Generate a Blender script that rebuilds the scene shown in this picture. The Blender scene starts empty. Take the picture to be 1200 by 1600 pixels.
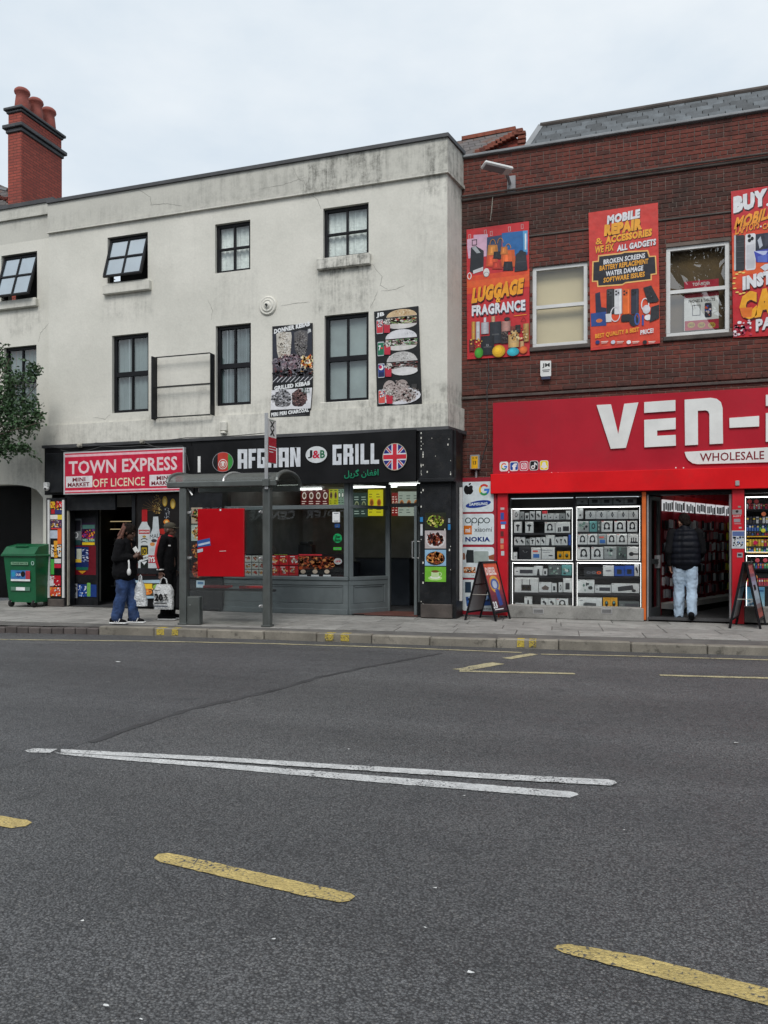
import bpy, math, random
from mathutils import Vector, Matrix, noise as mnoise
random.seed(7)
S = bpy.context.scene
COL = S.collection
R = math.radians
# ------------------------------------------------------------------ camera
FPX, YAW, CZ, HV = 1200.0, R(18), 1.44, 848.0     # focal length in photo pixels, yaw to the facades, eye height, horizon row
cam = bpy.data.cameras.new('camera'); camo = bpy.data.objects.new('camera', cam); COL.objects.link(camo)
cam.sensor_fit = 'VERTICAL'; cam.sensor_height = 36; cam.lens = FPX/1600*36; cam.shift_y = (HV-800)/1600
cam.clip_start = 0.05; cam.clip_end = 2000
camo.location = (0, 0, CZ); camo.rotation_euler = (R(90), 0, YAW)
S.camera = camo
# ------------------------------------------------------------------ sky, sun, exposure
W = bpy.data.worlds.new('World'); S.world = W; W.use_nodes = True
nt = W.node_tree; nt.nodes.clear()
wo = nt.nodes.new('ShaderNodeOutputWorld'); bg = nt.nodes.new('ShaderNodeBackground')
sky = nt.nodes.new('ShaderNodeTexSky'); sky.sky_type = 'NISHITA'; sky.sun_disc = False
sky.sun_elevation = R(52); sky.sun_rotation = R(170); sky.dust_density = 2.5
tc = nt.nodes.new('ShaderNodeTexCoord'); nz = nt.nodes.new('ShaderNodeTexNoise')
mp = nt.nodes.new('ShaderNodeMapping'); mp.inputs['Scale'].default_value = (1, 1, 2.2)
nz.inputs['Scale'].default_value = 2.3; nz.inputs['Detail'].default_value = 6; nz.inputs['Roughness'].default_value = .55
cr = nt.nodes.new('ShaderNodeValToRGB')
cr.color_ramp.elements[0].position = .33; cr.color_ramp.elements[0].color = (4.75, 5.5, 6.2, 1)
cr.color_ramp.elements[1].position = .68; cr.color_ramp.elements[1].color = (6.6, 6.95, 7.2, 1)
mx = nt.nodes.new('ShaderNodeMix'); mx.data_type = 'RGBA'; mx.inputs[0].default_value = .92
nt.links.new(tc.outputs['Generated'], mp.inputs[0]); nt.links.new(mp.outputs[0], nz.inputs['Vector'])
nt.links.new(nz.outputs['Fac'], cr.inputs[0]); nt.links.new(sky.outputs[0], mx.inputs[6]); nt.links.new(cr.outputs[0], mx.inputs[7])
nt.links.new(mx.outputs[2], bg.inputs[0]); bg.inputs[1].default_value = .1; nt.links.new(bg.outputs[0], wo.inputs[0])
sl = bpy.data.lights.new('sun', 'SUN'); so = bpy.data.objects.new('sun', sl); COL.objects.link(so)
sl.energy = 1.5; sl.angle = R(25); sl.color = (1, .97, .93); so.rotation_euler = (R(40), 0, R(10))
S.view_settings.view_transform = 'Standard'; S.view_settings.look = 'None'; S.view_settings.gamma = 1
S.view_settings.use_curve_mapping = False; S.view_settings.exposure = 0.5
S.render.engine = 'CYCLES'; S.cycles.use_denoising = True
S.cycles.max_bounces = 8; S.cycles.transparent_max_bounces = 16; S.cycles.caustics_reflective = False; S.cycles.caustics_refractive = False

# ------------------------------------------------------------------ layout: photo pixel -> point on a known plane
sa, ca = math.sin(YAW), math.cos(YAW)
def ray(u): t = (u-600)/FPX; return (-sa+t*ca, ca+t*sa)
def PX(u, Y): r = ray(u); return r[0]/r[1]*Y
def PZ(u, v, Y): return CZ+(HV-v)/FPX*Y/ray(u)[1]
def P(u, v, Y): return Vector((PX(u, Y), Y, PZ(u, v, Y)))
def G(u, v, z=0.0): d = FPX*(CZ-z)/(v-HV); r = ray(u); return Vector((r[0]*d, r[1]*d, z))
PAV = 0.12
YW, YL, YB = 13.07, 13.27, 13.75       # rendered building, its left neighbour, brick building
# ------------------------------------------------------------------ mesh helpers
class MB:
    def __init__(s): s.v, s.f, s.m, s.c = [], [], [], []; s.mi = 0; s.col = (1, 1, 1)
    def face(s, pts):
        n = len(s.v); s.v += [tuple(p) for p in pts]; s.f.append(tuple(range(n, n+len(pts)))); s.m.append(s.mi); s.c.append(s.col)
    def add(s, vs, fs):
        n = len(s.v); s.v += [tuple(p) for p in vs]
        for f in fs: s.f.append(tuple(n+i for i in f)); s.m.append(s.mi); s.c.append(s.col)
    def box(s, x0, x1, y0, y1, z0, z1, ch=0):
        c = Vector(((x0+x1)/2, (y0+y1)/2, (z0+z1)/2))
        s.obox(c, Vector((1, 0, 0)), Vector((0, 1, 0)), Vector((0, 0, 1)), abs(x1-x0)/2, abs(y1-y0)/2, abs(z1-z0)/2, ch)
    def obox(s, c, ax, ay, az, hx, hy, hz, ch=0):
        c = Vector(c)
        if ch <= 0:
            vs = [c+ax*i*hx+ay*j*hy+az*k*hz for i in (-1, 1) for j in (-1, 1) for k in (-1, 1)]
            s.add(vs, [(0, 1, 3, 2), (4, 6, 7, 5), (0, 4, 5, 1), (2, 3, 7, 6), (0, 2, 6, 4), (1, 5, 7, 3)]); return
        ch = min(ch, hx*.9, hy*.9, hz*.9); vs = []; ix = {}
        for i in (-1, 1):
            for j in (-1, 1):
                for k in (-1, 1):
                    for a in range(3):
                        d = [hx-ch, hy-ch, hz-ch]; d[a] = (hx, hy, hz)[a]
                        ix[i, j, k, a] = len(vs); vs.append(c+ax*i*d[0]+ay*j*d[1]+az*k*d[2])
        fs = []
        for a in range(3):
            b, e = (a+1) % 3, (a+2) % 3
            for sg in (-1, 1):
                q = []
                for p, r in ((-1, -1), (1, -1), (1, 1), (-1, 1)):
                    t = [0, 0, 0]; t[a] = sg; t[b] = p; t[e] = r; q.append(ix[t[0], t[1], t[2], a])
                fs.append(tuple(q) if sg > 0 else tuple(q[::-1]))
            for p in (-1, 1):
                for r in (-1, 1):          # edge along a
                    t0 = [0, 0, 0]; t0[a] = -1; t0[b] = p; t0[e] = r; t1 = list(t0); t1[a] = 1
                    q = (ix[(*t0, b)], ix[(*t1, b)], ix[(*t1, e)], ix[(*t0, e)])
                    fs.append(q if p*r < 0 else q[::-1])
        for i in (-1, 1):
            for j in (-1, 1):
                for k in (-1, 1):
                    q = (ix[i, j, k, 0], ix[i, j, k, 1], ix[i, j, k, 2]); fs.append(q if i*j*k > 0 else q[::-1])
        s.add(vs, fs)
    def bar(s, a, b, w, h=None, up=(0, 0, 1), ch=0):
        a, b = Vector(a), Vector(b); d = (b-a); L = d.length; d.normalize(); up = Vector(up)
        if abs(d.dot(up)) > .99: up = Vector((0, 1, 0))
        sx = d.cross(up).normalized(); uz = sx.cross(d).normalized()
        s.obox((a+b)/2, d, sx, uz, L/2, w/2, (h or w)/2, ch)
    def prism(s, pts, off):
        off = Vector(off); pts = [Vector(p) for p in pts]; n = len(pts); vs = pts+[p+off for p in pts]
        fs = [tuple(range(n)), tuple(range(2*n-1, n-1, -1))]+[(i, n+i, n+(i+1) % n, (i+1) % n) for i in range(n)]
        s.add(vs, fs)
    def tube(s, path, r, n=8, cap=True):
        path = [Vector(p) for p in path]; rs = r if isinstance(r, (list, tuple)) else [r]*len(path); rings = []; b0 = len(s.v)
        vs = []; pu = None
        for i, p in enumerate(path):
            d = (path[min(i+1, len(path)-1)]-path[max(i-1, 0)]).normalized()
            if pu is None: pu = Vector((0, 0, 1)) if abs(d.z) < .9 else Vector((1, 0, 0))
            x = d.cross(pu).normalized(); y = x.cross(d).normalized(); pu = y
            for k in range(n): a = 2*math.pi*k/n; vs.append(p+(x*math.cos(a)+y*math.sin(a))*rs[i])
        fs = []
        for i in range(len(path)-1):
            for k in range(n): fs.append((i*n+k, i*n+(k+1) % n, (i+1)*n+(k+1) % n, (i+1)*n+k))
        if cap: fs.append(tuple(range(n-1, -1, -1))); fs.append(tuple(range((len(path)-1)*n, len(path)*n)))
        s.add(vs, fs)
    def lathe(s, c, prof, n=16, ax=(0, 0, 1)):
        c = Vector(c); az = Vector(ax).normalized(); x = az.orthogonal().normalized(); y = az.cross(x); vs = []; fs = []
        for r, z in prof:
            for k in range(n): a = 2*math.pi*k/n; vs.append(c+az*z+(x*math.cos(a)+y*math.sin(a))*max(r, 1e-4))
        for i in range(len(prof)-1):
            for k in range(n): fs.append((i*n+k, i*n+(k+1) % n, (i+1)*n+(k+1) % n, (i+1)*n+k))
        s.add(vs, fs)
    def ell(s, c, rx, ry, rz, n=14, m=9, M=None):
        c = Vector(c); vs = []; fs = []
        for i in range(m+1):
            t = math.pi*i/m
            for k in range(n):
                a = 2*math.pi*k/n; q = Vector((rx*math.sin(t)*math.cos(a), ry*math.sin(t)*math.sin(a), rz*math.cos(t)))
                vs.append(c+(M @ q if M else q))
        for i in range(m):
            for k in range(n): fs.append((i*n+k, (i+1)*n+k, (i+1)*n+(k+1) % n, i*n+(k+1) % n))
        s.add(vs, fs)
    def mesh(s, name, mats, smooth=False):
        me = bpy.data.meshes.new(name); me.from_pydata(s.v, [], s.f)
        mats = mats if isinstance(mats, (list, tuple)) else [mats]
        for m in mats: me.materials.append(MT[m])
        if len(mats) > 1: me.polygons.foreach_set('material_index', s.m)
        if any(c != (1, 1, 1) for c in s.c):
            at = me.attributes.new('Col', 'FLOAT_COLOR', 'FACE'); fl = []
            for c in s.c: fl += [c[0], c[1], c[2], 1]
            at.data.foreach_set('color', fl)
        if smooth: me.polygons.foreach_set('use_smooth', [True]*len(me.polygons))
        me.validate(); me.update()
        return me
def link(name, me, parent=None):
    o = bpy.data.objects.new(name, me); COL.objects.link(o)
    if parent:
        o.parent = parent
        if parent.parent is None: o.matrix_parent_inverse = Matrix.Translation(parent.location).inverted()
    return o
def obj(name, mb, mats, parent=None, smooth=False, label=None):
    o = link(name, mb.mesh(name, mats, smooth), parent)
    if label: o['label'] = label
    return o
def tag(o, label, cat, group=None):
    o['label'] = label; o['category'] = cat
    if group: o['group'] = group
    return o
def struct(o): o['kind'] = 'structure'; return o
def thing(name, label, cat, loc, group=None):
    o = bpy.data.objects.new(name, None); COL.objects.link(o); o.location = loc; o.empty_display_size = .1
    return tag(o, label, cat, group)
def one(name, mb, mats, label, cat, group=None, smooth=False): return tag(obj(name, mb, mats, None, smooth), label, cat, group)
def bx(name, parent, mats, x0, x1, y0, y1, z0, z1, ch=0, label=None):
    m = MB(); m.box(x0, x1, y0, y1, z0, z1, ch); return obj(name, m, mats, parent, label=label)
def slab_holes(mb, x0, x1, z0, z1, y, holes, depth):
    xs = sorted({x0, x1, *[h[0] for h in holes], *[h[1] for h in holes]}); zs = sorted({z0, z1, *[h[2] for h in holes], *[h[3] for h in holes]})
    xs = [x for x in xs if x0 <= x <= x1]; zs = [z for z in zs if z0 <= z <= z1]
    for i in range(len(xs)-1):
        for j in range(len(zs)-1):
            cx, cz = (xs[i]+xs[i+1])/2, (zs[j]+zs[j+1])/2
            if any(h[0] < cx < h[1] and h[2] < cz < h[3] for h in holes): continue
            mb.face([(xs[i], y, zs[j]), (xs[i+1], y, zs[j]), (xs[i+1], y, zs[j+1]), (xs[i], y, zs[j+1])])
    for a, b, c, d in holes:
        y2 = y+depth
        mb.face([(a, y, c), (a, y, d), (a, y2, d), (a, y2, c)]); mb.face([(b, y, d), (b, y, c), (b, y2, c), (b, y2, d)])
        mb.face([(a, y, d), (b, y, d), (b, y2, d), (a, y2, d)]); mb.face([(a, y, c), (a, y2, c), (b, y2, c), (b, y, c)])
# ------------------------------------------------------------------ materials
MT = {}
def C(r, g, b, k=.85):
    f = lambda x: (x/255/12.92 if x/255 <= .04045 else ((x/255+.055)/1.055)**2.4)
    return (f(r)*k, f(g)*k, f(b)*k)
class NB:
    def __init__(s, name):
        s.m = bpy.data.materials.new(name); s.m.use_nodes = True; s.t = s.m.node_tree; s.t.nodes.clear()
        s.out = s.n('ShaderNodeOutputMaterial'); s.pos = s.n('ShaderNodeNewGeometry')
    def n(s, t, **k):
        o = s.t.nodes.new(t)
        for a, b in k.items(): setattr(o, a, b)
        return o
    def set(s, sock, v):
        if isinstance(v, bpy.types.NodeSocket): s.t.links.new(v, sock)
        elif isinstance(v, (tuple, list)) and len(v) == 3 and sock.type == 'RGBA': sock.default_value = (*v, 1)
        else: sock.default_value = v
    def math(s, op, a, b=0.0, c=0.0, clamp=False):
        o = s.n('ShaderNodeMath', operation=op, use_clamp=clamp)
        for i, x in enumerate((a, b, c)): s.set(o.inputs[i], x)
        return o.outputs[0]
    def vec(s, sx, sy, sz):
        o = s.n('ShaderNodeVectorMath', operation='MULTIPLY'); s.set(o.inputs[0], s.pos.outputs['Position']); o.inputs[1].default_value = (sx, sy, sz); return o.outputs[0]
    def noise(s, scale, detail=3, rough=.55, v=None):
        o = s.n('ShaderNodeTexNoise'); o.inputs['Scale'].default_value = scale; o.inputs['Detail'].default_value = detail; o.inputs['Roughness'].default_value = rough
        s.set(o.inputs['Vector'], v if v is not None else s.pos.outputs['Position']); return o.outputs['Fac']
    def vor(s, scale, feat='F1', v=None):
        o = s.n('ShaderNodeTexVoronoi'); o.feature = feat; o.inputs['Scale'].default_value = scale; s.set(o.inputs['Vector'], v if v is not None else s.pos.outputs['Position']); return o
    def rng(s, x, a, b, c=0.0, d=1.0, smooth=True):
        o = s.n('ShaderNodeMapRange'); o.interpolation_type = 'SMOOTHSTEP' if smooth else 'LINEAR'
        for i, q in enumerate((x, a, b, c, d)): s.set(o.inputs[i], q)
        return o.outputs[0]
    def mix(s, f, a, b, bl='MIX'):
        o = s.n('ShaderNodeMix', data_type='RGBA', blend_type=bl); s.set(o.inputs[0], f); s.set(o.inputs[6], a); s.set(o.inputs[7], b); return o.outputs[2]
    def scale(s, col, f):
        o = s.n('ShaderNodeVectorMath', operation='SCALE'); s.set(o.inputs[0], col); s.set(o.inputs['Scale'], f); return o.outputs[0]
    def xyz(s):
        o = s.n('ShaderNodeSeparateXYZ'); s.set(o.inputs[0], s.pos.outputs['Position']); return o.outputs
    def bsdf(s, col, rough=.6, metal=0, bump=None, bd=.01, bs=1.0, spec=.5, **k):
        p = s.n('ShaderNodeBsdfPrincipled'); s.set(p.inputs['Base Color'], col); s.set(p.inputs['Roughness'], rough); p.inputs['Metallic'].default_value = metal
        p.inputs['Specular IOR Level'].default_value = spec
        if bump is not None:
            b = s.n('ShaderNodeBump'); b.inputs['Distance'].default_value = bd; b.inputs['Strength'].default_value = bs; s.set(b.inputs['Height'], bump); s.t.links.new(b.outputs[0], p.inputs['Normal'])
        for a, v in k.items(): s.set(p.inputs[a.replace('_', ' ')], v)
        s.t.links.new(p.outputs[0], s.out.inputs[0]); return p
def pm(name, col, rough=.5, var=.12, sc=3.0, fine=40.0, bump=.0, metal=0, spec=.5, dirt=0, emis=0):
    b = NB(name); n1 = b.noise(sc, 4); n2 = b.noise(fine, 2)
    f = b.math('ADD', b.rng(n1, .3, .7, 1-var, 1+var), b.math('MULTIPLY_ADD', n2, var, -var/2))
    c = b.scale(tuple(col), f)
    if dirt:
        d = b.rng(b.noise(sc*1.7, 6, .7), .5, .72); c = b.mix(b.math('MULTIPLY', d, dirt), c, (.05, .045, .04))
    r = b.math('MULTIPLY_ADD', n1, .25, rough-.12, clamp=True)
    k = {}
    if emis: k = dict(Emission_Color=tuple(col), Emission_Strength=emis)
    b.bsdf(c, r, metal, b.noise(fine*1.5, 3) if bump else None, bump, 1.0, spec, **k)
    MT[name] = b.m
def em(name, col, st):
    b = NB(name); e = b.n('ShaderNodeEmission'); e.inputs[0].default_value = (*col, 1); e.inputs[1].default_value = st; b.t.links.new(e.outputs[0], b.out.inputs[0]); MT[name] = b.m
def glass(name, tint=(.93, .96, .96), mul=1.3, add=.02, rough=0.0):
    b = NB(name); dt = b.n('ShaderNodeVectorMath', operation='DOT_PRODUCT'); b.set(dt.inputs[0], b.pos.outputs['Normal']); b.set(dt.inputs[1], b.pos.outputs['Incoming'])
    sch = b.math('MULTIPLY_ADD', b.math('POWER', b.math('SUBTRACT', 1.0, b.math('ABSOLUTE', dt.outputs['Value'])), 5.0), .96, .04)      # the same reflectance from either side of a thin pane
    tr = b.n('ShaderNodeBsdfTransparent'); tr.inputs[0].default_value = (*tint, 1)
    gl = b.n('ShaderNodeBsdfGlossy'); gl.inputs['Roughness'].default_value = rough; gl.inputs['Color'].default_value = (1, 1, 1, 1)
    bp = b.n('ShaderNodeBump'); bp.inputs['Strength'].default_value = .25; bp.inputs['Distance'].default_value = .004; b.set(bp.inputs['Height'], b.noise(2.2, 1)); b.t.links.new(bp.outputs[0], gl.inputs['Normal'])
    ms = b.n('ShaderNodeMixShader'); b.set(ms.inputs[0], b.math('MULTIPLY_ADD', sch, mul, add, clamp=True))
    b.t.links.new(tr.outputs[0], ms.inputs[1]); b.t.links.new(gl.outputs[0], ms.inputs[2]); b.t.links.new(ms.outputs[0], b.out.inputs[0]); MT[name] = b.m
# flat print / painted plastic: colour per face
b = NB('print'); at = b.n('ShaderNodeAttribute'); at.attribute_name = 'Col'
c = b.scale(at.outputs['Color'], b.rng(b.noise(9, 4), .25, .75, .86, 1.08)); b.bsdf(c, b.math('MULTIPLY_ADD', b.noise(14, 2), .3, .22), bump=b.noise(5, 2), bd=.014, bs=.5, spec=.4); MT['print'] = b.m
b = NB('carton'); at = b.n('ShaderNodeAttribute'); at.attribute_name = 'Col'; b.bsdf(b.scale(at.outputs['Color'], b.rng(b.noise(30, 3), .3, .7, .9, 1.06)), .4); MT['carton'] = b.m
# backlit print (sign cabinets lit from within)
b = NB('litprint'); at = b.n('ShaderNodeAttribute'); at.attribute_name = 'Col'; b.bsdf(at.outputs['Color'], .35, Emission_Color=at.outputs['Color'], Emission_Strength=.55); MT['litprint'] = b.m
# dirty white render
ZPAR = PZ(400, 313, YW)-.04
b = NB('render'); x, y, z = b.xyz()
patch = b.noise(.9, 5, .6); fine = b.noise(26, 4, .6); streak = b.noise(1, 6, .62, b.vec(7, 7, .33)); streak2 = b.noise(1, 5, .7, b.vec(12, 12, 1.1)); grain = b.noise(6, 8, .75)
col = b.mix(b.rng(patch, .3, .7), (.6, .588, .53), (.685, .668, .605))
col = b.mix(b.math('MULTIPLY', b.rng(streak, .55, .85), .16), col, (.4, .395, .365))
def boxmask(x0, x1, z0, z1, sx, sz):
    a = b.math('MULTIPLY', b.rng(x, x0-sx, x0+sx), b.rng(x, x1+sx, x1-sx)); c2 = b.math('MULTIPLY', b.rng(z, z0-sz, z0+sz), b.rng(z, z1+sz, z1-sz)); return b.math('MULTIPLY', a, c2)
ST = []   # soot and rain streaks: (u0,u1,v0,v1,strength)
for (u0, u1, v0, v1, k) in ((300, 725, 205, 300, .55), (470, 600, 225, 300, 1.0), (660, 725, 205, 300, .8), (490, 585, 400, 490, .85), (505, 575, 395, 425, .9), (0, 76, 320, 350, .5),
                            (76, 300, 320, 356, .35), (560, 720, 600, 690, 1.0), (330, 560, 620, 700, .55), (76, 330, 655, 705, .5), (160, 240, 440, 500, .4), (330, 400, 420, 500, .25), (0, 62, 468, 520, .5), (640, 722, 290, 470, .3), (228, 335, 600, 660, .35), (0, 70, 690, 760, .6)):
    m = boxmask(PX(u0, YW), PX(u1, YW), PZ((u0+u1)/2, v1, YW), PZ((u0+u1)/2, v0, YW), .12, .12); ST.append(b.math('MULTIPLY', m, k))
tot = ST[0]
for s_ in ST[1:]: tot = b.math('ADD', tot, s_)
tot = b.math('MULTIPLY', tot, b.math('MULTIPLY', b.rng(b.math('ADD', b.math('MULTIPLY', streak2, .5), b.math('MULTIPLY', grain, .6)), .45, .75), .72), clamp=True)
gz = b.math('MULTIPLY', b.rng(z, ZPAR, ZPAR+.03), b.rng(patch, .25, .7, .12, .42))
col = b.mix(gz, col, (.25, .25, .225))
col = b.mix(tot, col, (.13, .13, .115))
col = b.mix(b.math('MULTIPLY', b.rng(grain, .56, .75), .18), col, (.3, .3, .27))
b.bsdf(b.scale(col, b.rng(fine, .2, .8, .95, 1.05)), .85, bump=b.math('ADD', b.math('MULTIPLY', patch, 3.0), b.math('MULTIPLY', grain, .4)), bd=.012, bs=.5, spec=.25); MT['render'] = b.m
# brick
def brickmat(name, c0, c1, dark, sootz=True):
    b = NB(name); oi = b.n('ShaderNodeObjectInfo'); x, y, z = b.xyz()
    rnd = b.math('FRACT', b.math('ADD', oi.outputs['Random'], b.pos.outputs['Random Per Island']))
    col = b.mix(rnd, c0, c1); col = b.mix(b.rng(rnd, .84, .9), col, dark)
    n = b.noise(14, 6, .7); soot = b.rng(b.noise(1.6, 5, .65), .42, .7, 0, .42)
    if sootz:
        band = b.math('MULTIPLY', b.rng(z, 6.75, 6.95), b.rng(z, 7.72, 7.6)); soot = b.math('ADD', soot, b.math('MULTIPLY', band, .5), clamp=True)
        soot = b.math('ADD', soot, b.math('MULTIPLY', b.rng(z, 4.62, 4.5), .35), clamp=True)
    col = b.mix(soot, col, (.035, .024, .02)); b.bsdf(b.scale(col, b.rng(n, .3, .7, .75, 1.2)), .85, bump=b.noise(60, 4, .7), bd=.004, bs=.8, spec=.3); MT[name] = b.m
brickmat('brick', (.132, .037, .028), (.168, .047, .034), (.092, .033, .027)); brickmat('brick_red', (.2, .06, .04), (.26, .08, .05), (.12, .04, .03), False)
pm('mortar', (.135, .105, .09), .9, .3, 3, 60, .004); pm('stone_dark', (.075, .062, .055), .85, .3, 4, 50, .006)
# chimney brick: courses too fine to pick apart
b = NB('chimney_brick'); bt = b.n('ShaderNodeTexBrick'); x, y, z = b.xyz(); cb = b.n('ShaderNodeCombineXYZ'); b.set(cb.inputs[0], b.math('ADD', x, y)); b.set(cb.inputs[1], z); b.set(bt.inputs['Vector'], cb.outputs[0])
for k, v in (('Color1', (.34, .068, .045, 1)), ('Color2', (.25, .05, .035, 1)), ('Mortar', (.12, .04, .03, 1)), ('Scale', 1.0), ('Mortar Size', .007), ('Brick Width', .225), ('Row Height', .075)): bt.inputs[k].default_value = v
b.bsdf(b.mix(b.rng(b.noise(1.5, 4), .5, .75, 0, .5), bt.outputs['Color'], (.12, .04, .03)), .85, bump=bt.outputs['Fac'], bd=-.01); MT['chimney_brick'] = b.m
# asphalt
def asphalt(name, c0, c1):
    b = NB(name); v1 = b.vor(100); v2 = b.vor(190); n1 = b.noise(.5, 6, .6); n3 = b.noise(3.2, 6, .7); lane = b.noise(1, 4, .55, b.vec(.07, .8, 1)); stain = b.noise(1.1, 5, .7); chip = b.noise(11, 5, .7)
    base = b.mix(b.rng(n1, .3, .7), c0, c1); base = b.scale(base, b.rng(lane, .3, .7, .78, 1.18)); base = b.mix(b.rng(n3, .54, .74, 0, .45), base, (.03, .03, .032)); base = b.mix(b.rng(stain, .6, .74, 0, .5), base, (.03, .03, .031))
    sp = b.n('ShaderNodeSeparateColor'); b.set(sp.inputs[0], v1.outputs['Color']); s2 = b.n('ShaderNodeSeparateColor'); b.set(s2.inputs[0], v2.outputs['Color'])
    base = b.scale(base, b.math('MULTIPLY', b.rng(sp.outputs[0], 0, 1, .6, 1.42, False), b.rng(s2.outputs[0], 0, 1, .75, 1.25, False))); base = b.mix(b.rng(sp.outputs[1], .94, .99, 0, .55), base, (.27, .26, .245)); base = b.mix(b.rng(v1.outputs['Distance'], .35, .75, 0, .75), base, (.018, .018, .019))
    h = b.math('ADD', v1.outputs['Distance'], b.math('ADD', b.math('MULTIPLY', v2.outputs['Distance'], .4), b.math('MULTIPLY', chip, -.5))); b.bsdf(base, b.rng(n3, .3, .7, .52, .7), bump=h, bd=-.011, bs=.9, spec=.5); MT[name] = b.m
asphalt('asphalt', (.104, .105, .108), (.136, .136, .136)); asphalt('asphalt_patch', (.088, .089, .093), (.11, .11, .113))
pm('tar', (.038, .038, .04), .6, .3, 5, 90, .004)
def paint(name, col, wear):
    b = NB(name); w = b.noise(46, 6, .8); w2 = b.noise(2.6, 5, .65); v1 = b.vor(72); crk = b.vor(7, 'DISTANCE_TO_EDGE'); sp = b.n('ShaderNodeSeparateColor'); b.set(sp.inputs[0], v1.outputs['Color'])
    amt = b.math('ADD', b.math('MULTIPLY', w, .62), b.math('ADD', b.math('MULTIPLY', w2, .5), b.math('MULTIPLY', v1.outputs['Distance'], .28))); f = b.rng(amt, wear, wear+.1); f = b.math('MAXIMUM', f, b.math('MULTIPLY', b.rng(crk.outputs['Distance'], .012, .002), b.rng(w2, .45, .6)))
    c = b.scale(col, b.math('MULTIPLY', b.rng(b.noise(9, 5, .7), .3, .7, .74, 1.06), b.rng(sp.outputs[0], 0, 1, .86, 1.08, False))); c = b.mix(f, c, (.07, .07, .072)); b.bsdf(c, .65, bump=v1.outputs['Distance'], bd=-.012, bs=.8); MT[name] = b.m
paint('paint_white', (.64, .64, .63), .755); paint('paint_yellow', (.58, .44, .16), .74); paint('paint_pale', (.52, .46, .27), .73); paint('paint_kerb', (.6, .45, .06), .7)
# paving
def slabm(name, col, grime=.45):
    b = NB(name); oi = b.n('ShaderNodeObjectInfo'); n = b.noise(3.2, 6, .65); f = b.noise(70, 3)
    c = b.scale(col, b.math('MULTIPLY', b.rng(oi.outputs['Random'], 0, 1, .86, 1.12, False), b.rng(n, .25, .75, .72, 1.15))); c = b.mix(b.rng(b.noise(7, 5, .65), .56, .7, 0, grime), c, (.07, .065, .055))
    b.bsdf(b.scale(c, b.rng(f, .3, .7, .9, 1.08)), .8, bump=b.math('ADD', f, n), bd=.005, bs=.6, spec=.35); MT[name] = b.m
slabm('slab', (.275, .267, .25)); slabm('kerbstone', (.23, .21, .175), .8); slabm('sett', (.1, .085, .08)); pm('joint', (.105, .1, .093), .9, .25, 4, 60, .004); slabm('plinth', (.24, .235, .22))
# roof
b = NB('slate'); oi = b.n('ShaderNodeObjectInfo'); b.bsdf(b.scale((.07, .08, .088), b.math('MULTIPLY', b.rng(oi.outputs['Random'], 0, 1, .5, 1.5, False), b.rng(b.noise(7, 5), .3, .7, .75, 1.2))), .55, bump=b.noise(30, 4), bd=.005); MT['slate'] = b.m
b = NB('rear_tiles'); bt = b.n('ShaderNodeTexBrick'); x, y, z = b.xyz(); cb = b.n('ShaderNodeCombineXYZ'); b.set(cb.inputs[0], b.math('ADD', x, b.math('MULTIPLY', y, .3))); b.set(cb.inputs[1], z); b.set(bt.inputs['Vector'], cb.outputs[0])
for k, v in (('Color1', (.09, .08, .08, 1)), ('Color2', (.13, .115, .11, 1)), ('Mortar', (.04, .035, .03, 1)), ('Scale', 1.0), ('Mortar Size', .01), ('Brick Width', .25), ('Row Height', .14)): bt.inputs[k].default_value = v
b.bsdf(b.mix(b.rng(b.noise(3, 5), .5, .7), bt.outputs['Color'], (.12, .06, .04)), .8, bump=bt.outputs['Fac'], bd=-.01); MT['rear_tiles'] = b.m
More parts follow.
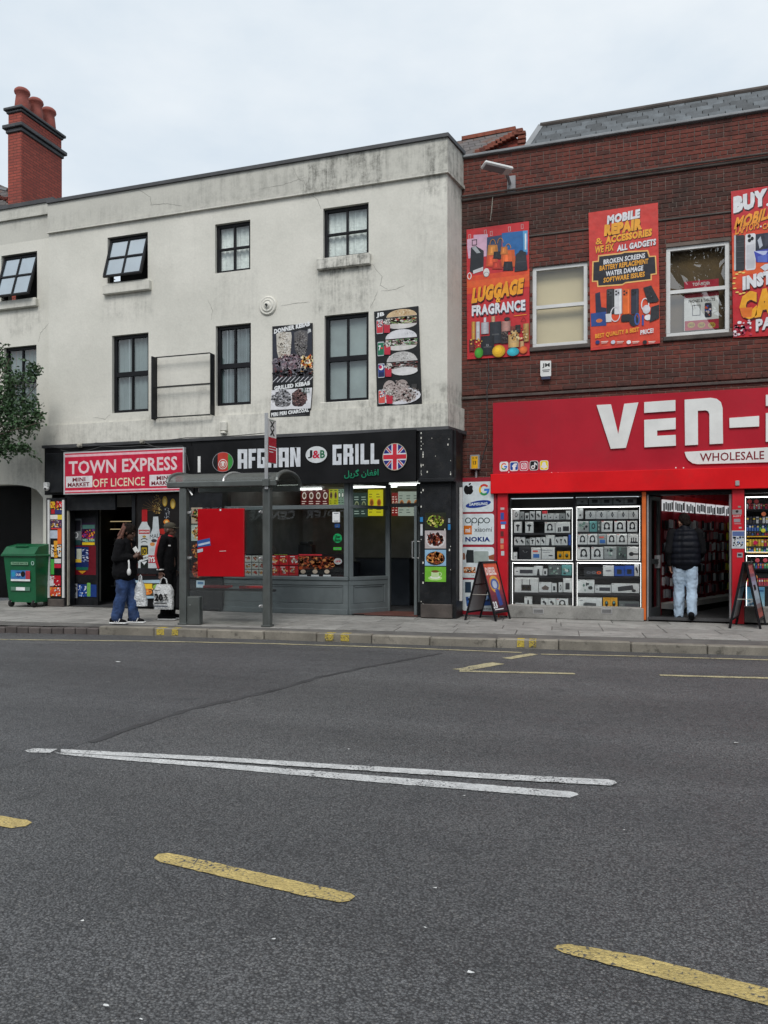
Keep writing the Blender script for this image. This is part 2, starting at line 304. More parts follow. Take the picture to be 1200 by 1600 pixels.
for a in (('coping', (.055, .056, .06), .6, .25, 3, 30, .004), ('lead', (.2, .21, .22), .5, .2), ('terracotta', (.25, .062, .045), .75, .2, 5, 40, .003), ('black_frame', (.008, .008, .010), .4, .3, 3, 40, 0, 0, .22), ('black_board', (.007, .007, .008), .45, .3, 2, 20, 0, 0, .2), ('black_old', (.009, .010, .012), .5, .4, 4, 40, .004, 0, .25, .3),
          ('grey_wood', (.115, .135, .14), .45, .12, 3, 60, .002), ('grey_steel', (.105, .115, .11), .38, .15, 4, 50, .001, .3), ('dark_steel', (.03, .032, .034), .4, .2), ('alu', (.5, .5, .5), .35, .1, 3, 40, 0, .7), ('upvc', (.62, .62, .61), .4, .08, 3, 30),
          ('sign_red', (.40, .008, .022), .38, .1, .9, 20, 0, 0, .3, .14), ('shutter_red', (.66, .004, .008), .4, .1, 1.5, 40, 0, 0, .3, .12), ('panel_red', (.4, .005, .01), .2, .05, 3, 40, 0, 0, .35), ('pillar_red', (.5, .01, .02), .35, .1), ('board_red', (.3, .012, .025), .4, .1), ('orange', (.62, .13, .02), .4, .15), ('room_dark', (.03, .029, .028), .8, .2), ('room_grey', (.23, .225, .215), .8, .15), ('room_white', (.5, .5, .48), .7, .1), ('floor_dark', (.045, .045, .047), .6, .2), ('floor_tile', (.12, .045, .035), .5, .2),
          ('curtain', (.84, .88, .83), .8, .1, 5, 16, .02), ('net', (.21, .26, .265), .8, .16, 1.3, 12), ('net_pale', (.28, .33, .32), .8, .2, 1.1, 10), ('net_dim', (.16, .205, .215), .8, .25, 1.6, 10), ('net_blue', (.4, .47, .52), .6, .15, 1.5, 10), ('blind', (.62, .5, .3), .7, .06, 1, 9), ('brown_film', (.1, .06, .018), .6, .3, 2.5, 20), ('white_plastic', (.7, .7, .68), .4, .06), ('yellow_plastic', (.75, .42, .01), .4, .1), ('grey_plastic', (.25, .25, .26), .45, .1),
          ('bin_green', (.006, .1, .038), .38, .12, 3, 30), ('rubber', (.012, .012, .012), .7, .2), ('bark', (.07, .055, .04), .9, .3, 9, 60, .01), ('denim', (.02, .048, .135), .85, .35, 6, 60, .004), ('denim_light', (.36, .46, .57), .85, .12, 6, 80, .003), ('black_cloth', (.006, .006, .007), .85, .3, 6, 60, .004, 0, .12), ('vest', (.004, .005, .009), .55, .3, 6, 60, .002, 0, .15), ('hair_black', (.012, .008, .006), .7, .4, 30, 200, .01, 0, .15), ('hair_red', (.15, .06, .04), .6, .4, 30, 160, .01),
          ('skin_dark', (.085, .04, .026), .5, .15), ('skin_light', (.42, .22, .15), .5, .1), ('white_cloth', (.66, .66, .65), .8, .08), ('stripe_red', (.5, .03, .035), .7, .1), ('olive', (.05, .045, .03), .85, .2), ('poly_white', (.66, .68, .69), .4, .12, 8, 22, .03), ('paper', (.7, .7, .68), .6, .1), ('crackm', (.17, .165, .145), .9, .3), ('cable', (.04, .04, .04), .6, .2), ('cable_pale', (.35, .33, .28), .6, .2), ('shelf', (.02, .02, .022), .4, .2), ('counter', (.05, .06, .075), .35, .2)):
    pm(*a)
b = NB('leaf'); g = b.pos; oi = b.rng(g.outputs['Random Per Island'], 0, 1, .55, 1.5, False); p = b.bsdf(b.scale(b.mix(b.noise(2, 3), (.03, .075, .03), (.05, .1, .035)), oi), .5); MT['leaf'] = b.m
glass('glass', (.95, .97, .97), 1.0, .0); glass('glass_win', (.93, .96, .96), 1.6, .02); glass('glass_tree', (.95, .95, .92), 2.0, .09); glass('glass_shop', (.93, .95, .95), 2.0, .01); glass('glass_sky', (.8, .88, .92), 3.0, .25); glass('glass_shelter', (.9, .93, .92), 1.8, .012)
em('led', (1, .99, .97), 1.6); em('header_light', (.95, .97, 1), .4); em('tube_light', (.95, 1, .97), 2.0); em('added_cabinet_light', (1, .99, .96), 5.0); em('shelf_glow', (1, .8, .45), .3); em('warm_bulb', (1, .55, .12), 1.2); em('screen', (.3, .4, .6), .5)
b = NB('poly_roof'); ms = b.n('ShaderNodeMixShader'); ms.inputs[0].default_value = .58; tr = b.n('ShaderNodeBsdfTransparent'); tr.inputs[0].default_value = (.6, .62, .6, 1); df = b.n('ShaderNodeBsdfPrincipled'); df.inputs['Base Color'].default_value = (.2, .21, .2, 1); df.inputs['Roughness'].default_value = .3
b.t.links.new(df.outputs[0], ms.inputs[1]); b.t.links.new(tr.outputs[0], ms.inputs[2]); b.t.links.new(ms.outputs[0], b.out.inputs[0]); MT['poly_roof'] = b.m
# ------------------------------------------------------------------ flat print
TXT = {}
def textmesh(s, w):
    if (s, w) not in TXT:
        c = bpy.data.curves.new('t', 'FONT'); c.body = s; c.offset = w; c.resolution_u = 2; c.space_character = 1+w*1.6
        o = bpy.data.objects.new('t', c); m = o.to_mesh(); vs = [(v.co.x, v.co.y) for v in m.vertices]; fs = [tuple(p.vertices) for p in m.polygons]; o.to_mesh_clear()
        bpy.data.objects.remove(o); bpy.data.curves.remove(c)
        x0 = min(v[0] for v in vs); x1 = max(v[0] for v in vs); y0 = min(v[1] for v in vs); y1 = max(v[1] for v in vs)
        TXT[s, w] = ([((a-x0)/(x1-x0), (b_-y0)/(y1-y0)) for a, b_ in vs], fs)
    return TXT[s, w]
class Canvas:
    """Layers of flat colour lying on a plane; px=Y: given in photo pixels of the plane Y, else frame=(origin top left, right vector, down vector)."""
    def __init__(s, Y=None, frame=None, step=.00025, lift=.0015, T=(0, 0, 1)):
        s.mb = MB(); s.Y = Y; s.T = T; s.fr = frame; s.k = 0; s.step = step; s.lift = lift
        if frame: s.n = frame[1].cross(frame[2]).normalized(); s.n = -s.n if s.n.dot(Vector((0, 1, 0))) > 0 else s.n
    def pt(s, u, v, uc=None):
        d = s.lift+s.step*s.k
        if s.fr: return s.fr[0]+s.fr[1]*u+s.fr[2]*v+s.n*d
        a, b_, k = s.T; uc = u if uc is None else uc
        return Vector((PX(a+u*k, s.Y), s.Y-d, PZ(a+uc*k, b_+v*k, s.Y)))
    def poly(s, pts, col, uc=None): s.k += 1; s.mb.col = col; s.mb.face([s.pt(u, v, uc) for u, v in pts]); return s
    def rect(s, u0, v0, u1, v1, col): return s.poly([(u0, v1), (u1, v1), (u1, v0), (u0, v0)], col, (u0+u1)/2)
    def ell(s, u, v, ru, rv, col, n=18, a0=0, a1=360):
        p = [(u+ru*math.cos(R(a0+(a1-a0)*i/n)), v-rv*math.sin(R(a0+(a1-a0)*i/n))) for i in range(n if a1-a0 == 360 else n+1)]
        return s.poly(p, col, u)
    def ring(s, u, v, ru, rv, w, col, n=20, a0=0, a1=360, wv=None):
        s.k += 1; s.mb.col = col; wv = wv or w
        for i in range(n):
            a, b_ = R(a0+(a1-a0)*i/n), R(a0+(a1-a0)*(i+1)/n)
            s.mb.face([s.pt(u+(ru+o*w)*math.cos(t), v-(rv+o*wv)*math.sin(t), u) for t, o in ((a, 0), (b_, 0), (b_, -1), (a, -1))])
        return s
    def rrect(s, u0, v0, u1, v1, r, col, rv=None):
        rv = rv or r; p = []
        for cu, cv, a in ((u1-r, v0+rv, 0), (u0+r, v0+rv, 90), (u0+r, v1-rv, 180), (u1-r, v1-rv, 270)):
            for i in range(5): t = R(a+i*22.5); p.append((cu+r*math.cos(t), cv-rv*math.sin(t)))
        return s.poly(p, col, (u0+u1)/2)
    def line(s, pts, w, col):
        s.k += 1; s.mb.col = col
        for (a, b_), (c, d) in zip(pts, pts[1:]):
            L = math.hypot(c-a, d-b_) or 1; nx, ny = -(d-b_)/L*w/2, (c-a)/L*w/2
            s.mb.face([s.pt(a+nx, b_+ny), s.pt(a-nx, b_-ny), s.pt(c-nx, d-ny), s.pt(c+nx, d+ny)])
        return s
    def shrect(s, u0, v0, u1, v1, col):      # a pictured object, photographed with a soft highlight
        pr = (.62, .82, 1.02, 1.18, 1.05, .84, .6); n = len(pr)
        s.k += 1
        for i, f in enumerate(pr): s.mb.col = tuple(min(.95, q*f) for q in col); a, b_ = u0+(u1-u0)*i/n, u0+(u1-u0)*(i+1)/n; uc = (u0+u1)/2; s.mb.face([s.pt(a, v1, uc), s.pt(b_, v1, uc), s.pt(b_, v0, uc), s.pt(a, v0, uc)])
        return s.rect(u0+(u1-u0)*.2, v0+(v1-v0)*.55, u1-(u1-u0)*.2, v0+(v1-v0)*.62, tuple(q*.7+.06 for q in col))
    def shell(s, u, v, ru, rv, col):
        for f, g, o in ((1, .62, 0), (.86, .86, .05), (.62, 1.05, .12), (.32, 1.3, .2)): s.ell(u-ru*o, v-rv*o, ru*f, rv*f, tuple(min(.95, q*g+.01*(g > 1)) for q in col))
        return s
    def text(s, t, u0, u1, v0, v1, col, w=.0, sl=0, it=0):
        """sl: rise in pixels from left to right beyond the plane's own perspective; it: slant."""
        vs, fs = textmesh(t, w); s.k += 1; s.mb.col = col; uc = (u0+u1)/2
        s.mb.add([s.pt(u0+a*(u1-u0)+it*(b_-.5)*(v1-v0), v1-b_*(v1-v0)-sl*(a-.5), uc) for a, b_ in vs], fs); return s
    def text_sh(s, t, u0, u1, v0, v1, col, sh=(.01, .005, .005), w=.03, sl=0, it=0, d=1.0):
        s.text(t, u0+d*.5, u1+d*.5, v0+d, v1+d, sh, w, sl, it); return s.text(t, u0, u1, v0, v1, col, w, sl, it)
    def speck(s, u, v, ru, rv, n, size, cols, asp=1.0, seed=1, box=False):
        rd = random.Random(seed)
        for i in range(n):
            if i % max(1, n//3) == 0: s.k += 1
            if box: a, b_ = u+ru*rd.uniform(-1, 1), v+rv*rd.uniform(-1, 1)
            else: t = rd.uniform(0, 6.283); q = math.sqrt(rd.random()); a, b_ = u+ru*q*math.cos(t), v+rv*q*math.sin(t)
            z = size*rd.uniform(.5, 1.3); th = rd.uniform(0, 3.14); s.mb.col = rd.choice(cols)
            s.mb.face([s.pt(a+z*math.cos(th+j*1.257)*asp*rd.uniform(.7, 1.2), b_-z*math.sin(th+j*1.257)*rd.uniform(.7, 1.2), u) for j in range(5)])
        return s
    def grad(s, u0, v0, u1, v1, stops, n=12):
        s.k += 1
        for i in range(n):
            t = (i+.5)/n*(len(stops)-1); j = min(int(t), len(stops)-2); f = t-j; s.mb.col = tuple(stops[j][q]*(1-f)+stops[j+1][q]*f for q in range(3))
            a, b_ = v0+(v1-v0)*i/n, v0+(v1-v0)*(i+1)/n; uc = (u0+u1)/2
            s.mb.face([s.pt(u0, b_, uc), s.pt(u1, b_, uc), s.pt(u1, a, uc), s.pt(u0, a, uc)])
        return s
    def done(s, parent, name='print', mat='print'): return obj(name, s.mb, mat, parent)
WH, BK = C(240, 242, 243), C(18, 18, 20)
# ------------------------------------------------------------------ ground
m = MB(); m.face([(-160, -120, 0), (160, -120, 0), (160, 200, 0), (-160, 200, 0)]); road = struct(obj('road', m, 'asphalt'))
KP = [G(u, v, PAV) for u, v in ((0, 977), (225, 981), (425, 987), (600, 993), (800, 999), (960, 1004), (1200, 1010))]
KP = [KP[0]+(KP[0]-KP[1])*1.6]+KP+[KP[-1]+(KP[-1]-KP[-2])*3]
def kerb_at(d):
    for a, b_ in zip(KP, KP[1:]):
        L = (b_-a).length
        if d <= L: return a+(b_-a)*(d/L), (b_-a).normalized()
        d -= L
    return KP[-1], (KP[-1]-KP[-2]).normalized()
m = MB(); zt = PAV-.012
m.face([(p.x, p.y+.12, zt) for p in KP]+[(KP[-1].x, 15, zt), (KP[0].x, 15, zt)]); pav = struct(obj('pavement', m, 'joint'))
kerb = struct(obj('kerb', (lambda q: (q.face([(p.x, p.y+.02, -.02) for p in KP]+[(p.x, p.y+.14, -.02) for p in KP[::-1]]), q)[1])(MB()), 'joint'))
d = 0; total = sum((b_-a).length for a, b_ in zip(KP, KP[1:])); rd = random.Random(3)
while d < total-.3:
    p, t = kerb_at(d); u_here = 600+FPX*((p.x*ca+p.y*sa)/(-p.x*sa+p.y*ca))
    L = .2 if u_here < 140 else .9*rd.uniform(.92, 1.05); q, _ = kerb_at(min(d+L, total)); t = (q-p).normalized(); nn = Vector((-t.y, t.x, 0)); low = -.025 if u_here < 140 else 0
    h = (PAV+low+.1)/2+rd.uniform(-.004, .004); m = MB(); m.obox(Vector(((p.x+q.x)/2, (p.y+q.y)/2, h-.1))+nn*(.075+rd.uniform(-.006, .006)), t, nn, Vector((0, 0, 1)), (q-p).length/2-.005, .075, h, .012)
    obj('kerb_stone', m, 'sett' if u_here < 140 else 'kerbstone', kerb); d += L
def kmark(u0, u1, k):
    a, b_ = G(u0, k, PAV), G(u1, k, PAV); m = MB()
    pa = min(((kerb_at(i*.02)[0]-a).length, i*.02) for i in range(int(total/.02)))[1]; L = (b_-a).length
    p, t = kerb_at(pa); q = p+t*L; nn = Vector((-t.y, t.x, 0)); up = Vector((0, 0, 1))
    f = -nn*.0085; e = Vector((0, 0, .0065))
    m.face([p+f-up*.1, q+f-up*.1, q+f-up*.012, p+f-up*.012]); m.face([p+f-up*.012, q+f-up*.012, q+nn*.02+e, p+nn*.02+e]); m.face([p+nn*.02+e, q+nn*.02+e, q+nn*.13+e, p+nn*.13+e]); obj('paint_mark', m, 'paint_kerb', kerb)
for u0, u1, k in ((244, 257, 982), (265, 276, 983), (507, 521, 990), (531, 545, 991), (808, 819, 999), (826, 837, 1000)): kmark(u0, u1, k)
t = (KP[-2]-KP[1]).normalized(); nn = Vector((-t.y, t.x, 0)); rd = random.Random(5); c0 = KP[1]+nn*.02-t*4
row = 0; off = .05
while off < 5.0:
    dp = .6; s_ = -rd.uniform(0, .8)
    while s_ < 24:
        L = rd.choice((.6, .75, .9, .9)); c = c0+t*(s_+L/2)+nn*(off+dp/2); s2 = s_+L; s_ = s2
        lo = c-nn*dp/2
        ky = next((a.y+(b_.y-a.y)*(lo.x-a.x)/(b_.x-a.x) for a, b_ in zip(KP, KP[1:]) if a.x <= lo.x <= b_.x), 99)
        if lo.y < ky+.13 or c.y > 14.1 or c.x < -15.5 or c.x > 6.5: continue
        m = MB(); m.obox(Vector((c.x, c.y, PAV-.03+rd.uniform(-.003, .003))), t, nn, Vector((rd.uniform(-.004, .004), rd.uniform(-.004, .004), 1)).normalized(), L/2-.005, dp/2-.005, .03, .006)
        obj('paving_slab', m, 'slab', pav)
    off += dp; row += 1
def mark(name, pts, mat, z=.004):
    m = MB(); m.face([G(u, v) + Vector((0, 0, z)) for u, v in pts])
    return obj(name, m, mat, road)
def strip(name, pts, w, mat, z=.004, jit=0, seed=1):
    m = MB(); q = [G(u, v)+Vector((0, 0, z)) for u, v in pts]; rd = random.Random(seed); L, Rr = [], []
    q2 = []
    for a, b_ in zip(q, q[1:]):
        n = max(1, int((b_-a).length/.12)) if jit else 1
        q2 += [a+(b_-a)*i/n for i in range(n)]
    q2.append(q[-1])
    for i, p in enumerate(q2):
        d_ = (q2[min(i+1, len(q2)-1)]-q2[max(i-1, 0)]).normalized(); nr = Vector((-d_.y, d_.x, 0)); ww = w/2*(1+rd.uniform(-jit, jit)); o = nr*rd.uniform(-jit, jit)*w*.4; L.append(p+nr*ww+o); Rr.append(p-nr*ww+o)
    for i in range(len(q2)-1): m.face([Rr[i], Rr[i+1], L[i+1], L[i]])
    return obj(name, m, mat, road)
def ragged(pts, amp, n=10, seed=4):
    rd = random.Random(seed); out = []
    for (a, b_), (c, d_) in zip(pts, pts[1:]+pts[:1]):
        k = max(1, int(math.hypot(c-a, d_-b_)/n))
        for i in range(k): out.append((a+(c-a)*i/k+(rd.uniform(-amp, amp) if i else 0), b_+(d_-b_)*i/k+(rd.uniform(-amp, amp)*.6 if i else 0)))
    return out
mark('line_marking', ragged([(95, 1172), (330, 1183.5), (600, 1200), (780, 1211), (950, 1219.5), (960, 1221.5), (964, 1225), (955, 1229), (780, 1219.5), (600, 1207.5), (330, 1190), (95, 1177.5)], .5), 'paint_white', .007)
mark('line_marking', ragged([(85, 1176.5), (200, 1183.5), (330, 1192.5), (600, 1214), (760, 1227), (893, 1238), (902, 1240.5), (904, 1243), (890, 1247.5), (760, 1237.5), (600, 1224.5), (330, 1200), (200, 1189.5), (95, 1179.5)], .5, seed=6), 'paint_white', .0045)
mark('line_marking', ragged([(38, 1174), (52, 1170.5), (90, 1171.5), (78, 1177.5), (45, 1177)], .4, 6), 'paint_white', .006)
mark('line_marking', ragged([(240, 1342), (247, 1335.5), (262, 1334), (300, 1341), (548, 1397), (555, 1402), (546, 1409), (530, 1411), (480, 1402), (250, 1348)], .9), 'paint_yellow')
mark('line_marking', ragged([(865, 1483), (872, 1477.5), (890, 1476.5), (1000, 1495), (1200, 1546), (1300, 1574), (1300, 1604), (1200, 1573), (1000, 1521), (880, 1490)], .9, seed=8), 'paint_yellow')
mark('line_marking', ragged([(-160, 1248), (0, 1275.5), (42, 1282), (50, 1286), (40, 1292), (18, 1295), (-160, 1264)], .9, seed=9), 'paint_yellow')
for pts, w in (([(-120, 996), (0, 999.5), (225, 1002), (420, 1006), (600, 1011.5), (700, 1015.5), (815, 1020)], .07), ([(845, 1022.5), (987, 1025.5), (1200, 1031.5), (1300, 1034)], .07), ([(792, 1029.5), (835, 1022)], .13), ([(718, 1047.5), (778, 1036.5)], .18), ([(718, 1049), (898, 1053)], .09), ([(1031, 1055.5), (1200, 1060), (1320, 1063)], .09)):
    strip('line_marking', pts, w, 'paint_pale', .0045, .12, len(pts))
m = MB(); pp = ragged([(-400, 1035), (0, 1005), (420, 1009), (690, 1021), (560, 1045), (450, 1073), (330, 1100), (215, 1135), (100, 1172), (-400, 1330)], 1.5, 14)
m.face([G(u, v)+Vector((0, 0, .0015)) for u, v in pp]); obj('asphalt_repair', m, 'asphalt_patch', road)
strip('tar_seam', [(690, 1021), (560, 1045), (500, 1058), (450, 1073), (400, 1085), (330, 1101), (280, 1113), (215, 1135), (140, 1160)], .06, 'tar', .0032, .55, 3)
# litter flecks lying about: nobody could count them
m = MB(); rd = random.Random(11)
for u, v, w in [(185, 1035, .1), (680, 1390, .03), (128, 1441, .025), (735, 1522, .04), (700, 1303, .02), (428, 1470, .025), (220, 1596, .02), (780, 1367, .02), (665, 1452, .02), (165, 1575, .03), (545, 1172, .02), (1150, 1162, .05), (725, 1245, .03), (975, 1299, .02), (395, 1100, .03)]+[(rd.uniform(0, 1200), 1020+580*rd.random()**1.3, .007) for _ in range(14)]:
    p = G(u, v); w *= .42; m.face([p+Vector((w*.6*math.cos(a)*rd.uniform(.6, 1.2)*1.5, w*.5*math.sin(a)*rd.uniform(.5, 1.2), .006+rd.uniform(0, .004))) for a in (0, 1.2, 2.4, 3.7, 5)])
o = obj('litter', m, 'paper'); o['kind'] = 'stuff'; o['label'] = 'small pale scraps of litter on the dark road'
# ------------------------------------------------------------------ windows
def sash_mesh(m, x0, x1, z0, z1, y, cols, rows, fw, bw, d, heavy=None):
    m.box(x0, x1, y-d, y+d, z1-fw, z1, .004); m.box(x0, x1, y-d, y+d, z0, z0+fw, .004)
    m.box(x0, x0+fw, y-d-.002, y+d-.002, z0+fw, z1-fw); m.box(x1-fw, x1, y-d-.002, y+d-.002, z0+fw, z1-fw)
    xs = [x0+fw+(x1-x0-2*fw)*i/cols for i in range(cols+1)]; zs = [z0+fw+(z1-z0-2*fw)*i/rows for i in range(rows+1)]
    for x in xs[1:-1]: m.box(x-bw/2, x+bw/2, y-d+.004, y+d-.004, z0+fw, z1-fw)
    for i, z in enumerate(zs[1:-1]):
        w = heavy if heavy else bw; m.box(x0+fw, x1-fw, y-d-.003 if heavy else y-d+.002, y+d-.002, z-w/2, z+w/2)
    return [(xs[i], xs[i+1], zs[j], zs[j+1]) for i in range(cols) for j in range(rows)]
def window(b, x0, x1, z0, z1, y, cols, rows, frame, glassm, back, fw=.06, bw=.035, heavy=None, sill=None, backd=.07, tilt=None, sillm='render'):
    m = MB(); cells = sash_mesh(m, x0, x1, z0, z1, y, cols if not tilt else 1, rows if not tilt else 1, fw, bw, .03, heavy); w = obj('window', m, frame, b)
    if tilt:
        s = MB(); pz = sash_mesh(s, x0+.03, x1-.03, z0+.02, z1-.04, y-.035, cols, rows, fw*.85, bw, .022)
        M = Matrix.Translation((0, y-.035, z1-.05)) @ Matrix.Rotation(R(-tilt), 4, 'X') @ Matrix.Translation((0, -(y-.035), -(z1-.05)))
        s.v = [tuple(M @ Vector(v)) for v in s.v]; obj('opening_sash', s, frame, w)
        for a, c, e, f in pz:
            g = MB(); g.face([M @ Vector(q) for q in ((a, y-.035, e), (c, y-.035, e), (c, y-.035, f), (a, y-.035, f))]); obj('pane', g, glassm, w)
            g = MB(); g.face([M @ Vector(q) for q in ((a, y-.028, e), (c, y-.028, e), (c, y-.028, f), (a, y-.028, f))]); obj('net_curtain', g, 'net_blue', w)
        g = MB(); q = M @ Vector((x0+.08, y-.05, z0+.06)); g.bar(q, (x0+.1, y, z0+.1), .012); obj('stay', g, frame, w)
    else:
        for a, c, e, f in cells:
            g = MB(); g.face([(a, y, e), (c, y, e), (c, y, f), (a, y, f)]); obj('pane', g, glassm, w)
    g = MB(); yb = y+backd; rd = random.Random(int(x0*100)); n = 24
    for i in range(n):
        p = [(x0+(x1-x0)*(i+k)/n, yb+(.012 if back in ('curtain', 'net', 'net_dim') else 0)*math.sin((i+k)*1.9+rd.random()*.6), 0) for k in (0, 1)]
        g.face([(p[0][0], p[0][1], z0), (p[1][0], p[1][1], z0), (p[1][0], p[1][1], z1), (p[0][0], p[0][1], z1)])
    obj('curtain' if back in ('curtain', 'net', 'net_dim', 'net_pale') else 'blind', g, back, w)
    if sill: s = MB(); s.box(*sill, .012); obj('sill', s, sillm, w)
    return w
def hole(u0, u1, v0, v1, Y): uc = (u0+u1)/2; return (PX(u0, Y), PX(u1, Y), PZ(uc, v1, Y), PZ(uc, v0, Y))
# ------------------------------------------------------------------ white rendered building
XL, XR = PX(76, YW), PX(699, YW); XB = PX(722, YB)      # left edge, right edge, foot of the splay
ZPL, ZPT = PZ(400, 313, YW), PZ(400, 262, YW); ZB0, ZB1 = PZ(400, 681, YW), PZ(400, 647, YW)
wb = thing('white_building', 'three storey white rendered building with black windows between the archway and the brick shop', 'building', ((XL+XR)/2, YW, 0))
H = [hole(168, 231, 367, 439, YW), hole(336, 391, 347, 424, YW), hole(505, 576, 321, 401, YW), hole(175, 232, 522, 644, YW), hole(337, 392, 507, 633, YW), hole(507, 576, 490, 627, YW)]
m = MB(); slab_holes(m, XL, XR, ZB0-.05, ZPL, YW, H, .2)
m.face([(XR, YW, ZB0-.05), (XB, YB+.05, ZB0-.05), (XB, YB+.05, ZPL), (XR, YW, ZPL)]); m.face([(XL, YL+.3, ZB0), (XL, YW, ZB0), (XL, YW, ZPL), (XL, YL+.3, ZPL)])
obj('wall', m, 'render', wb)
def ringstrip(m, y0, z0, z1, out, xl=XL, back=.35):     # a band that runs along the front and turns with the splay
    dx = Vector((XB-XR, YB-YW, 0)).normalized(); nx = Vector((dx.y, -dx.x, 0)); c = Vector((XR, YW, 0)); e = Vector((XB, YB, 0))
    pts = [(xl-.0, YW+back), (xl-.0, YW-out), (XR+out*.45, YW-out), (e.x+nx.x*out, e.y+nx.y*out), (e.x, YB+.02)]
    m.prism([(p[0], p[1], z0) for p in pts][::-1], (0, 0, z1-z0))
m = MB(); ringstrip(m, 0, ZPL, ZPT-.04, .03); obj('parapet', m, 'render', wb)
m = MB(); ringstrip(m, 0, ZPL-.045, ZPL+.012, .055); obj('moulding', m, 'render', wb)
m = MB(); ringstrip(m, 0, ZPT-.045, ZPT+.02, .07, back=.5); obj('coping', m, 'coping', wb)
m = MB(); ringstrip(m, 0, ZB0, ZB1, .045, PX(70, YW)); obj('band', m, 'render', wb)
m = MB(); ringstrip(m, 0, ZB0-.06, ZB0-.002, .09, PX(70, YW)); obj('ledge', m, 'coping', wb)
m = MB(); m.face([(XL, YW+.5, ZPT-.1), (XR, YW+.5, ZPT-.1), (XB, YB+6, ZPT-.1), (XL, YB+6, ZPT-.1)]); m.face([(XB, YB, ZPT-.1), (XB, YB+6, ZPT-.1), (XB, YB+6, 3), (XB, YB, 3)]); obj('roof', m, 'coping', wb)
def sillbox(u0, u1, v0, v1, Y, out=.09): a, c, e, f = hole(u0, u1, v0, v1, Y); return (a, c, Y-out, Y+.06, e, f)
wk = dict(frame='black_frame', glassm='glass_win')
h = H[0]; window(wb, *h, YW+.11, 2, 2, 'black_frame', 'glass_sky', 'room_dark', fw=.05, tilt=17, sill=sillbox(164, 237, 443, 458, YW), backd=.3)
h = H[1]; window(wb, *h, YW+.1, 2, 2, back='curtain', **wk)
h = H[2]; window(wb, *h, YW+.1, 2, 2, back='curtain', sill=sillbox(497, 580, 402, 419, YW), **wk)
for i in (3, 4, 5): window(wb, *H[i], YW+.1, 2, 2, back=('net', 'net_dim', 'net_pale')[i-3], heavy=.09, fw=.065, sill=None if i < 5 else sillbox(500, 577, 627, 640, YW, .025), **wk)
def crack(pts, par, Y, w=.007, seed=1):
    rd = random.Random(seed); m = MB(); q = []
    for (a, b_), (c, d_) in zip(pts, pts[1:]):
        n = max(2, int(math.hypot(c-a, d_-b_)/3))
        q += [(a+(c-a)*i/n+rd.uniform(-.6, .6), b_+(d_-b_)*i/n+rd.uniform(-.6, .6)) for i in range(n)]
    q.append(pts[-1]); Q = [P(u, v, Y) for u, v in q]
    for i in range(len(Q)-1):
        e = (Q[i+1]-Q[i]).normalized(); nn_ = Vector((-e.z, 0, e.x)); t0 = w*(.35+.5*math.sin(math.pi*(i+.2)/len(Q)))*rd.uniform(.6, 1.2)
        m.face([Q[i]-nn_*t0/2, Q[i+1]-nn_*t0/2, Q[i+1]+nn_*t0/2, Q[i]+nn_*t0/2])
    obj('crack', m, 'crackm', par)
for i, (pts, yy) in enumerate((([(203, 300), (218, 297), (226, 302), (235, 308), (236, 320), (262, 318), (285, 322)], YW-.0315), ([(458, 262), (466, 280), (475, 283), (478, 290)], YW-.0315), ([(483, 302), (496, 312), (501, 326)], YW-.0015), ([(582, 412), (590, 425), (597, 432), (594, 446), (606, 452)], YW-.0015), ([(596, 455), (615, 453), (632, 446)], YW-.0015), ([(590, 454), (584, 470), (578, 482)], YW-.0015), ([(438, 478), (460, 474), (484, 472)], YW-.0015), ([(60, 535), (64, 520), (76, 505)], YL-.0015), ([(145, 652), (165, 655), (172, 648)], YW-.0015), ([(325, 468), (332, 485), (330, 500)], YW-.0015), ([(404, 296), (445, 288), (480, 276)], YW-.0315))): crack(pts, wb, yy, .008, i)
# pieces fixed to it
m = MB(); c = P(419, 478, YW); ax = (0, -1, 0)
m.lathe(c, [(.175, 0), (.175, .022), (.16, .035), (.14, .03), (.125, .028), (.115, .045), (.1, .05), (.08, .04), (.06, .05), (.045, .062), (.0, .065)], 28, ax); rp = obj('plate', m, 'render'); rt = thing('wall_rosette', 'round moulded rosette plate on the white wall between upper and lower windows', 'wall plate', c)
rp.parent = rt; rp.matrix_parent_inverse = Matrix.Translation(c).inverted(); m = MB(); m.lathe(c, [(.022, .05), (.022, .1), (.012, .115), (0, .116)], 10, ax); obj('bolt', m, 'dark_steel', rt)
# empty sign box frame
Yf = YW-.16; a = P(238, 552, Yf); e = P(329, 655, Yf); x0, x1, z1 = PX(236, Yf), PX(329, Yf), PZ(283, 555, Yf); z0 = PZ(283, 650, Yf); zm = PZ(283, 602, Yf)
sf = thing('empty_sign_frame', 'empty black sign box frame fixed on the white wall', 'sign frame', ((x0+x1)/2, YW, z0))
for nm, q in (('upright', (x0, x0+.035, Yf, YW-.003, z0-.03, z1+.03)), ('upright', (x1-.014, x1, Yf, YW-.003, z0, z1))): bx(nm, sf, 'black_old', *q, .004)
for zz in (z1, zm, z0): bx('rail', sf, 'black_old', x0+.036, x1-.023, Yf, Yf+.03, zz-.008, zz+.008)
m = MB(); m.face([(x0+.04, YW-.012, z0+.02), (x1-.03, YW-.012, z0+.02), (x1-.03, YW-.012, zm-.03), (x0+.04, YW-.012, zm-.03)]); m.face([(x0+.04, YW-.012, zm+.02), (x1-.03, YW-.012, zm+.02), (x1-.03, YW-.012, z1-.02), (x0+.04, YW-.012, z1-.02)]); obj('backing_panel', m, 'render', sf)
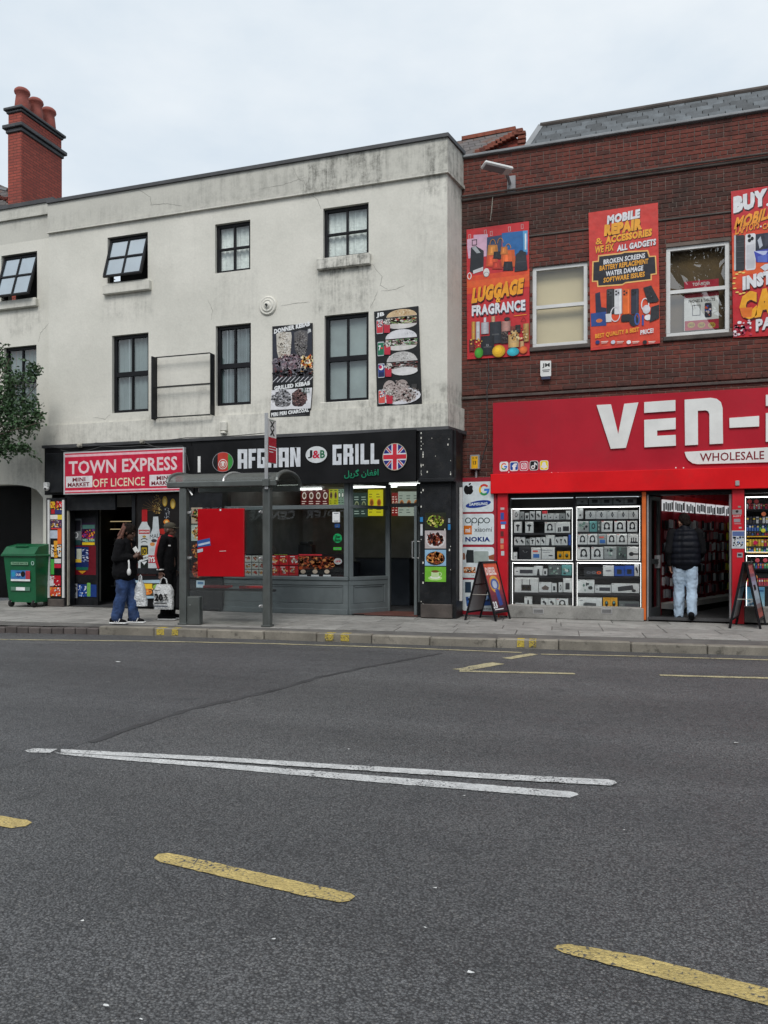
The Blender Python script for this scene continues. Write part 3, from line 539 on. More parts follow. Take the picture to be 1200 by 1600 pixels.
# ------------------------------------------------------------------ left neighbour with the archway
XLL = -17.5
lb = thing('archway_building', 'white rendered neighbour with a dark archway at the left edge', 'building', (PX(20, YL), YL, 0))
LH = [hole(2, 58, 396, 471, YL), hole(6, 57, 541, 648, YL)]; zc = PZ(30, 756, YL); zs_ = PZ(66, 778, YL); xa0, xa1 = PX(-75, YL), PX(67.5, YL)
m = MB(); slab_holes(m, XLL, XL, 0, PZ(30, 340, YL), YL, LH+[(xa0, xa1, -.1, zc)], .3); obj('wall', m, 'render', lb)
m = MB(); n = 14; arc = [(xa0+(xa1-xa0)*i/n, zs_+(zc-zs_)*math.sqrt(max(0, 1-abs(2*i/n-1)**2.6))) for i in range(n+1)]
for (x, z), (x2, z2) in zip(arc, arc[1:]): m.prism([(x, YL-.001, z), (x2, YL-.001, z2), (x2, YL-.001, zc+.01), (x, YL-.001, zc+.01)], (0, .29, 0))
obj('arch_soffit', m, 'render', lb)
zt_ = PZ(30, 340, YL)
bx('parapet', lb, 'render', XLL, XL-.004, YL-.03, YL+.3, zt_, PZ(30, 325, YL)); bx('coping', lb, 'coping', XLL, XL-.005, YL-.06, YL+.4, PZ(30, 325, YL)+.001, PZ(30, 319, YL)); bx('moulding', lb, 'render', XLL, XL-.006, YL-.05, YL+.02, zt_-.04, zt_-.001)
h = LH[0]; window(lb, *h, YL+.11, 2, 2, 'black_frame', 'glass_sky', 'room_dark', fw=.05, tilt=17, sill=sillbox(-4, 60, 470, 483, YL), backd=.3)
window(lb, *LH[1], YL+.1, 2, 2, back='net', heavy=.08, **wk)
bx('pier', lb, 'render', PX(49, YL+.9), xa1+.6, YL+.9, YL+1.1, 0, zc+.1); bx('passage_gate', lb, 'black_board', xa0-.2, PX(50, YL+1.2), YL+1.2, YL+1.26, PAV+.02, zc+.2); bx('passage_wall', lb, 'render', xa1+.02, xa1+.2, YL+.305, YL+1.3, 0, zc+.04)
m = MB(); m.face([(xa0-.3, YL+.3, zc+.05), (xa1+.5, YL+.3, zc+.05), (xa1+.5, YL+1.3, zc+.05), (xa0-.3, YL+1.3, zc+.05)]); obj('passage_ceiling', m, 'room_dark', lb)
# roof and chimney further back on the left
cx0, cx1, cy0, cy1 = PX(12, 16.0), PX(33, 16.0), 16.0, 17.5
zc_ = lambda v: PZ(33, v, 16.0)
ch = thing('brick_chimney', 'tall red brick chimney stack with three pots behind the white parapet', 'chimney', ((cx0+cx1)/2, 16.7, 7))
bx('stack', ch, 'chimney_brick', cx0, cx1, cy0, cy1, 7.2, zc_(199), .01)
for v0, v1, o in ((205, 199, .04), (199, 193, .1), ): bx('oversailing_course', ch, 'coping', cx0-o, cx1+o, cy0-o, cy1+o, zc_(v0), zc_(v1), .015)
bx('stack_top', ch, 'chimney_brick', cx0+.01, cx1-.01, cy0+.01, cy1-.01, zc_(193), zc_(174), .005)
for v0, v1, o in ((174, 170, .03), (170, 165.5, .08)): bx('oversailing_course', ch, 'coping', cx0-o, cx1+o, cy0-o, cy1+o, zc_(v0)+.001, zc_(v1), .015)
for i in range(3):
    y = cy0+.27+.48*i; m = MB(); m.lathe(((cx0+cx1)/2, y, zc_(166)), [(.16, 0), (.19, .1), (.17, .3), (.15, .46), (.19, .5), (.2, .53), (.19, .58), (.15, .62), (.11, .61), (.1, .3)], 18); obj('pot', m, 'terracotta', ch, True)
hr = thing('rear_house', 'dark tiled roof with a brick verge behind the left parapet', 'house', (-17.5, 17.4, 7))
m = MB(); a = P(-40, 285, 17.8); m.prism([P(-60, 340, 16.9), P(75, 340, 16.9), P(70, 312, 17.3), P(8, 292, 17.7), P(-60, 262, 18.3)], (0, .08, -.1)); obj('roof', m, 'rear_tiles', hr)
m = MB(); m.bar(P(-60, 282, 16.85), P(12, 297, 16.85), .09, .06); obj('gutter', m, 'lead', hr)
bx('wall', hr, 'chimney_brick', PX(-60, 17.5), PX(70, 17.5), 17.5, 18.5, 3, PZ(30, 320, 17.5))
m = MB(); rd = random.Random(8)
for i in range(26): p = P(-20+i*2.6, 303+i*.75+rd.uniform(-3, 3), 16.85); m.box(p.x-.05, p.x+.05, p.y-.05, p.y+.04, p.z-.04, p.z+.035, .01)
obj('verge_bricks', m, 'brick', hr)
# ------------------------------------------------------------------ brick building
XE = 6.0; ZE = PZ(985, 208, YB)                    # right end (out of frame), eaves
bb = thing('brick_building', 'dark red brick building with slate mansard roof on the right', 'building', (0, YB, 0))
BH = [hole(832, 918, 413, 540, YB), hole(1041, 1140, 381, 523, YB)]
ZS = PZ(1000, 765, YB)                             # head of the shopfront opening
m = MB(); slab_holes(m, XB-.3, XE, ZS, ZE, YB, BH, .16); bw_ = obj('brick_wall', m, 'mortar', bb)
covers = [hole(733, 826, 358, 556, YB), hole(926, 1027, 330, 535, YB), hole(1147, 1290, 300, 520, YB), (PX(775, YB), XE, 0, PZ(1000, 640, YB))]
def cut(xa, xb, za, zb):
    for h in BH:
        if h[0]-.004 < (xa+xb)/2 < h[1]+.004 or (xa < h[1]+.004 and xb > h[0]-.004):
            if zb > h[2]-.07 and za < h[3]+.004:
                if xa < h[0]-.06 and xb > h[0]-.004: xb = h[0]-.004
                elif xb > h[1]+.06 and xa < h[1]+.004: xa = h[1]+.004
                else: return None
    return (xa, xb)
brs = []; rowh = .075; z = ZS+.005; r_ = 0
while z+.065 < ZE+.02:
    head = (r_ % 5 == 3); st = .1125 if head else .225; x = XB+.002-(st*.5 if r_ % 2 else 0)
    while x < XE-.2:
        a, c_ = max(x, XB+.002), x+st-.01; q = cut(a, c_, z, z+.065)
        if q and q[1]-q[0] > .03 and not any(h[0] < q[0] and h[1] > q[1] and h[2] < z and h[3] > z+.065 for h in covers): brs.append((q[0], q[1], z))
        x += st
    z += rowh; r_ += 1
brs.sort(key=lambda q: (q[0]+q[1])**2/4+(q[2]-CZ)**2)
near = [q for q in brs if abs((q[1]-q[0])-.215) < .002][:300]; ns = set(near)
m = MB(); m.box(-.1075, .1075, -.009, .03, 0, .065, .005); bme = m.mesh('brick', 'brick')
for q in near: o = link('brick', bme, bw_); o.location = ((q[0]+q[1])/2, YB+random.uniform(-.0015, .0015), q[2])
m = MB()
for q in brs:
    if q not in ns: j = random.uniform(-.0015, .0015); m.box(q[0], q[1], YB-.009+j, YB+.02, q[2], q[2]+.065, .005)
o = obj('brick_courses', m, 'brick', bw_); o['kind'] = 'stuff'
def course(u, v, h, out, mat='brick', nm='string_course'):
    zz = PZ(u, v, YB); m = MB(); x = XB+.004
    while x < XE-.2: m.box(x, x+.215, YB-out, YB+.01, zz-h/2, zz+h/2, .006); x += .225
    obj(nm, m, mat, bb)
zz = PZ(985, 277, YB); bx('ledge', bb, 'stone_dark', XB, XE, YB-.045, YB+.01, zz-.025, zz+.03, .012)
m = MB(); m.tube([(XB, YB-.06, zz+.05), (-1.2, YB-.06, zz+.047), (.4, YB-.06, zz+.052), (XE, YB-.06, zz+.05)], .02, 8); obj('conduit', m, 'stone_dark', bb)
zz = PZ(985, 350, YB); bx('ledge', bb, 'stone_dark', XB, XE, YB-.025, YB+.01, zz-.02, zz+.012, .006)
course(985, 600, .065, .03)
zz = PZ(985, 607, YB); bx('ledge', bb, 'stone_dark', XB, XE, YB-.04, YB+.01, zz-.03, zz+.02, .008)
for h, back, gm in ((BH[0], 'blind', 'glass_win'), (BH[1], 'brown_film', 'glass_tree')):
    window(bb, *h, YB+.06, 1, 2, 'upvc', gm, back, fw=.065, bw=.05, heavy=.06, sill=(h[0]-.05, h[1]+.05, YB-.05, YB+.03, h[2]-.08, h[2]-.002), sillm='stone_dark', backd=.12)
# poster stuck inside the right-hand sash window
w2 = thing('window_poster', 'white and crimson phone repair poster inside the right sash window', 'poster', P(1096, 512, YB+.1)); c = Canvas(YB+.1, lift=.004)
bx('sheet', w2, 'paper', PX(1069, YB+.1), PX(1123, YB+.1), YB+.1, YB+.103, PZ(1096, 515, YB+.1), PZ(1096, 438, YB+.1))
CR = C(190, 25, 60); c.rect(1069, 438, 1123, 451, CR).rect(1069, 456, 1123, 464, CR).rect(1070, 464, 1123, 500, WH).rect(1070, 500, 1123, 515, CR); c.text('TOP-MOBI', 1082, 1108, 441, 446, WH, .02)
c.text('PHONES & TABLETS', 1076, 1117, 467, 472, BK, .03); c.ring(1088, 485, 9, 12, 1.5, C(50, 55, 65), 4, 45, 405); c.rrect(1101, 473, 1112, 496, 2, C(40, 40, 60)); c.speck(1106, 485, 4, 9, 14, 2, [C(230, 90, 40), C(60, 90, 200), C(240, 220, 220)], seed=2)
for u in (1080, 1096, 1112): c.ell(u, 508, 6, 4.5, C(200, 165, 60)).text('SALE', u-4, u+4, 506, 510, C(90, 50, 10), .02)
c.done(w2)
# slate mansard
Yr0, Yr1 = YB+.1, YB+.48; z0r, z1r = ZE+.02, PZ(1200, 140, Yr1); xr0, xr1 = PX(820, Yr0), PX(846, Yr1)
rf = (lambda q: (q.face([(xr0, Yr0, z0r), (XE, Yr0, z0r), (XE, Yr1, z1r), (xr1, Yr1, z1r)]), q.face([(xr0, Yr0, z0r), (xr1, Yr1, z1r), (xr1, Yr1+3, z1r), (xr0, Yr0+3, z0r)]), q.face([(xr1, Yr1, z1r), (XE, Yr1, z1r), (XE, Yr1+3, z1r), (xr1, Yr1+3, z1r)]), q)[3])(MB()); rfo = obj('roof', rf, 'coping', bb)
sl_ = Vector((0, Yr1-Yr0, z1r-z0r)); SL = sl_.length; sl_.normalize(); nr_ = Vector((0, -sl_.z, sl_.y)); ex = Vector((1, 0, 0)); rows = 6; rh = SL/rows; rd = random.Random(2)
for r_ in range(rows):
    x = xr0+(xr1-xr0)*r_/rows+.02-(.13 if r_ % 2 else 0); w = .26
    while x < XE-.3:
        a = max(x, xr0+(xr1-xr0)*(r_+.5)/rows); e = x+w-.012
        if e-a > .05:
            m = MB(); cc = Vector(((a+e)/2, Yr0, z0r))+sl_*(rh*(r_+.5))+nr_*(.012+rd.uniform(0, .005)); nq = (nr_+sl_*-.06).normalized()
            m.obox(cc, ex, nq.cross(ex).normalized(), nq, (e-a)/2, rh/2+.012, .008); obj('slate', m, 'slate', rfo)
        x += w
m = MB(); m.tube([(xr1-.02, Yr1, z1r+.02), (XE, Yr1, z1r+.02)], .055, 10); obj('ridge_roll', m, 'stone_dark', rfo); bx('gutter', bb, 'lead', XB-.0, XE, YB-.07, Yr0+.02, ZE+.001, ZE+.05, .01)
m = MB(); m.bar((xr0-.01, Yr0-.02, z0r+.01), (xr1-.01, Yr1-.02, z1r+.02), .09, .03, (0, -1, 0)); obj('hip_flashing', m, 'lead', rfo)
m = MB(); rd = random.Random(3)
# gable of a house behind, between parapet and mansard
rg = thing('rear_gable', 'small slate roof and orange brick gable between the parapet and the mansard', 'house', P(775, 240, 16)); Yg = 15.6
m = MB(); m.prism([P(700, 262, Yg), P(815, 250, Yg), P(815, 222, Yg), P(803, 212, Yg), P(752, 238, Yg)], (0, .25, 0)); obj('gable_wall', m, 'chimney_brick', rg)
m = MB(); m.prism([P(690, 262, Yg+.3), P(757, 237, Yg-.05), P(806, 209, Yg-.05), P(803, 203, Yg+.9), P(722, 219, Yg+.9), P(690, 226, Yg+.9)], (0, .05, -.06)); obj('roof', m, 'rear_tiles', rg)
m = MB(); m.bar(P(722, 219, Yg+.9)+Vector((0, 0, .02)), P(806, 203, Yg+.9)+Vector((0, 0, .02)), .1, .08); obj('ridge_tiles', m, 'brick_red', rg)
m = MB()
for i in range(11): p = P(748, 239, Yg-.06).lerp(P(812, 206, Yg-.06), i/10); m.box(p.x-.07, p.x+.07, p.y-.06, p.y+.06, p.z-.05, p.z+.05, .012)
for i in range(4): p = P(817, 209+i*7, Yg-.06); m.box(p.x-.1, p.x+.06, p.y-.06, p.y+.06, p.z-.035, p.z+.035, .01)
obj('verge_bricks', m, 'brick_red', rg)
# fixtures on the brick wall
fl_ = thing('flood_light', 'grey wall mounted street light on the brick wall beside the white building', 'street light', P(795, 290, YB))
m = MB(); p = P(797, 288, YB-.02); m.box(p.x-.05, p.x+.1, YB-.05, YB+.0, p.z-.16, p.z+.14, .01); obj('wall_bracket', m, 'grey_plastic', fl_)
q = P(775, 262, YB-.55); m = MB(); m.tube([(p.x, YB-.04, p.z), (p.x-.02, YB-.3, p.z+.08), (q.x+.2, YB-.5, q.z-.02)], .03, 8); obj('arm', m, 'grey_plastic', fl_)
m = MB(); D = Vector((-.86, -.5, .12)).normalized(); sd = D.cross(Vector((0, 0, 1))).normalized(); up = sd.cross(D); m.obox(q+D*-.02, D, sd, up, .26, .12, .03, .02); obj('lamp_head', m, 'white_plastic', fl_)
m = MB(); m.obox(q+D*.03-up*.032, D, sd, up, .18, .09, .004); obj('lens', m, 'grey_plastic', fl_)
al = thing('alarm_box', 'small white alarm box lettered JM below the left sash window', 'alarm box', P(852, 590, YB)); m = MB()
m.prism([P(845, 565, YB-.01), P(861.5, 565, YB-.01), P(861.5, 588, YB-.01), P(857, 592, YB-.01), P(849, 592, YB-.01), P(845, 588, YB-.01)][::-1], (0, -.07, 0)); obj('case', m, 'white_plastic', al)
c = Canvas(YB-.08); c.text('JM', 847.3, 859, 567.5, 575, BK, .03).rect(847.5, 577.5, 859, 578.7, C(70, 70, 75)).rect(848.5, 580, 858, 581, C(90, 90, 95)).rect(846, 588, 860, 592.5, C(60, 65, 90)); c.done(al)
m = MB(); m.tube([P(763, 520, YB-.02), P(763.5, 598, YB-.02), P(761, 606, YB-.05), P(761.5, 690, YB-.02), P(758, 700, YB-.02), P(748, 736, YB-.02)], .009, 6); one('wall_cable', m, 'cable', 'thin dark cable running down the brick wall left of the red sign', 'cable')
m = MB(); m.tube([P(797, 300, YB-.02), P(770, 306, YB-.03), P(768, 330, YB-.02), P(766, 345, YB-.02)], .008, 6); one('lamp_cable', m, 'cable_pale', 'thin pale cable looping from the wall street light', 'cable')
nb = thing('number_box', 'yellow and grey number 13 meter box above the phone brand board', 'meter box', P(744, 735, YB)); a = P(736, 712, YB); e = P(751, 734, YB)
bx('case', nb, 'grey_plastic', a.x, e.x, YB-.12, YB-.012, e.z, a.z, .008); c = Canvas(YB-.12); c.rect(736.5, 713, 746.5, 732, C(240, 180, 20)).text('13', 739, 744, 720, 726, BK, .03).text('6', 738, 741, 714, 717, BK).text('8', 743, 745.5, 714, 717, BK); c.done(nb)
m = MB(); m.tube([P(744, 733, YB-.05), P(744, 752, YB-.05)], .02, 8); obj('pipe', m, 'grey_plastic', nb)
# ------------------------------------------------------------------ wall posters and shop signs
def board(name, label, cat, px, Y, th=.02, mat='print', col=BK, group=None, T=(0, 0, 1)):
    """A flat panel with the outline px (photo pixels on plane Y); returns the thing and a canvas on its face."""
    f = lambda p: P(T[0]+p[0]*T[2], T[1]+p[1]*T[2], Y)
    q = [f(p) for p in px]; t = thing(name, label, cat, (sum(p.x for p in q)/len(q), Y, min(p.z for p in q)), group)
    m = MB(); m.col = col; m.prism(q, (0, th, 0)); obj('panel', m, mat, t); return t, Canvas(Y, T=T)
Rd, Or, Ye, Gy, Nv = C(214, 45, 45), C(240, 105, 35), C(250, 178, 40), C(120, 122, 128), C(28, 32, 52)
T = (700, 320, .2); yp = YB-.035
t, c = board('wall_poster', 'red luggage and fragrance poster on the brick wall', 'poster', [(145, 195), (632, 127), (638, 1178), (150, 1207)], yp, T=T, col=C(205, 42, 48), group='posters on the brick wall')
c.poly([(148, 560), (636, 500), (636, 640), (148, 700)], C(228, 78, 40)).poly([(148, 600), (636, 540), (636, 590), (148, 650)], C(236, 98, 45))
c.poly([(150, 330), (150, 270), (200, 262), (200, 235), (250, 232), (310, 228), (320, 400), (160, 420)], C(222, 180, 205))
c.poly([(305, 255), (420, 235), (420, 420), (300, 430)], C(50, 70, 105)).poly([(420, 222), (585, 203), (622, 200), (622, 390), (430, 410)], C(35, 105, 170)).poly([(585, 203), (622, 200), (622, 370), (590, 372)], C(90, 165, 215)).rect(600, 225, 612, 350, C(230, 235, 240))
for x, y in ((170, 250), (292, 215), (338, 225), (480, 190), (580, 170)): c.ring(x, y, 13, 26, 4, C(210, 190, 190), 4, 45, 405)
c.poly([(180, 335), (215, 320), (280, 360), (278, 500), (195, 535), (170, 520)], C(35, 38, 45)).poly([(185, 335), (215, 322), (255, 375), (225, 380)], C(170, 175, 180)).poly([(195, 515), (275, 485), (275, 515), (198, 540)], C(215, 215, 218)).ring(207, 295, 28, 32, 7, BK, 4, 45, 405)
c.ring(168, 557, 17, 27, 6, WH).ell(300, 530, 24, 34, C(225, 222, 220)).ring(300, 545, 22, 20, 4, Gy)
for x, y, w, h, cl in ((350, 360, 45, 45, C(215, 140, 60)), (345, 440, 50, 45, C(225, 90, 50)), (470, 420, 62, 65, C(232, 105, 45)), (385, 475, 40, 28, C(200, 60, 40)), (470, 480, 40, 35, C(30, 30, 40)), (385, 395, 32, 28, C(30, 32, 40)), (440, 360, 30, 30, C(220, 130, 60))): c.poly([(x-w*.8, y-h), (x+w*.8, y-h*1.05), (x+w, y+h), (x-w, y+h)], tuple(q*.75 for q in cl)).poly([(x-w*.5, y-h*.8), (x+w*.4, y-h*.85), (x+w*.55, y+h*.7), (x-w*.7, y+h*.75)], cl).poly([(x-w*.3, y-h*.6), (x-w*.05, y-h*.62), (x, y+h*.4), (x-w*.4, y+h*.45)], tuple(min(.95, q*1.35+.01) for q in cl))
for x, y in ((350, 310), (470, 345), (410, 300)): c.ring(x, y, 24, 40, 5, C(200, 130, 60), 14, 0, 180)
c.poly([(530, 390), (570, 362), (610, 370), (622, 510), (520, 525)], C(38, 42, 52)).ring(572, 375, 18, 20, 4, BK, 12, 0, 180).line([(535, 450), (612, 445)], 4, C(70, 75, 85))
c.text_sh('LUGGAGE', 190, 590, 610, 735, C(248, 165, 35), C(70, 12, 15), .075, 40, .12, 9).text_sh('&', 375, 412, 708, 765, Ye, C(70, 12, 15), .03, 0, 0, 4).text_sh('FRAGRANCE', 187, 605, 765, 850, C(232, 234, 240), C(60, 60, 80), .05, 8, 0, 8)
c.line([(515, 870), (615, 858)], 4, Ye); c.ring(590, 900, 26, 26, 5, C(90, 10, 20), 3, 90, 450)
for x, y, w, h, cl in ((200, 985, 14, 70, C(210, 160, 70)), (235, 985, 16, 70, C(205, 205, 210)), (290, 965, 30, 45, C(190, 190, 198)), (290, 900, 10, 18, C(220, 220, 225)), (372, 1000, 46, 85, C(48, 52, 60)), (355, 895, 14, 22, C(200, 165, 130)), (310, 1100, 52, 75, C(34, 37, 44)), (443, 1030, 28, 55, C(60, 50, 50)), (455, 950, 35, 40, C(190, 140, 130)), (510, 980, 22, 30, C(140, 60, 50)), (548, 970, 20, 30, C(50, 40, 40)), (515, 1065, 42, 50, C(225, 185, 120)), (515, 1005, 22, 20, C(235, 200, 140)), (580, 1095, 16, 28, C(215, 170, 120)), (612, 1000, 22, 70, C(190, 150, 90)), (188, 1100, 20, 45, C(110, 40, 35))): c.shrect(x-w, y-h, x+w, y+h, cl)
for x, y, rx, ry, cl in ((243, 1158, 34, 42, C(70, 165, 45)), (398, 1145, 52, 48, C(245, 190, 30)), (510, 1150, 48, 34, C(50, 185, 205)), (590, 1135, 32, 30, C(238, 120, 50)), (463, 895, 24, 14, C(40, 35, 40))): c.shell(x, y, rx, ry, cl)
c.speck(560, 1010, 70, 60, 40, 9, [C(240, 220, 170), C(60, 40, 35), C(200, 150, 80)], seed=3).speck(220, 1080, 60, 40, 16, 7, [C(230, 190, 90), C(90, 50, 30)], seed=5).text('XX', 300, 322, 1090, 1110, C(190, 190, 195)).speck(443, 1030, 24, 50, 24, 5, [C(150, 130, 120), C(30, 25, 30)], seed=6); c.done(t)
T = (900, 300, .25)
t, c = board('wall_poster', 'orange red mobile repair poster between the two sash windows', 'poster', [(78, 130), (512, 66), (525, 945), (92, 990)], yp, T=T, col=C(213, 60, 52), group='posters on the brick wall')
c.poly([(85, 560), (520, 520), (524, 930), (92, 975)], C(222, 72, 48)).poly([(88, 640), (521, 590), (523, 800), (90, 850)], C(232, 82, 46))
GO, SI = C(246, 172, 50), C(232, 232, 236); SH = C(70, 16, 14)
c.text_sh('MOBILE', 195, 400, 126, 183, SI, SH, .07, 18, .05, 5).text_sh('REPAIR', 177, 415, 183, 255, GO, SH, .085, 16, .05, 6).text_sh('ACCESSORIES', 185, 475, 253, 300, GO, SH, .065, 18, .05, 4).text_sh('&', 122, 166, 288, 328, GO, SH, .02, 0, 0, 3).text_sh('WE FIX', 118, 236, 332, 376, GO, SH, .04, 6, .05, 4).text_sh('ALL GADGETS', 257, 500, 312, 352, SI, SH, .05, 14, .05, 4)
c.poly([(102, 434), (136, 430), (138, 396), (280, 380), (300, 372), (450, 363), (462, 400), (500, 398), (506, 515), (474, 520), (474, 552), (310, 572), (290, 584), (133, 595), (130, 562), (99, 563)], C(245, 190, 110))
c.poly([(110, 440), (143, 437), (145, 404), (285, 388), (303, 381), (445, 372), (455, 408), (493, 405), (498, 508), (466, 513), (466, 545), (310, 563), (290, 575), (140, 586), (138, 554), (107, 555)], C(34, 34, 44))
for s_, a, e, y, cl in (('BROKEN SCREENS', 172, 432, 418, SI), ('BATTERY REPLACEMENT', 148, 452, 455, GO), ('WATER DAMAGE', 186, 420, 494, SI), ('SOFTWARE ISSUES', 172, 430, 533, GO)): c.text(s_, a, e, y-16, y+16, cl, .035, 14, .05)
c.poly([(120, 635), (150, 625), (158, 720), (190, 725), (190, 790), (125, 790)], C(38, 42, 70)).poly([(92, 760), (190, 748), (190, 835), (95, 842)], C(40, 75, 145)).ell(145, 805, 20, 12, C(225, 120, 60))
for x, cl, c2 in ((215, C(40, 42, 46), C(75, 78, 82)), (263, C(228, 228, 230), C(200, 200, 205)), (314, C(238, 110, 40), C(215, 90, 30)), (368, C(46, 50, 66), C(32, 36, 52))):
    c.rrect(x-24, 606, x+25, 765, 8, tuple(q*.7 for q in cl)).rrect(x-20, 609, x+20, 762, 7, cl).poly([(x+8, 612), (x+16, 612), (x+16, 758), (x+10, 758)], tuple(min(.95, q*1.3+.02) for q in cl)).rrect(x-20, 612, x+10, 650, 6, c2)
    for i, j in ((-12, 622), (2, 632), (-12, 642)): c.ell(x+i, j, 6, 6, BK)
c.ring(246, 765, 32, 48, 6, C(235, 230, 235)).poly([(185, 765), (222, 760), (222, 812), (188, 815)], C(225, 225, 228)).rrect(282, 768, 350, 812, 8, C(35, 35, 40)).ell(362, 805, 28, 36, C(40, 42, 52)).ring(382, 795, 18, 38, 9, C(60, 95, 170)).rect(412, 770, 424, 835, C(50, 80, 160))
c.ring(432, 705, 26, 42, 7, C(238, 232, 235)).ell(440, 735, 24, 28, C(225, 222, 228)).ell(450, 785, 22, 18, C(240, 240, 242)).poly([(420, 600), (470, 585), (520, 680), (500, 690), (450, 695)], C(38, 40, 46)).poly([(470, 720), (520, 705), (520, 790), (460, 815)], C(44, 46, 52)).speck(470, 640, 30, 40, 14, 5, [C(120, 122, 128), C(20, 20, 24)], seed=4)
c.text('BEST QUALITY & BEST', 120, 394, 868, 900, GO, .03, 22).text('PRICE!', 402, 484, 858, 888, SI, .04, 8)
for x, cl in ((135, C(40, 60, 120)), (232, C(210, 220, 235)), (330, C(235, 235, 240)), (430, C(35, 35, 40))): c.ell(x, 940, 14, 12, cl).rect(x+22, 934, x+66, 939, C(235, 215, 205)).rect(x+24, 943, x+60, 947, C(235, 205, 195))
c.done(t)
T = (1130, 280, .1624)
t, c = board('wall_poster', 'large red and orange cash for phones poster at the right edge', 'poster', [(75, 118), (430, 65), (800, 10), (820, 1490), (97, 1525)], yp, T=T, col=C(198, 32, 42), group='posters on the brick wall')
c.poly([(85, 520), (810, 430), (815, 1000), (90, 1060)], C(222, 74, 40)).poly([(87, 700), (810, 610), (812, 860), (90, 930)], C(235, 96, 40))
c.text_sh('BUY', 97, 425, 128, 290, SI, C(60, 12, 20), .085, 45, 0, 14).ell(428, 245, 14, 14, SI).text_sh('MOBILE', 115, 480, 310, 428, C(246, 160, 45), SH, .05, 75, .25, 8).text_sh('LAPTOPS', 118, 350, 428, 505, C(246, 150, 45), SH, .04, 40, .1, 7).ell(362, 455, 8, 8, WH).text_sh('CA', 378, 450, 420, 480, C(246, 150, 45), SH, .04, 8, .1, 7)
c.rrect(104, 540, 208, 885, 20, C(44, 46, 52)).rrect(212, 525, 312, 875, 20, C(226, 226, 230)).rrect(224, 630, 302, 860, 8, C(206, 206, 212)).rrect(104, 540, 122, 880, 8, C(190, 192, 196)).poly([(312, 530), (430, 515), (640, 500), (640, 700), (310, 720)], C(42, 46, 62)).poly([(330, 590), (360, 550), (380, 640), (350, 670)], C(190, 196, 208)).poly([(395, 535), (430, 530), (440, 620), (400, 660)], C(60, 64, 80))
for x, y in ((250, 548), (278, 572), (252, 590)): c.ell(x, y, 16, 18, BK)
c.poly([(295, 695), (480, 660), (640, 640), (640, 800), (320, 800)], C(58, 70, 175)).poly([(295, 695), (430, 690), (400, 740)], C(190, 200, 235)).poly([(330, 745), (430, 720), (420, 800), (330, 800)], C(90, 110, 200)).poly([(355, 850), (400, 885), (470, 850), (520, 800), (400, 820)], C(222, 226, 236))
for y in (600, 650, 700, 755, 800): c.line([(132, y), (200, y-4)], 5, C(88, 90, 96))
for i in range(9): a = R(70+i*28); c.ell(170+72*math.cos(a)*.95, 1000-105*math.sin(a), 17, 8, C(245, 205, 110))
c.text_sh('INST', 185, 470, 905, 1040, SI, C(60, 12, 20), .08, 40, 0, 12).text_sh('CA', 155, 495, 1065, 1335, C(246, 172, 35), C(80, 20, 10), .09, 35, 0, 14).text_sh('PA', 312, 475, 1335, 1450, SI, C(60, 12, 20), .05, 20, 0, 10)
c.poly([(155, 1240), (280, 1235), (270, 1325), (190, 1335)], C(236, 120, 35)); c.speck(185, 1430, 80, 70, 40, 16, [C(230, 190, 200), C(200, 60, 90), C(240, 236, 240), C(150, 20, 50)], 1.4, 7, True); c.done(t)
yq = YW-.03; T = (410, 490, .10626)
t, c = board('kebab_poster', 'black and white doner kebab poster tied on the white wall', 'poster', [(145, 188), (735, 138), (738, 1060), (703, 1505), (115, 1530), (150, 1080)], yq, T=T, group='food posters on the white wall')
g1, g2, g3 = C(200, 195, 182), C(120, 116, 110), C(60, 58, 58)
c.rect(152, 260, 728, 800, C(44, 46, 58)).text('DONNER KEBAB', 172, 700, 170, 240, WH, .06, 70).text('JB', 662, 716, 225, 290, WH, .03)
c.poly([(205, 300), (240, 278), (420, 270), (432, 330), (412, 600), (370, 670), (300, 720), (250, 690), (215, 560)], C(205, 200, 190)).poly([(465, 280), (550, 240), (660, 255), (672, 330), (650, 560), (600, 680), (520, 660), (480, 520)], C(98, 96, 98))
c.speck(320, 470, 96, 200, 420, 9, [C(228, 222, 210), C(196, 186, 172), C(170, 158, 144), C(214, 206, 194)], 1.4, 2).speck(360, 470, 50, 190, 90, 9, [C(236, 232, 224), C(222, 216, 206)], 1.4, 32).speck(570, 450, 90, 195, 400, 9, [C(126, 122, 122), C(84, 80, 80), C(150, 146, 144), C(104, 98, 96)], 1.4, 3).speck(330, 650, 80, 60, 40, 13, [C(150, 70, 60), C(90, 40, 36), C(210, 190, 180)], 1, 4)
c.grad(152, 640, 730, 930, [C(50, 50, 62), C(96, 86, 96), C(70, 60, 66), C(36, 34, 38)]).speck(260, 740, 105, 70, 90, 22, [C(120, 112, 122), C(104, 72, 78), C(140, 132, 140), C(84, 80, 90)], 1, 5, True).speck(430, 720, 120, 110, 120, 22, [C(150, 130, 140), C(124, 96, 104), C(172, 160, 166), C(110, 102, 112)], 1, 6, True).speck(650, 740, 80, 110, 120, 24, [C(248, 226, 170), C(240, 170, 70), C(250, 240, 220), C(200, 90, 50)], .8, 7, True)
c.speck(440, 880, 285, 55, 130, 24, [C(30, 28, 32), C(52, 50, 58), C(120, 120, 128), C(96, 44, 46), C(24, 24, 26)], 1.3, 8, True)
c.rect(152, 925, 732, 1010, C(38, 38, 44))
for i in range(9): c.line([(155+i*64, 1010), (235+i*64, 930)], 10, C(212, 212, 216))
c.poly([(150, 1035), (738, 985), (738, 1075), (150, 1115)], BK).text('GRILLED KEBAB', 178, 705, 1030, 1092, WH, .06, 45)
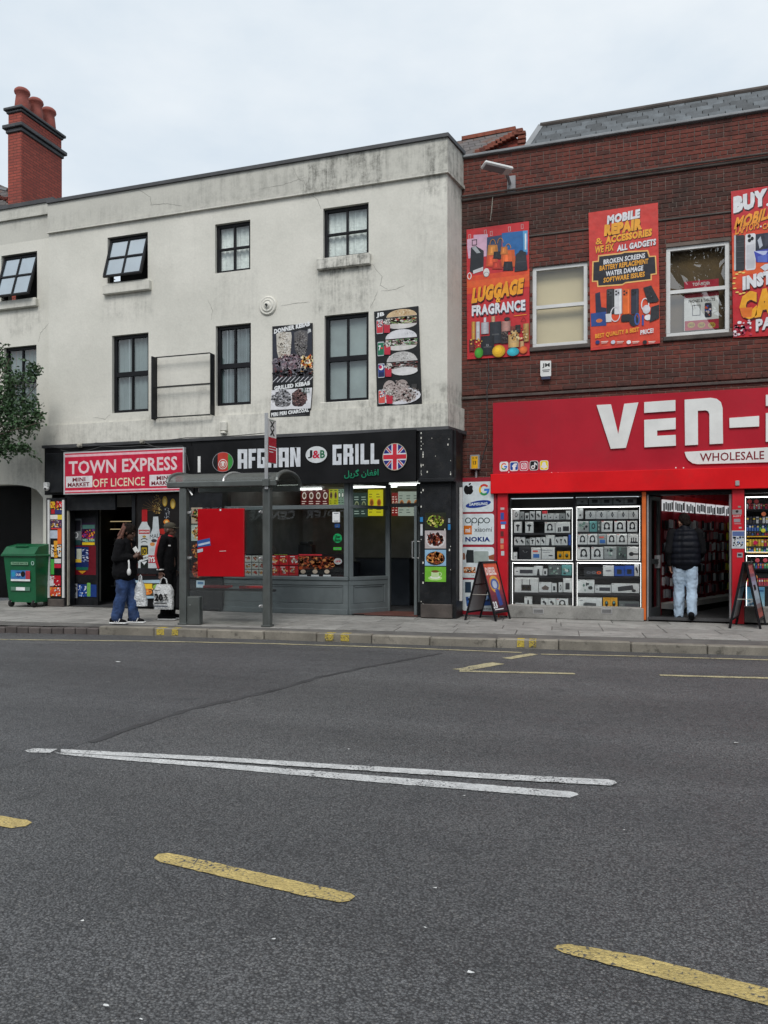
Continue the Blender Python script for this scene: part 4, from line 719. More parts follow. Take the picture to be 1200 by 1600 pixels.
c.poly([(140, 1130), (735, 1090), (712, 1395), (122, 1420)], C(232, 232, 236)).ell(300, 1250, 125, 125, C(128, 126, 128)).ell(320, 1215, 80, 60, C(160, 158, 160)).ell(240, 1330, 50, 40, C(96, 94, 96)).ell(360, 1320, 60, 48, C(104, 102, 104)).ell(550, 1240, 112, 130, C(88, 62, 62)).ell(580, 1200, 60, 60, C(124, 92, 88)).ell(500, 1310, 60, 56, C(62, 44, 46)).speck(300, 1250, 120, 125, 140, 12, [C(120, 120, 124), C(170, 170, 176), C(90, 90, 94), C(200, 200, 205)], 1.6, 9).speck(550, 1240, 110, 130, 140, 12, [C(110, 78, 76), C(74, 50, 50), C(150, 120, 116), C(52, 40, 42)], 1.6, 10).speck(190, 1240, 50, 60, 30, 16, [C(90, 90, 94), C(200, 200, 204)], 1, 11).speck(640, 1140, 60, 40, 30, 12, [C(60, 80, 70), C(180, 190, 190)], 1, 12)
c.poly([(122, 1430), (712, 1395), (703, 1505), (115, 1530)], BK).text('PERI PERI CHARCOAL', 135, 688, 1425, 1482, WH, .06, 42).rect(180, 1500, 640, 1504, C(120, 120, 124)); c.done(t)
T = (575, 470, .10626)
t, c = board('burger_poster', 'black poster of burgers, wraps and drink cans on the white wall', 'poster', [(88, 160), (740, 75), (765, 800), (792, 1512), (135, 1565), (115, 850)], yq, T=T, group='food posters on the white wall')
c.text('JB', 122, 240, 172, 246, WH, .05, 8)
def bun(x, y, w, h, cols, seed):
    c.ell(x, y+h*.55, w, h*.35, C(222, 218, 214)); c.poly([(x-w*.95, y+h*.1), (x+w, y-h*.02), (x+w, y+h*.45), (x-w*.9, y+h*.55)], C(90, 70, 62)); c.speck(x, y+h*.34, w*.93, h*.13, 110, h*.06, cols[2:]+cols[:1], 2.2, seed, True).speck(x, y+h*.14, w*.95, h*.09, 110, h*.06, cols, 2.4, seed+50, True); c.ell(x, y-h*.05, w, h*.55, C(226, 224, 222), 18, 0, 180)
bun(495, 240, 225, 190, [C(150, 185, 110), C(170, 60, 50), C(235, 230, 220), C(60, 45, 40), C(210, 200, 170)], 1); c.ell(495, 228, 222, 105, C(214, 186, 146), 18, 0, 180).speck(520, 165, 150, 35, 30, 9, [C(240, 225, 190), C(190, 140, 90)], 1, 3)
bun(490, 560, 230, 190, [C(120, 170, 120), C(120, 70, 64), C(235, 232, 230), C(70, 52, 50), C(200, 170, 160)], 5); c.ell(490, 548, 232, 128, C(228, 228, 232), 18, 0, 180).speck(600, 480, 70, 20, 20, 6, [C(180, 180, 184)], 1, 6)
bun(505, 900, 225, 190, [C(90, 84, 82), C(50, 46, 46), C(226, 222, 218), C(130, 60, 58), C(170, 166, 160)], 8); c.ell(500, 888, 222, 140, C(198, 196, 194), 18, 0, 180).speck(500, 820, 190, 50, 90, 8, [C(150, 148, 146), C(225, 224, 222)], 1, 9).ell(545, 1035, 190, 62, C(228, 226, 226))
c.ell(470, 1400, 310, 125, C(226, 226, 232)).ell(320, 1290, 95, 120, C(182, 168, 164)).ell(500, 1250, 95, 90, C(168, 154, 150)).ell(540, 1370, 130, 90, C(176, 162, 158)).ell(360, 1410, 95, 90, C(190, 178, 174)).speck(420, 1330, 205, 150, 260, 13, [C(196, 184, 180), C(156, 142, 138), C(212, 202, 198), C(132, 118, 114), C(176, 160, 156)], 1.4, 11).speck(600, 1400, 110, 80, 60, 24, [C(150, 130, 126), C(205, 196, 192)], 1, 13).rect(645, 1225, 722, 1290, C(60, 58, 58)).speck(690, 1340, 60, 60, 30, 12, [C(120, 110, 104), C(210, 206, 204)], 1, 14)
for x, y, cl in ((178, 385, C(215, 60, 70)), (193, 710, C(30, 120, 85)), (200, 1030, C(30, 60, 140)), (208, 1415, C(226, 90, 80))):
    c.rrect(x-48, y-105, x+48, y+105, 14, C(196, 200, 206)).rrect(x-45, y-88, x+45, y+92, 8, cl)
c.speck(178, 340, 38, 50, 30, 12, [C(240, 236, 238), C(235, 230, 234), C(40, 70, 120)], 1, 20).text('7', 160, 195, 660, 735, WH, .05).ell(208, 700, 14, 12, C(225, 50, 50)).ell(198, 985, 36, 40, WH).ell(188, 978, 24, 26, C(200, 40, 90)).speck(208, 1370, 38, 50, 30, 12, [C(240, 236, 238), C(40, 60, 110)], 1, 21).rect(162, 1055, 238, 1120, C(24, 40, 90))
for x, y in ((282, 400), (290, 720), (305, 1045), (322, 1440)): c.poly([(x-50, y-55), (x+48, y-40), (x+44, y+75), (x-42, y+75)], C(196, 44, 66)).speck(x, y-80, 52, 42, 40, 13, [C(226, 222, 214), C(170, 166, 160), C(240, 238, 232)], .6, int(x))
c.done(t)
# --- TOWN EXPRESS sign
T = (0, 680, .25); ys = YW-.17
t, c = board('shop_sign', 'crimson off licence sign lettered TOWN EXPRESS over the leftmost shop', 'shop sign', [(397, 108), (1150, 74), (1150, 350), (397, 371)], ys, .1, T=T, col=C(196, 196, 198))
cr_ = C(208, 24, 62)
c.poly([(406, 116), (1142, 83), (1142, 344), (406, 364)], cr_).poly([(406, 124), (1142, 92), (1142, 106), (406, 139)], C(240, 190, 200)).poly([(406, 347), (1142, 326), (1142, 335), (406, 357)], C(240, 200, 208))
c.text('TOWN EXPRESS', 430, 1108, 147, 232, C(238, 214, 216), .025, 6).text('OFF LICENCE', 580, 905, 267, 320, C(240, 226, 196), .01, 4)
for a, e, y in ((412, 578, 291), (935, 1098, 281)):
    c.rect(a, y-35, e, y+36, C(232, 226, 228)); x0, x1 = (a+42, e-44) if a < 500 else (a+45, e-38); c.text('MINI', x0, x1, y-27, y-1, C(120, 12, 32), .035, 2).text('MARKET', a+12, e-18, y+5, y+30, C(120, 12, 32), .035, 2)
c.done(t)
# --- grill fascia
YG = YW-.14; T = (250, 680, .25)
gs_ = thing('shop_sign', 'black fascia lettered AFGHAN GRILL above the grey shopfront', 'shop sign', P(470, 755, YG))
m = MB(); m.prism([P(302, 694, YG), P(650, 671, YG), P(650, 752, YG), P(302, 760, YG)], (0, .06, 0)); obj('panel', m, 'black_board', gs_)
BL = {'A': [(0, 0, .38, 1), (.62, 0, 1, 1), (.2, 0, .8, .2), (.38, .52, .62, .7)], 'F': [(0, 0, .42, 1), (.42, 0, 1, .2), (.42, .42, .86, .6)], 'G': [(0, 0, .4, 1), (.4, 0, 1, .19), (.4, .8, 1, 1), (.64, .44, 1, .8), (.52, .44, .64, .6)], 'H': [(0, 0, .38, 1), (.62, 0, 1, 1), (.38, .4, .62, .6)], 'R': [(0, 0, .4, 1), (.4, 0, .92, .19), (.62, .19, 1, .45), (.4, .42, .92, .6), (.6, .6, 1, 1)], 'I': [(0, 0, 1, 1)], 'L': [(0, 0, .42, 1), (.42, .8, 1, 1)], 'N': [(0, 0, .36, 1), (.64, 0, 1, 1), (.3, .0, .7, .01)]}
def blk(c, ch, x0, x1, y0, y1, col):
    if ch == 'N': c.poly([(x0+.2*(x1-x0), y0), (x0+.4*(x1-x0), y0), (x0+.8*(x1-x0), y1), (x0+.6*(x1-x0), y1)], col)
    for a, b_, d_, e in BL[ch]: c.rect(x0+a*(x1-x0), y0+b_*(y1-y0), x0+d_*(x1-x0), y0+e*(y1-y0), col)
c = Canvas(YG, T=T, step=.0004); LT = C(222, 226, 232)
for ch_, a, e in (('A', 486, 546), ('F', 554, 602), ('G', 609, 664), ('H', 674, 734), ('A', 743, 806), ('N', 815, 879)): s_ = (a-486)*.034; blk(c, ch_, a, e, 88-s_, 209-s_*1.05, LT)
for ch_, a, e in (('G', 1080, 1136), ('R', 1148, 1210), ('I', 1222, 1243), ('L', 1255, 1309), ('L', 1318, 1371)): s_ = (a-1080)*.034; blk(c, ch_, a, e, 60-s_, 186-s_*.8, LT)
c.ring(396, 168, 66, 63, 4, C(150, 152, 156)); n = 20
def disc_part(x, y, rx, ry, x0, x1, col):
    pts = [(x0+(x1-x0)*i/8, y-ry*math.sqrt(max(0, 1-((x0+(x1-x0)*i/8-x)/rx)**2))) for i in range(9)]; c.poly(pts[::-1]+[(a, 2*y-b_) for a, b_ in pts], col, x)
disc_part(396, 168, 62, 60, 334.5, 364, C(20, 20, 22)); disc_part(396, 168, 62, 60, 364, 428, C(196, 62, 50)); disc_part(396, 168, 62, 60, 428, 457.5, C(60, 150, 66))
c.ring(396, 182, 28, 32, 4, C(232, 226, 220)).ring(396, 182, 18, 20, 3, C(232, 226, 220)).rect(388, 172, 404, 194, C(228, 220, 214)).poly([(382, 174), (396, 162), (410, 174)], C(228, 220, 214)).text('x x', 380, 412, 206, 212, C(232, 226, 220), .02)
c.ell(980, 122, 67, 52, C(222, 226, 228), 28).text('J', 926, 955, 95, 146, BK, .03).text('&', 956, 1003, 96, 146, C(200, 24, 62), .03).text('B', 1004, 1034, 94, 144, C(20, 110, 70), .03)
ar = ''.join(chr(q) for q in (0xFEDE, 0xFBFE, 0xFEAE, 0xFB94, 0x20, 0xFEE5, 0xFE8E, 0xFED0, 0xFED3, 0xFE8D)); c.text(ar, 1154, 1368, 212, 268, C(24, 140, 100), .012, 4)
x, y, rx, ry = 1470, 136, 75, 84; BLU, RED = C(36, 44, 128), C(206, 42, 58)
c.ell(x, y, rx, ry, C(226, 228, 236), 32)
for sx in (1, -1):
    for sy in (1, -1):
        for a0, a1 in ((14, 38), (52, 76)): c.poly([(x+sx*rx*.95*math.cos(R(a0+(a1-a0)*i/5)), y-sy*ry*.95*math.sin(R(a0+(a1-a0)*i/5))) for i in range(6)]+[(x+sx*rx*(.27 if a0 > 40 else .42), y-sy*ry*(.4 if a0 > 40 else .27))], BLU, x)
        c.poly([(x+sx*rx*.2, y-sy*ry*.26), (x+sx*rx*.3, y-sy*ry*.22), (x+sx*rx*.72, y-sy*ry*.66), (x+sx*rx*.66, y-sy*ry*.72)], RED, x)
c.rect(x-20, y-ry*.99, x+20, y+ry*.99, C(226, 228, 236)).rect(x-rx*.98, y-22, x+rx*.98, y+22, C(226, 228, 236)).rect(x-12.5, y-ry*.99, x+12.5, y+ry*.99, RED).rect(x-rx*.99, y-14, x+rx*.99, y+14, RED).ring(x, y, rx+1, ry+1, 4, C(196, 190, 170), 32); c.done(gs_)
# --- wholesale phone shop sign
YV = YB-.16; T = (750, 580, .375)
vs_ = thing('shop_sign', 'large crimson sign with big white letters above the phone shop', 'shop sign', P(1000, 735, YV))
x0, x1 = PX(770, YV), 5.8; zt1, zb1 = PZ(985, 617.5, YV), PZ(985, 735.5, YV)
bx('panel', vs_, 'sign_red', x0, x1, YV, YB-.02, zb1, zt1, .004)
bx('seam', vs_, 'board_red', PX(862, YV), PX(862, YV)+.004, YV-.002, YV+.01, zb1+.01, zt1-.01)
def letter(px, nm='letter'):
    m = MB(); m.prism([P(T[0]+a*T[2], T[1]+b_*T[2], YV) for a, b_ in px], (0, -.03, 0)); obj(nm, m, 'white_plastic', vs_)
letter([(486, 142), (546, 139), (576, 262), (601, 137), (660, 131), (608, 320), (545, 324)]); letter([(684, 130), (814, 121), (814, 166), (684, 175)]); letter([(684, 204), (815, 195), (815, 242), (738, 248), (738, 270), (815, 266), (816, 311), (685, 318)])
letter([(852, 120), (960, 112), (985, 116), (1003, 130), (1010, 155), (1012, 302), (956, 305), (955, 178), (950, 168), (940, 164), (907, 166), (908, 307), (854, 310)]); letter([(1038, 196), (1162, 187), (1162, 231), (1039, 237)]); letter([(1190, 100), (1250, 96), (1250, 142), (1190, 146)]); letter([(1190, 176), (1246, 172), (1246, 292), (1190, 295)])
letter([(852, 337), (1000, 329), (1300, 312), (1300, 377), (905, 388), (885, 384), (868, 372), (858, 357)], 'swoosh')
c = Canvas(YV-.03, T=T); c.text('WHOLESALE', 916, 1184, 337, 372, C(130, 22, 34), .012, 2); c.done(vs_)
c = Canvas(YV, T=T)
def glogo(c, x, y, r, w):
    for a0, a1, cl in ((40, 140, C(222, 66, 56)), (140, 215, C(246, 190, 30)), (215, 310, C(56, 160, 90)), (310, 368, C(66, 130, 230))): c.ring(x, y, r, r*1.08, w, cl, 10, a0, a1)
    c.rect(x, y-w*.55, x+r, y+w*.5, C(66, 130, 230))
def ic(x, y, col): c.rrect(x-18, y-20, x+18, y+20, 8, col); return x, y
ic(100, 397, WH); glogo(c, 100, 397, 13, 5); ic(142, 396, WH); c.rrect(126, 380, 158, 412, 6, C(30, 75, 165)).text('f', 134, 154, 384, 412, WH, .06)
ic(183, 395, C(240, 225, 228)); c.rrect(167, 377, 199, 413, 8, C(205, 60, 90)).rrect(172, 382, 194, 408, 6, WH).rrect(175, 385, 191, 405, 5, C(205, 60, 90)).ell(183, 395, 6, 7, WH).ell(183, 395, 3.5, 4.5, C(205, 60, 90)).ell(190, 387, 1.5, 1.8, WH)
ic(225, 393, WH); c.rrect(209, 375, 241, 411, 7, BK).ring(221, 400, 8, 8, 4, WH).rect(226, 380, 230, 401, WH).poly([(230, 380), (238, 388), (238, 393), (230, 388)], WH)
ic(267, 392, WH); c.rrect(251, 374, 283, 410, 7, C(246, 222, 30)).ell(267, 388, 8, 10, WH).poly([(259, 390), (275, 390), (281, 400), (272, 404), (267, 407), (262, 404), (253, 400)], WH); c.done(vs_)
bx('shutter_box', vs_, 'shutter_red', PX(770, YV)-.02, x1, YV-.12, YB-.02, PZ(985, 767, YV-.12), PZ(985, 735, YV-.12), .006)
m = MB()
for u, v in ((795, 738), (862, 739), (872, 739), (1056, 731), (1068, 731)): p = P(u, v, YV); m.ell((p.x, YV-.003, p.z), .012, .006, .012, 8, 5)
obj('rivets', m, 'white_plastic', vs_); p = P(1152, 755, YV-.12); bx('shutter_lock', vs_, 'alu', p.x-.03, p.x+.03, YV-.14, YV-.12, p.z-.04, p.z+.04, .004)
# --- dark red board with phone brand panels
T = (700, 730, .26667); ybd = YB-.2
bd = thing('brand_board', 'dark red board of four white phone logo panels beside the black pilaster', 'sign board', P(745, 965, ybd)); a, e = P(714, 747, ybd), P(776, 962, ybd)
bx('backing', bd, 'board_red', a.x, e.x, ybd, YB-.01, PAV+.03, a.z, .006)
for i, (x0_, x1_, y0_, y1_) in enumerate(((77, 267, 85, 262), (78, 270, 273, 453), (82, 270, 468, 648), (82, 272, 660, 842))):
    c = Canvas(ybd, T=T, lift=.004); pan = None; q = MB(); c.rrect(x0_, y0_, x1_, y1_, 14, C(226, 236, 240))
    if i == 0:
        c.ell(108, 130, 15, 24, BK).ell(134, 130, 16, 24, BK).ell(121, 138, 26, 24, BK).ell(153, 125, 9, 14, C(226, 236, 240)).ell(121, 163, 6, 5, C(226, 236, 240)).ell(121, 107, 7, 6, C(226, 236, 240)).poly([(121, 105), (122, 97), (130, 92), (136, 93), (133, 101), (126, 105)], BK)
        glogo(c, 212, 132, 31, 12); p = [(178+74*math.cos(R(k*15))*1.0, 216-20*math.sin(R(k*15))-(74*math.cos(R(k*15)))*.14) for k in range(24)]; c.poly(p, C(30, 60, 150), 178).text('SAMSUNG', 124, 232, 207, 224, C(226, 236, 240), .04, 4)
    if i == 1:
        for x in (118, 228): c.ring(x, 312, 18, 17, 5, C(30, 50, 50), 22)
        for x in (155, 193): c.ring(x, 312, 17, 17, 5, C(30, 50, 50), 22).rect(x-17, 312, x-12, 342, C(30, 50, 50))
        c.rect(93, 342, 140, 394, C(226, 120, 30)).text('mi', 103, 131, 356, 382, C(240, 240, 240), .05).text('xiaomi', 155, 257, 352, 378, C(60, 64, 70), .0).text('NOKIA', 102, 246, 408, 436, C(24, 50, 120), .04)
    if i == 2: c.poly([(83, 500), (100, 505), (102, 540), (83, 545)], C(150, 100, 80)).poly([(112, 484), (150, 486), (152, 560), (108, 560), (104, 520)], C(40, 44, 48)).rrect(152, 492, 238, 562, 8, C(166, 178, 174)).poly([(238, 520), (270, 510), (270, 545), (240, 540)], C(160, 90, 60)).rect(92, 585, 162, 620, C(176, 100, 50)).speck(125, 600, 34, 14, 30, 7, [C(60, 50, 44), C(226, 150, 90), C(240, 220, 200)], 1, 3).text('I A', 138, 152, 630, 638, BK)
    if i == 3: c.rect(100, 672, 135, 735, C(40, 60, 80)).poly([(104, 760), (250, 745), (262, 810), (110, 815)], C(40, 80, 150)).speck(180, 780, 70, 28, 30, 9, [C(60, 120, 200), C(30, 40, 70), C(160, 190, 220)], 1, 4).text('screens', 140, 252, 824, 834, C(50, 54, 60))
    o = c.done(bd, 'logo_panel')
m = MB(); m.tube([P(778.5, 760, ybd), P(779, 965, ybd)], .014, 8); one('gas_pipe', m, 'orange', 'thin copper coloured pipe down the red pilaster beside the logo panels', 'pipe')
# ------------------------------------------------------------------ off licence shopfront
def pbox(name, par, mat, u0, u1, v0, v1, y0, y1, ch=0, uc=None):
    uc = uc or (u0+u1)/2; return bx(name, par, mat, PX(u0, y0), PX(u1, y0), y0, y1, PZ(uc, v1, y0), PZ(uc, v0, y0), ch)
def room(par, x0, x1, y0, y1, z0, z1, wall, floor, ceil):
    m = MB(); m.face([(x0, y1, z0), (x1, y1, z0), (x1, y1, z1), (x0, y1, z1)]); m.face([(x0, y0, z0), (x0, y1, z0), (x0, y1, z1), (x0, y0, z1)]); m.face([(x1, y1, z0), (x1, y0, z0), (x1, y0, z1), (x1, y1, z1)]); obj('room_wall', m, wall, par)
    m = MB(); m.face([(x0, y0, z0), (x1, y0, z0), (x1, y1, z0), (x0, y1, z0)]); obj('room_floor', m, floor, par); m = MB(); m.face([(x0, y0, z1), (x0, y1, z1), (x1, y1, z1), (x1, y0, z1)]); obj('room_ceiling', m, ceil, par)
FL = PAV+.012; ZF = PZ(400, 690, YW)
os_ = thing('off_licence_shopfront', 'black framed open off licence shopfront at street level under the crimson sign', 'shopfront', P(185, 948, YW))
xa, xb = PX(73, YW), PX(300, YW)
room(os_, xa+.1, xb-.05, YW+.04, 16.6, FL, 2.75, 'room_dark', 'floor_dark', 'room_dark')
bx('fascia_backing', os_, 'black_board', xa, PX(302, YW), YW-.06, YW+.03, PZ(185, 771, YW), ZB0-.062)
pbox('pilaster', os_, 'black_old', 72, 101, 778, 946, YW-.06, YW+.25, .006); pbox('pilaster_foot', os_, 'stone_dark', 74, 99, 936, 948, YW-.09, YW+.1, .01)
pbox('pilaster_cap', os_, 'black_old', 71, 97.5, 708, 770, YW-.12, YW-.062, .01); pbox('fascia_side_panel', os_, 'black_board', 288, 302, 697, 770, YW-.1, YW-.062, .005)
for u in (75.6, 98.4): pbox('poster_rail', os_, 'upvc', u-1.5, u+1.5, 781, 934, YW-.09, YW-.062)
T = (70, 770, .125); c = Canvas(YW-.062, T=T)      # strip of drink and snack pictures
rd = random.Random(4); c.rect(60, 100, 228, 1300, BK)
for x0, y0, x1, y1, cl in ((72, 110, 128, 190, C(240, 190, 40)), (132, 105, 170, 185, C(200, 60, 50)), (176, 110, 224, 180, C(220, 40, 45)), (80, 205, 126, 262, C(190, 30, 40)), (130, 205, 212, 265, C(50, 60, 120)), (70, 275, 160, 330, C(235, 232, 225)), (160, 275, 222, 335, C(245, 210, 60)), (72, 335, 215, 440, C(80, 60, 80)), (80, 440, 210, 455, C(220, 60, 60)), (70, 470, 160, 570, C(190, 200, 215)), (160, 455, 210, 640, C(236, 110, 40)), (80, 650, 205, 800, C(228, 226, 220)), (115, 600, 160, 810, C(240, 170, 50)), (75, 830, 118, 1020, C(80, 180, 80)), (122, 825, 205, 880, C(236, 236, 236)), (120, 890, 205, 940, C(205, 40, 70)), (66, 1040, 112, 1165, C(228, 228, 232)), (115, 1035, 202, 1160, C(190, 26, 46)), (60, 1178, 202, 1290, C(226, 90, 60))): c.rect(x0, y0, x1, y1, cl)
c.speck(150, 160, 75, 50, 30, 9, [WH, C(250, 200, 60), C(180, 30, 40), BK], 1, 1, True).speck(140, 385, 68, 48, 50, 10, [C(226, 220, 226), C(120, 40, 90), C(40, 40, 90), C(240, 190, 60)], 1, 2, True).speck(145, 730, 62, 70, 40, 9, [BK, C(240, 150, 40), C(40, 50, 90), WH], 1, 3, True).speck(130, 1100, 64, 60, 26, 9, [WH, C(200, 30, 50), C(240, 200, 190)], 1, 4, True).speck(130, 1235, 66, 50, 34, 10, [C(246, 170, 60), WH, C(200, 40, 40)], 1, 5, True)
c.done(os_, 'snack_pictures')
# parked door leaf with posters
yd = YW+.3; pbox('door', os_, 'black_old', 108, 153, 793, 946, yd, yd+.05, .004); T = (70, 770, .125); c = Canvas(yd, T=T)
c.rect(325, 400, 640, 1025, C(110, 20, 34)).rect(330, 315, 640, 660, C(40, 44, 50)).rect(345, 325, 460, 600, C(120, 124, 128)).rrect(365, 345, 450, 480, 8, C(36, 36, 44)).ring(392, 530, 28, 38, 10, WH).rect(340, 590, 450, 650, C(40, 70, 72)).rect(465, 310, 630, 655, C(60, 36, 70)).rect(465, 310, 630, 375, C(44, 44, 50)).rect(472, 400, 625, 450, C(90, 140, 130)).speck(545, 520, 75, 60, 50, 14, [C(240, 180, 40), C(220, 60, 60), C(150, 60, 150), C(60, 30, 60)], 1, 1, True).rect(470, 620, 625, 652, C(236, 200, 40)).text('WELL PAIN', 472, 622, 575, 610, C(150, 220, 190), .03)
c.rect(335, 675, 550, 930, C(26, 44, 96)).rect(400, 700, 462, 830, C(190, 196, 180)).rect(385, 830, 460, 870, C(226, 190, 60)).speck(500, 780, 40, 80, 30, 7, [C(130, 150, 200), C(220, 224, 236)], 2, 2, True).rect(335, 675, 368, 795, C(130, 150, 150)).rect(395, 930, 545, 965, C(30, 100, 80)).poly([(420, 975), (520, 975), (470, 1015)], C(210, 150, 40))
c.rect(325, 1135, 410, 1315, C(170, 174, 182)).speck(365, 1225, 34, 70, 50, 8, [BK, C(90, 92, 100)], 1, 3, True).rect(415, 1145, 650, 1300, C(28, 60, 130)).speck(470, 1230, 50, 60, 30, 12, [C(120, 160, 230), C(220, 226, 240), C(40, 80, 170)], 1, 4, True).rrect(530, 1125, 575, 1295, 10, C(120, 180, 90)).rect(305, 245, 318, 290, WH).rect(303, 305, 318, 355, WH); c.done(os_, 'door_posters')
pbox('door_post', os_, 'cable_pale', 103.5, 106.5, 785, 946, YW+.01, YW+.06); pbox('transom', os_, 'black_old', 101, 180, 771, 797, YW+.0, YW+.06)
pbox('roller_shutter', os_, 'room_grey', 163, 206, 773, 792, YW+.5, YW+.6, .01)
for i, v in enumerate((814, 826, 850, 869, 886, 914)):
    zz = PZ(170, v, 15.2); bx('shelf', os_, 'room_grey', PX(156, 15.2), PX(207, 15.2), 15.0, 15.4, zz-.02, zz, 0)
for v in (814, 826): zz = PZ(170, v, 15.0); bx('shelf_light', os_, 'shelf_glow', PX(157, 15.0), PX(205, 15.0), 14.985, 14.998, zz-.022, zz-.006)
gr = 'bottles on the off licence shelves'
for r_, v in enumerate((826, 850, 869, 914)):
    zz = PZ(170, v, 15.2)
    for k in range(4):
        u = 159+k*6.8; m = MB(); hh = random.uniform(.1, .17); col = random.choice([(.3, .22, .04), (.05, .12, .05), (.2, .05, .03), (.3, .3, .28), (.05, .06, .14)]); m.col = col
        m.lathe((PX(u, 15.15), 15.15, zz), [(.0, 0), (.034, 0), (.034, hh*.6), (.014, hh*.8), (.014, hh), (0, hh)], 8); one('bottle', m, 'carton', 'small dim bottle, %s from the left on the %s back shelf of the off licence' % (('first', 'second', 'third', 'fourth')[k], ('top', 'second', 'third', 'lowest')[r_]), 'bottle', gr)
# window bay with the big bottle poster
yv = YW+.05; pbox('window_post', os_, 'black_old', 206, 211, 772, 948, yv-.03, yv+.06); pbox('sill_rail', os_, 'black_old', 211, 292, 888, 897, yv-.03, yv+.06); pbox('stall_riser', os_, 'black_board', 211, 292, 897, 949, yv, yv+.05)
T = (160, 770, .13125); bp = thing('bottle_poster', 'dark poster with two giant spirit bottles in the off licence window', 'poster', P(245, 885, yv)); pbox('sheet', bp, 'black_board', 211, 291, 772, 888, yv+.002, yv+.012); c = Canvas(yv, T=T)
c.rect(390, 10, 990, 895, C(30, 24, 22)).speck(650, 150, 60, 120, 120, 7, [C(226, 200, 130), C(180, 140, 70), C(90, 60, 30)], 1, 1)
for i in range(9): a = R(60+i*16); c.line([(640, 200), (640+170*math.cos(a), 200-150*math.sin(a))], 5, C(110, 80, 40))
for x, y in ((745, 100), (840, 130), (980, 140)): c.ell(x, y, 30, 62, C(226, 176, 60)).ell(x, y+8, 18, 40, C(250, 214, 120))
c.rect(735, 170, 805, 320, C(34, 34, 40)).speck(770, 240, 30, 60, 30, 6, [C(200, 200, 205), C(80, 80, 90)], 1, 2, True).ell(765, 345, 36, 30, C(240, 140, 50)).ell(765, 345, 18, 16, C(255, 220, 140)).ell(720, 460, 70, 34, C(190, 40, 30)).rect(395, 840, 640, 985, C(70, 24, 22)).speck(480, 930, 80, 40, 40, 14, [C(150, 50, 40), C(40, 20, 20), C(190, 70, 50)], 1, 3)
c.rrect(473, 200, 538, 345, 8, C(190, 30, 36)).poly([(475, 345), (535, 345), (545, 380), (572, 420), (575, 900), (560, 920), (440, 920), (430, 900), (430, 430), (450, 390)], C(222, 224, 226)).rect(436, 440, 566, 490, C(200, 40, 40)).text('SMIRNOFF', 445, 560, 452, 478, WH, .03).ell(502, 522, 22, 14, C(190, 150, 60)).ring(502, 570, 44, 30, 10, BK, 16, 20, 160).ring(502, 600, 40, 26, 8, BK, 14, 20, 160).rrect(458, 625, 548, 910, 14, C(26, 34, 26)).rrect(470, 650, 535, 740, 10, C(190, 160, 40)).text('iO', 476, 528, 665, 730, BK, .05).poly([(452, 765), (550, 730), (550, 790), (452, 825)], WH).text('VODKA', 458, 545, 765, 792, BK, .03, 30).poly([(470, 820), (535, 815), (502, 860)], WH)
c.poly([(610, 285), (668, 280), (680, 440), (700, 560), (700, 900), (655, 940), (575, 905), (566, 520), (600, 430)], C(214, 218, 222)).rect(612, 250, 665, 284, BK).text('MALI', 570, 690, 490, 540, BK, .0, 20).ell(620, 570, 34, 20, C(60, 50, 60)).ell(600, 612, 30, 22, C(230, 150, 80)).rect(552, 745, 640, 835, C(190, 20, 50)).text('IYS', 556, 632, 760, 825, WH, .05); c.done(bp)
m = MB(); g = hole(211, 292, 772, 888, yv-.025); m.face([(g[0], yv-.025, g[2]), (g[1], yv-.025, g[2]), (g[1], yv-.025, g[3]), (g[0], yv-.025, g[3])]); obj('pane', m, 'glass', os_)
t, c = board('food_light_box', 'small pale framed picture of fresh food below the bottle poster', 'light box', [(209.5, 907), (252, 906), (258, 905.5), (258, 934), (209.5, 936)], YW-.0, .04, col=C(170, 195, 210)); c.rect(213, 911, 255, 931, C(60, 54, 40)); c.rect(222, 912, 238, 920, C(240, 196, 50)).ell(217, 917, 4.5, 3.5, C(110, 190, 60)).ell(229, 925, 9, 4.5, C(226, 130, 50)).ell(217, 926, 4, 3, C(220, 190, 120)).ell(245, 917, 6, 4, C(150, 190, 90)).speck(240, 924, 12, 5, 20, 1.6, [C(226, 140, 60), C(240, 200, 120), C(150, 60, 40)], 1, 2); c.done(t)
# pier between the two shops
pr = thing('shop_pier', 'black sticker covered pier with food pictures between the two shops', 'pier', P(305, 950, YW)); pbox('core', pr, 'black_old', 291, 347, 757, 952, YW-.05, YW+.3, .006); c = Canvas(YW-.05)
for v0, v1, bgc, cols in ((793, 818, C(200, 180, 160), [C(120, 170, 60), C(200, 60, 40), C(230, 190, 110), C(90, 60, 40)]), (820, 845, C(190, 200, 190), [C(220, 190, 120), C(200, 120, 60), C(240, 236, 226)]), (847, 873, C(50, 36, 30), [C(190, 90, 50), C(226, 160, 90), C(90, 40, 30)]), (875, 905, C(44, 34, 30), [C(170, 70, 50), C(200, 110, 70), C(110, 40, 34)])): c.rect(299, v0, 316, v1, bgc).speck(308, (v0+v1)/2, 7, (v1-v0)/2.6, 60, 2.2, cols, 1, int(v0))
c.rect(291.5, 813, 295, 819, C(40, 110, 180)).rect(292, 823, 294.5, 828, WH).rect(291.5, 831, 295, 839, WH).rect(291.5, 841, 295, 848, C(210, 212, 214)).rect(291.5, 858, 295, 860, WH).rect(283.5, 852, 290, 868, C(226, 214, 90)).rect(307, 907, 320, 918, C(190, 210, 224)).rect(309, 909, 318, 913, C(90, 130, 170)); c.done(pr, 'stickers')
pbox('neon_tube', pr, 'white_plastic', 309, 313, 713, 738, YW-.16, YW-.145)
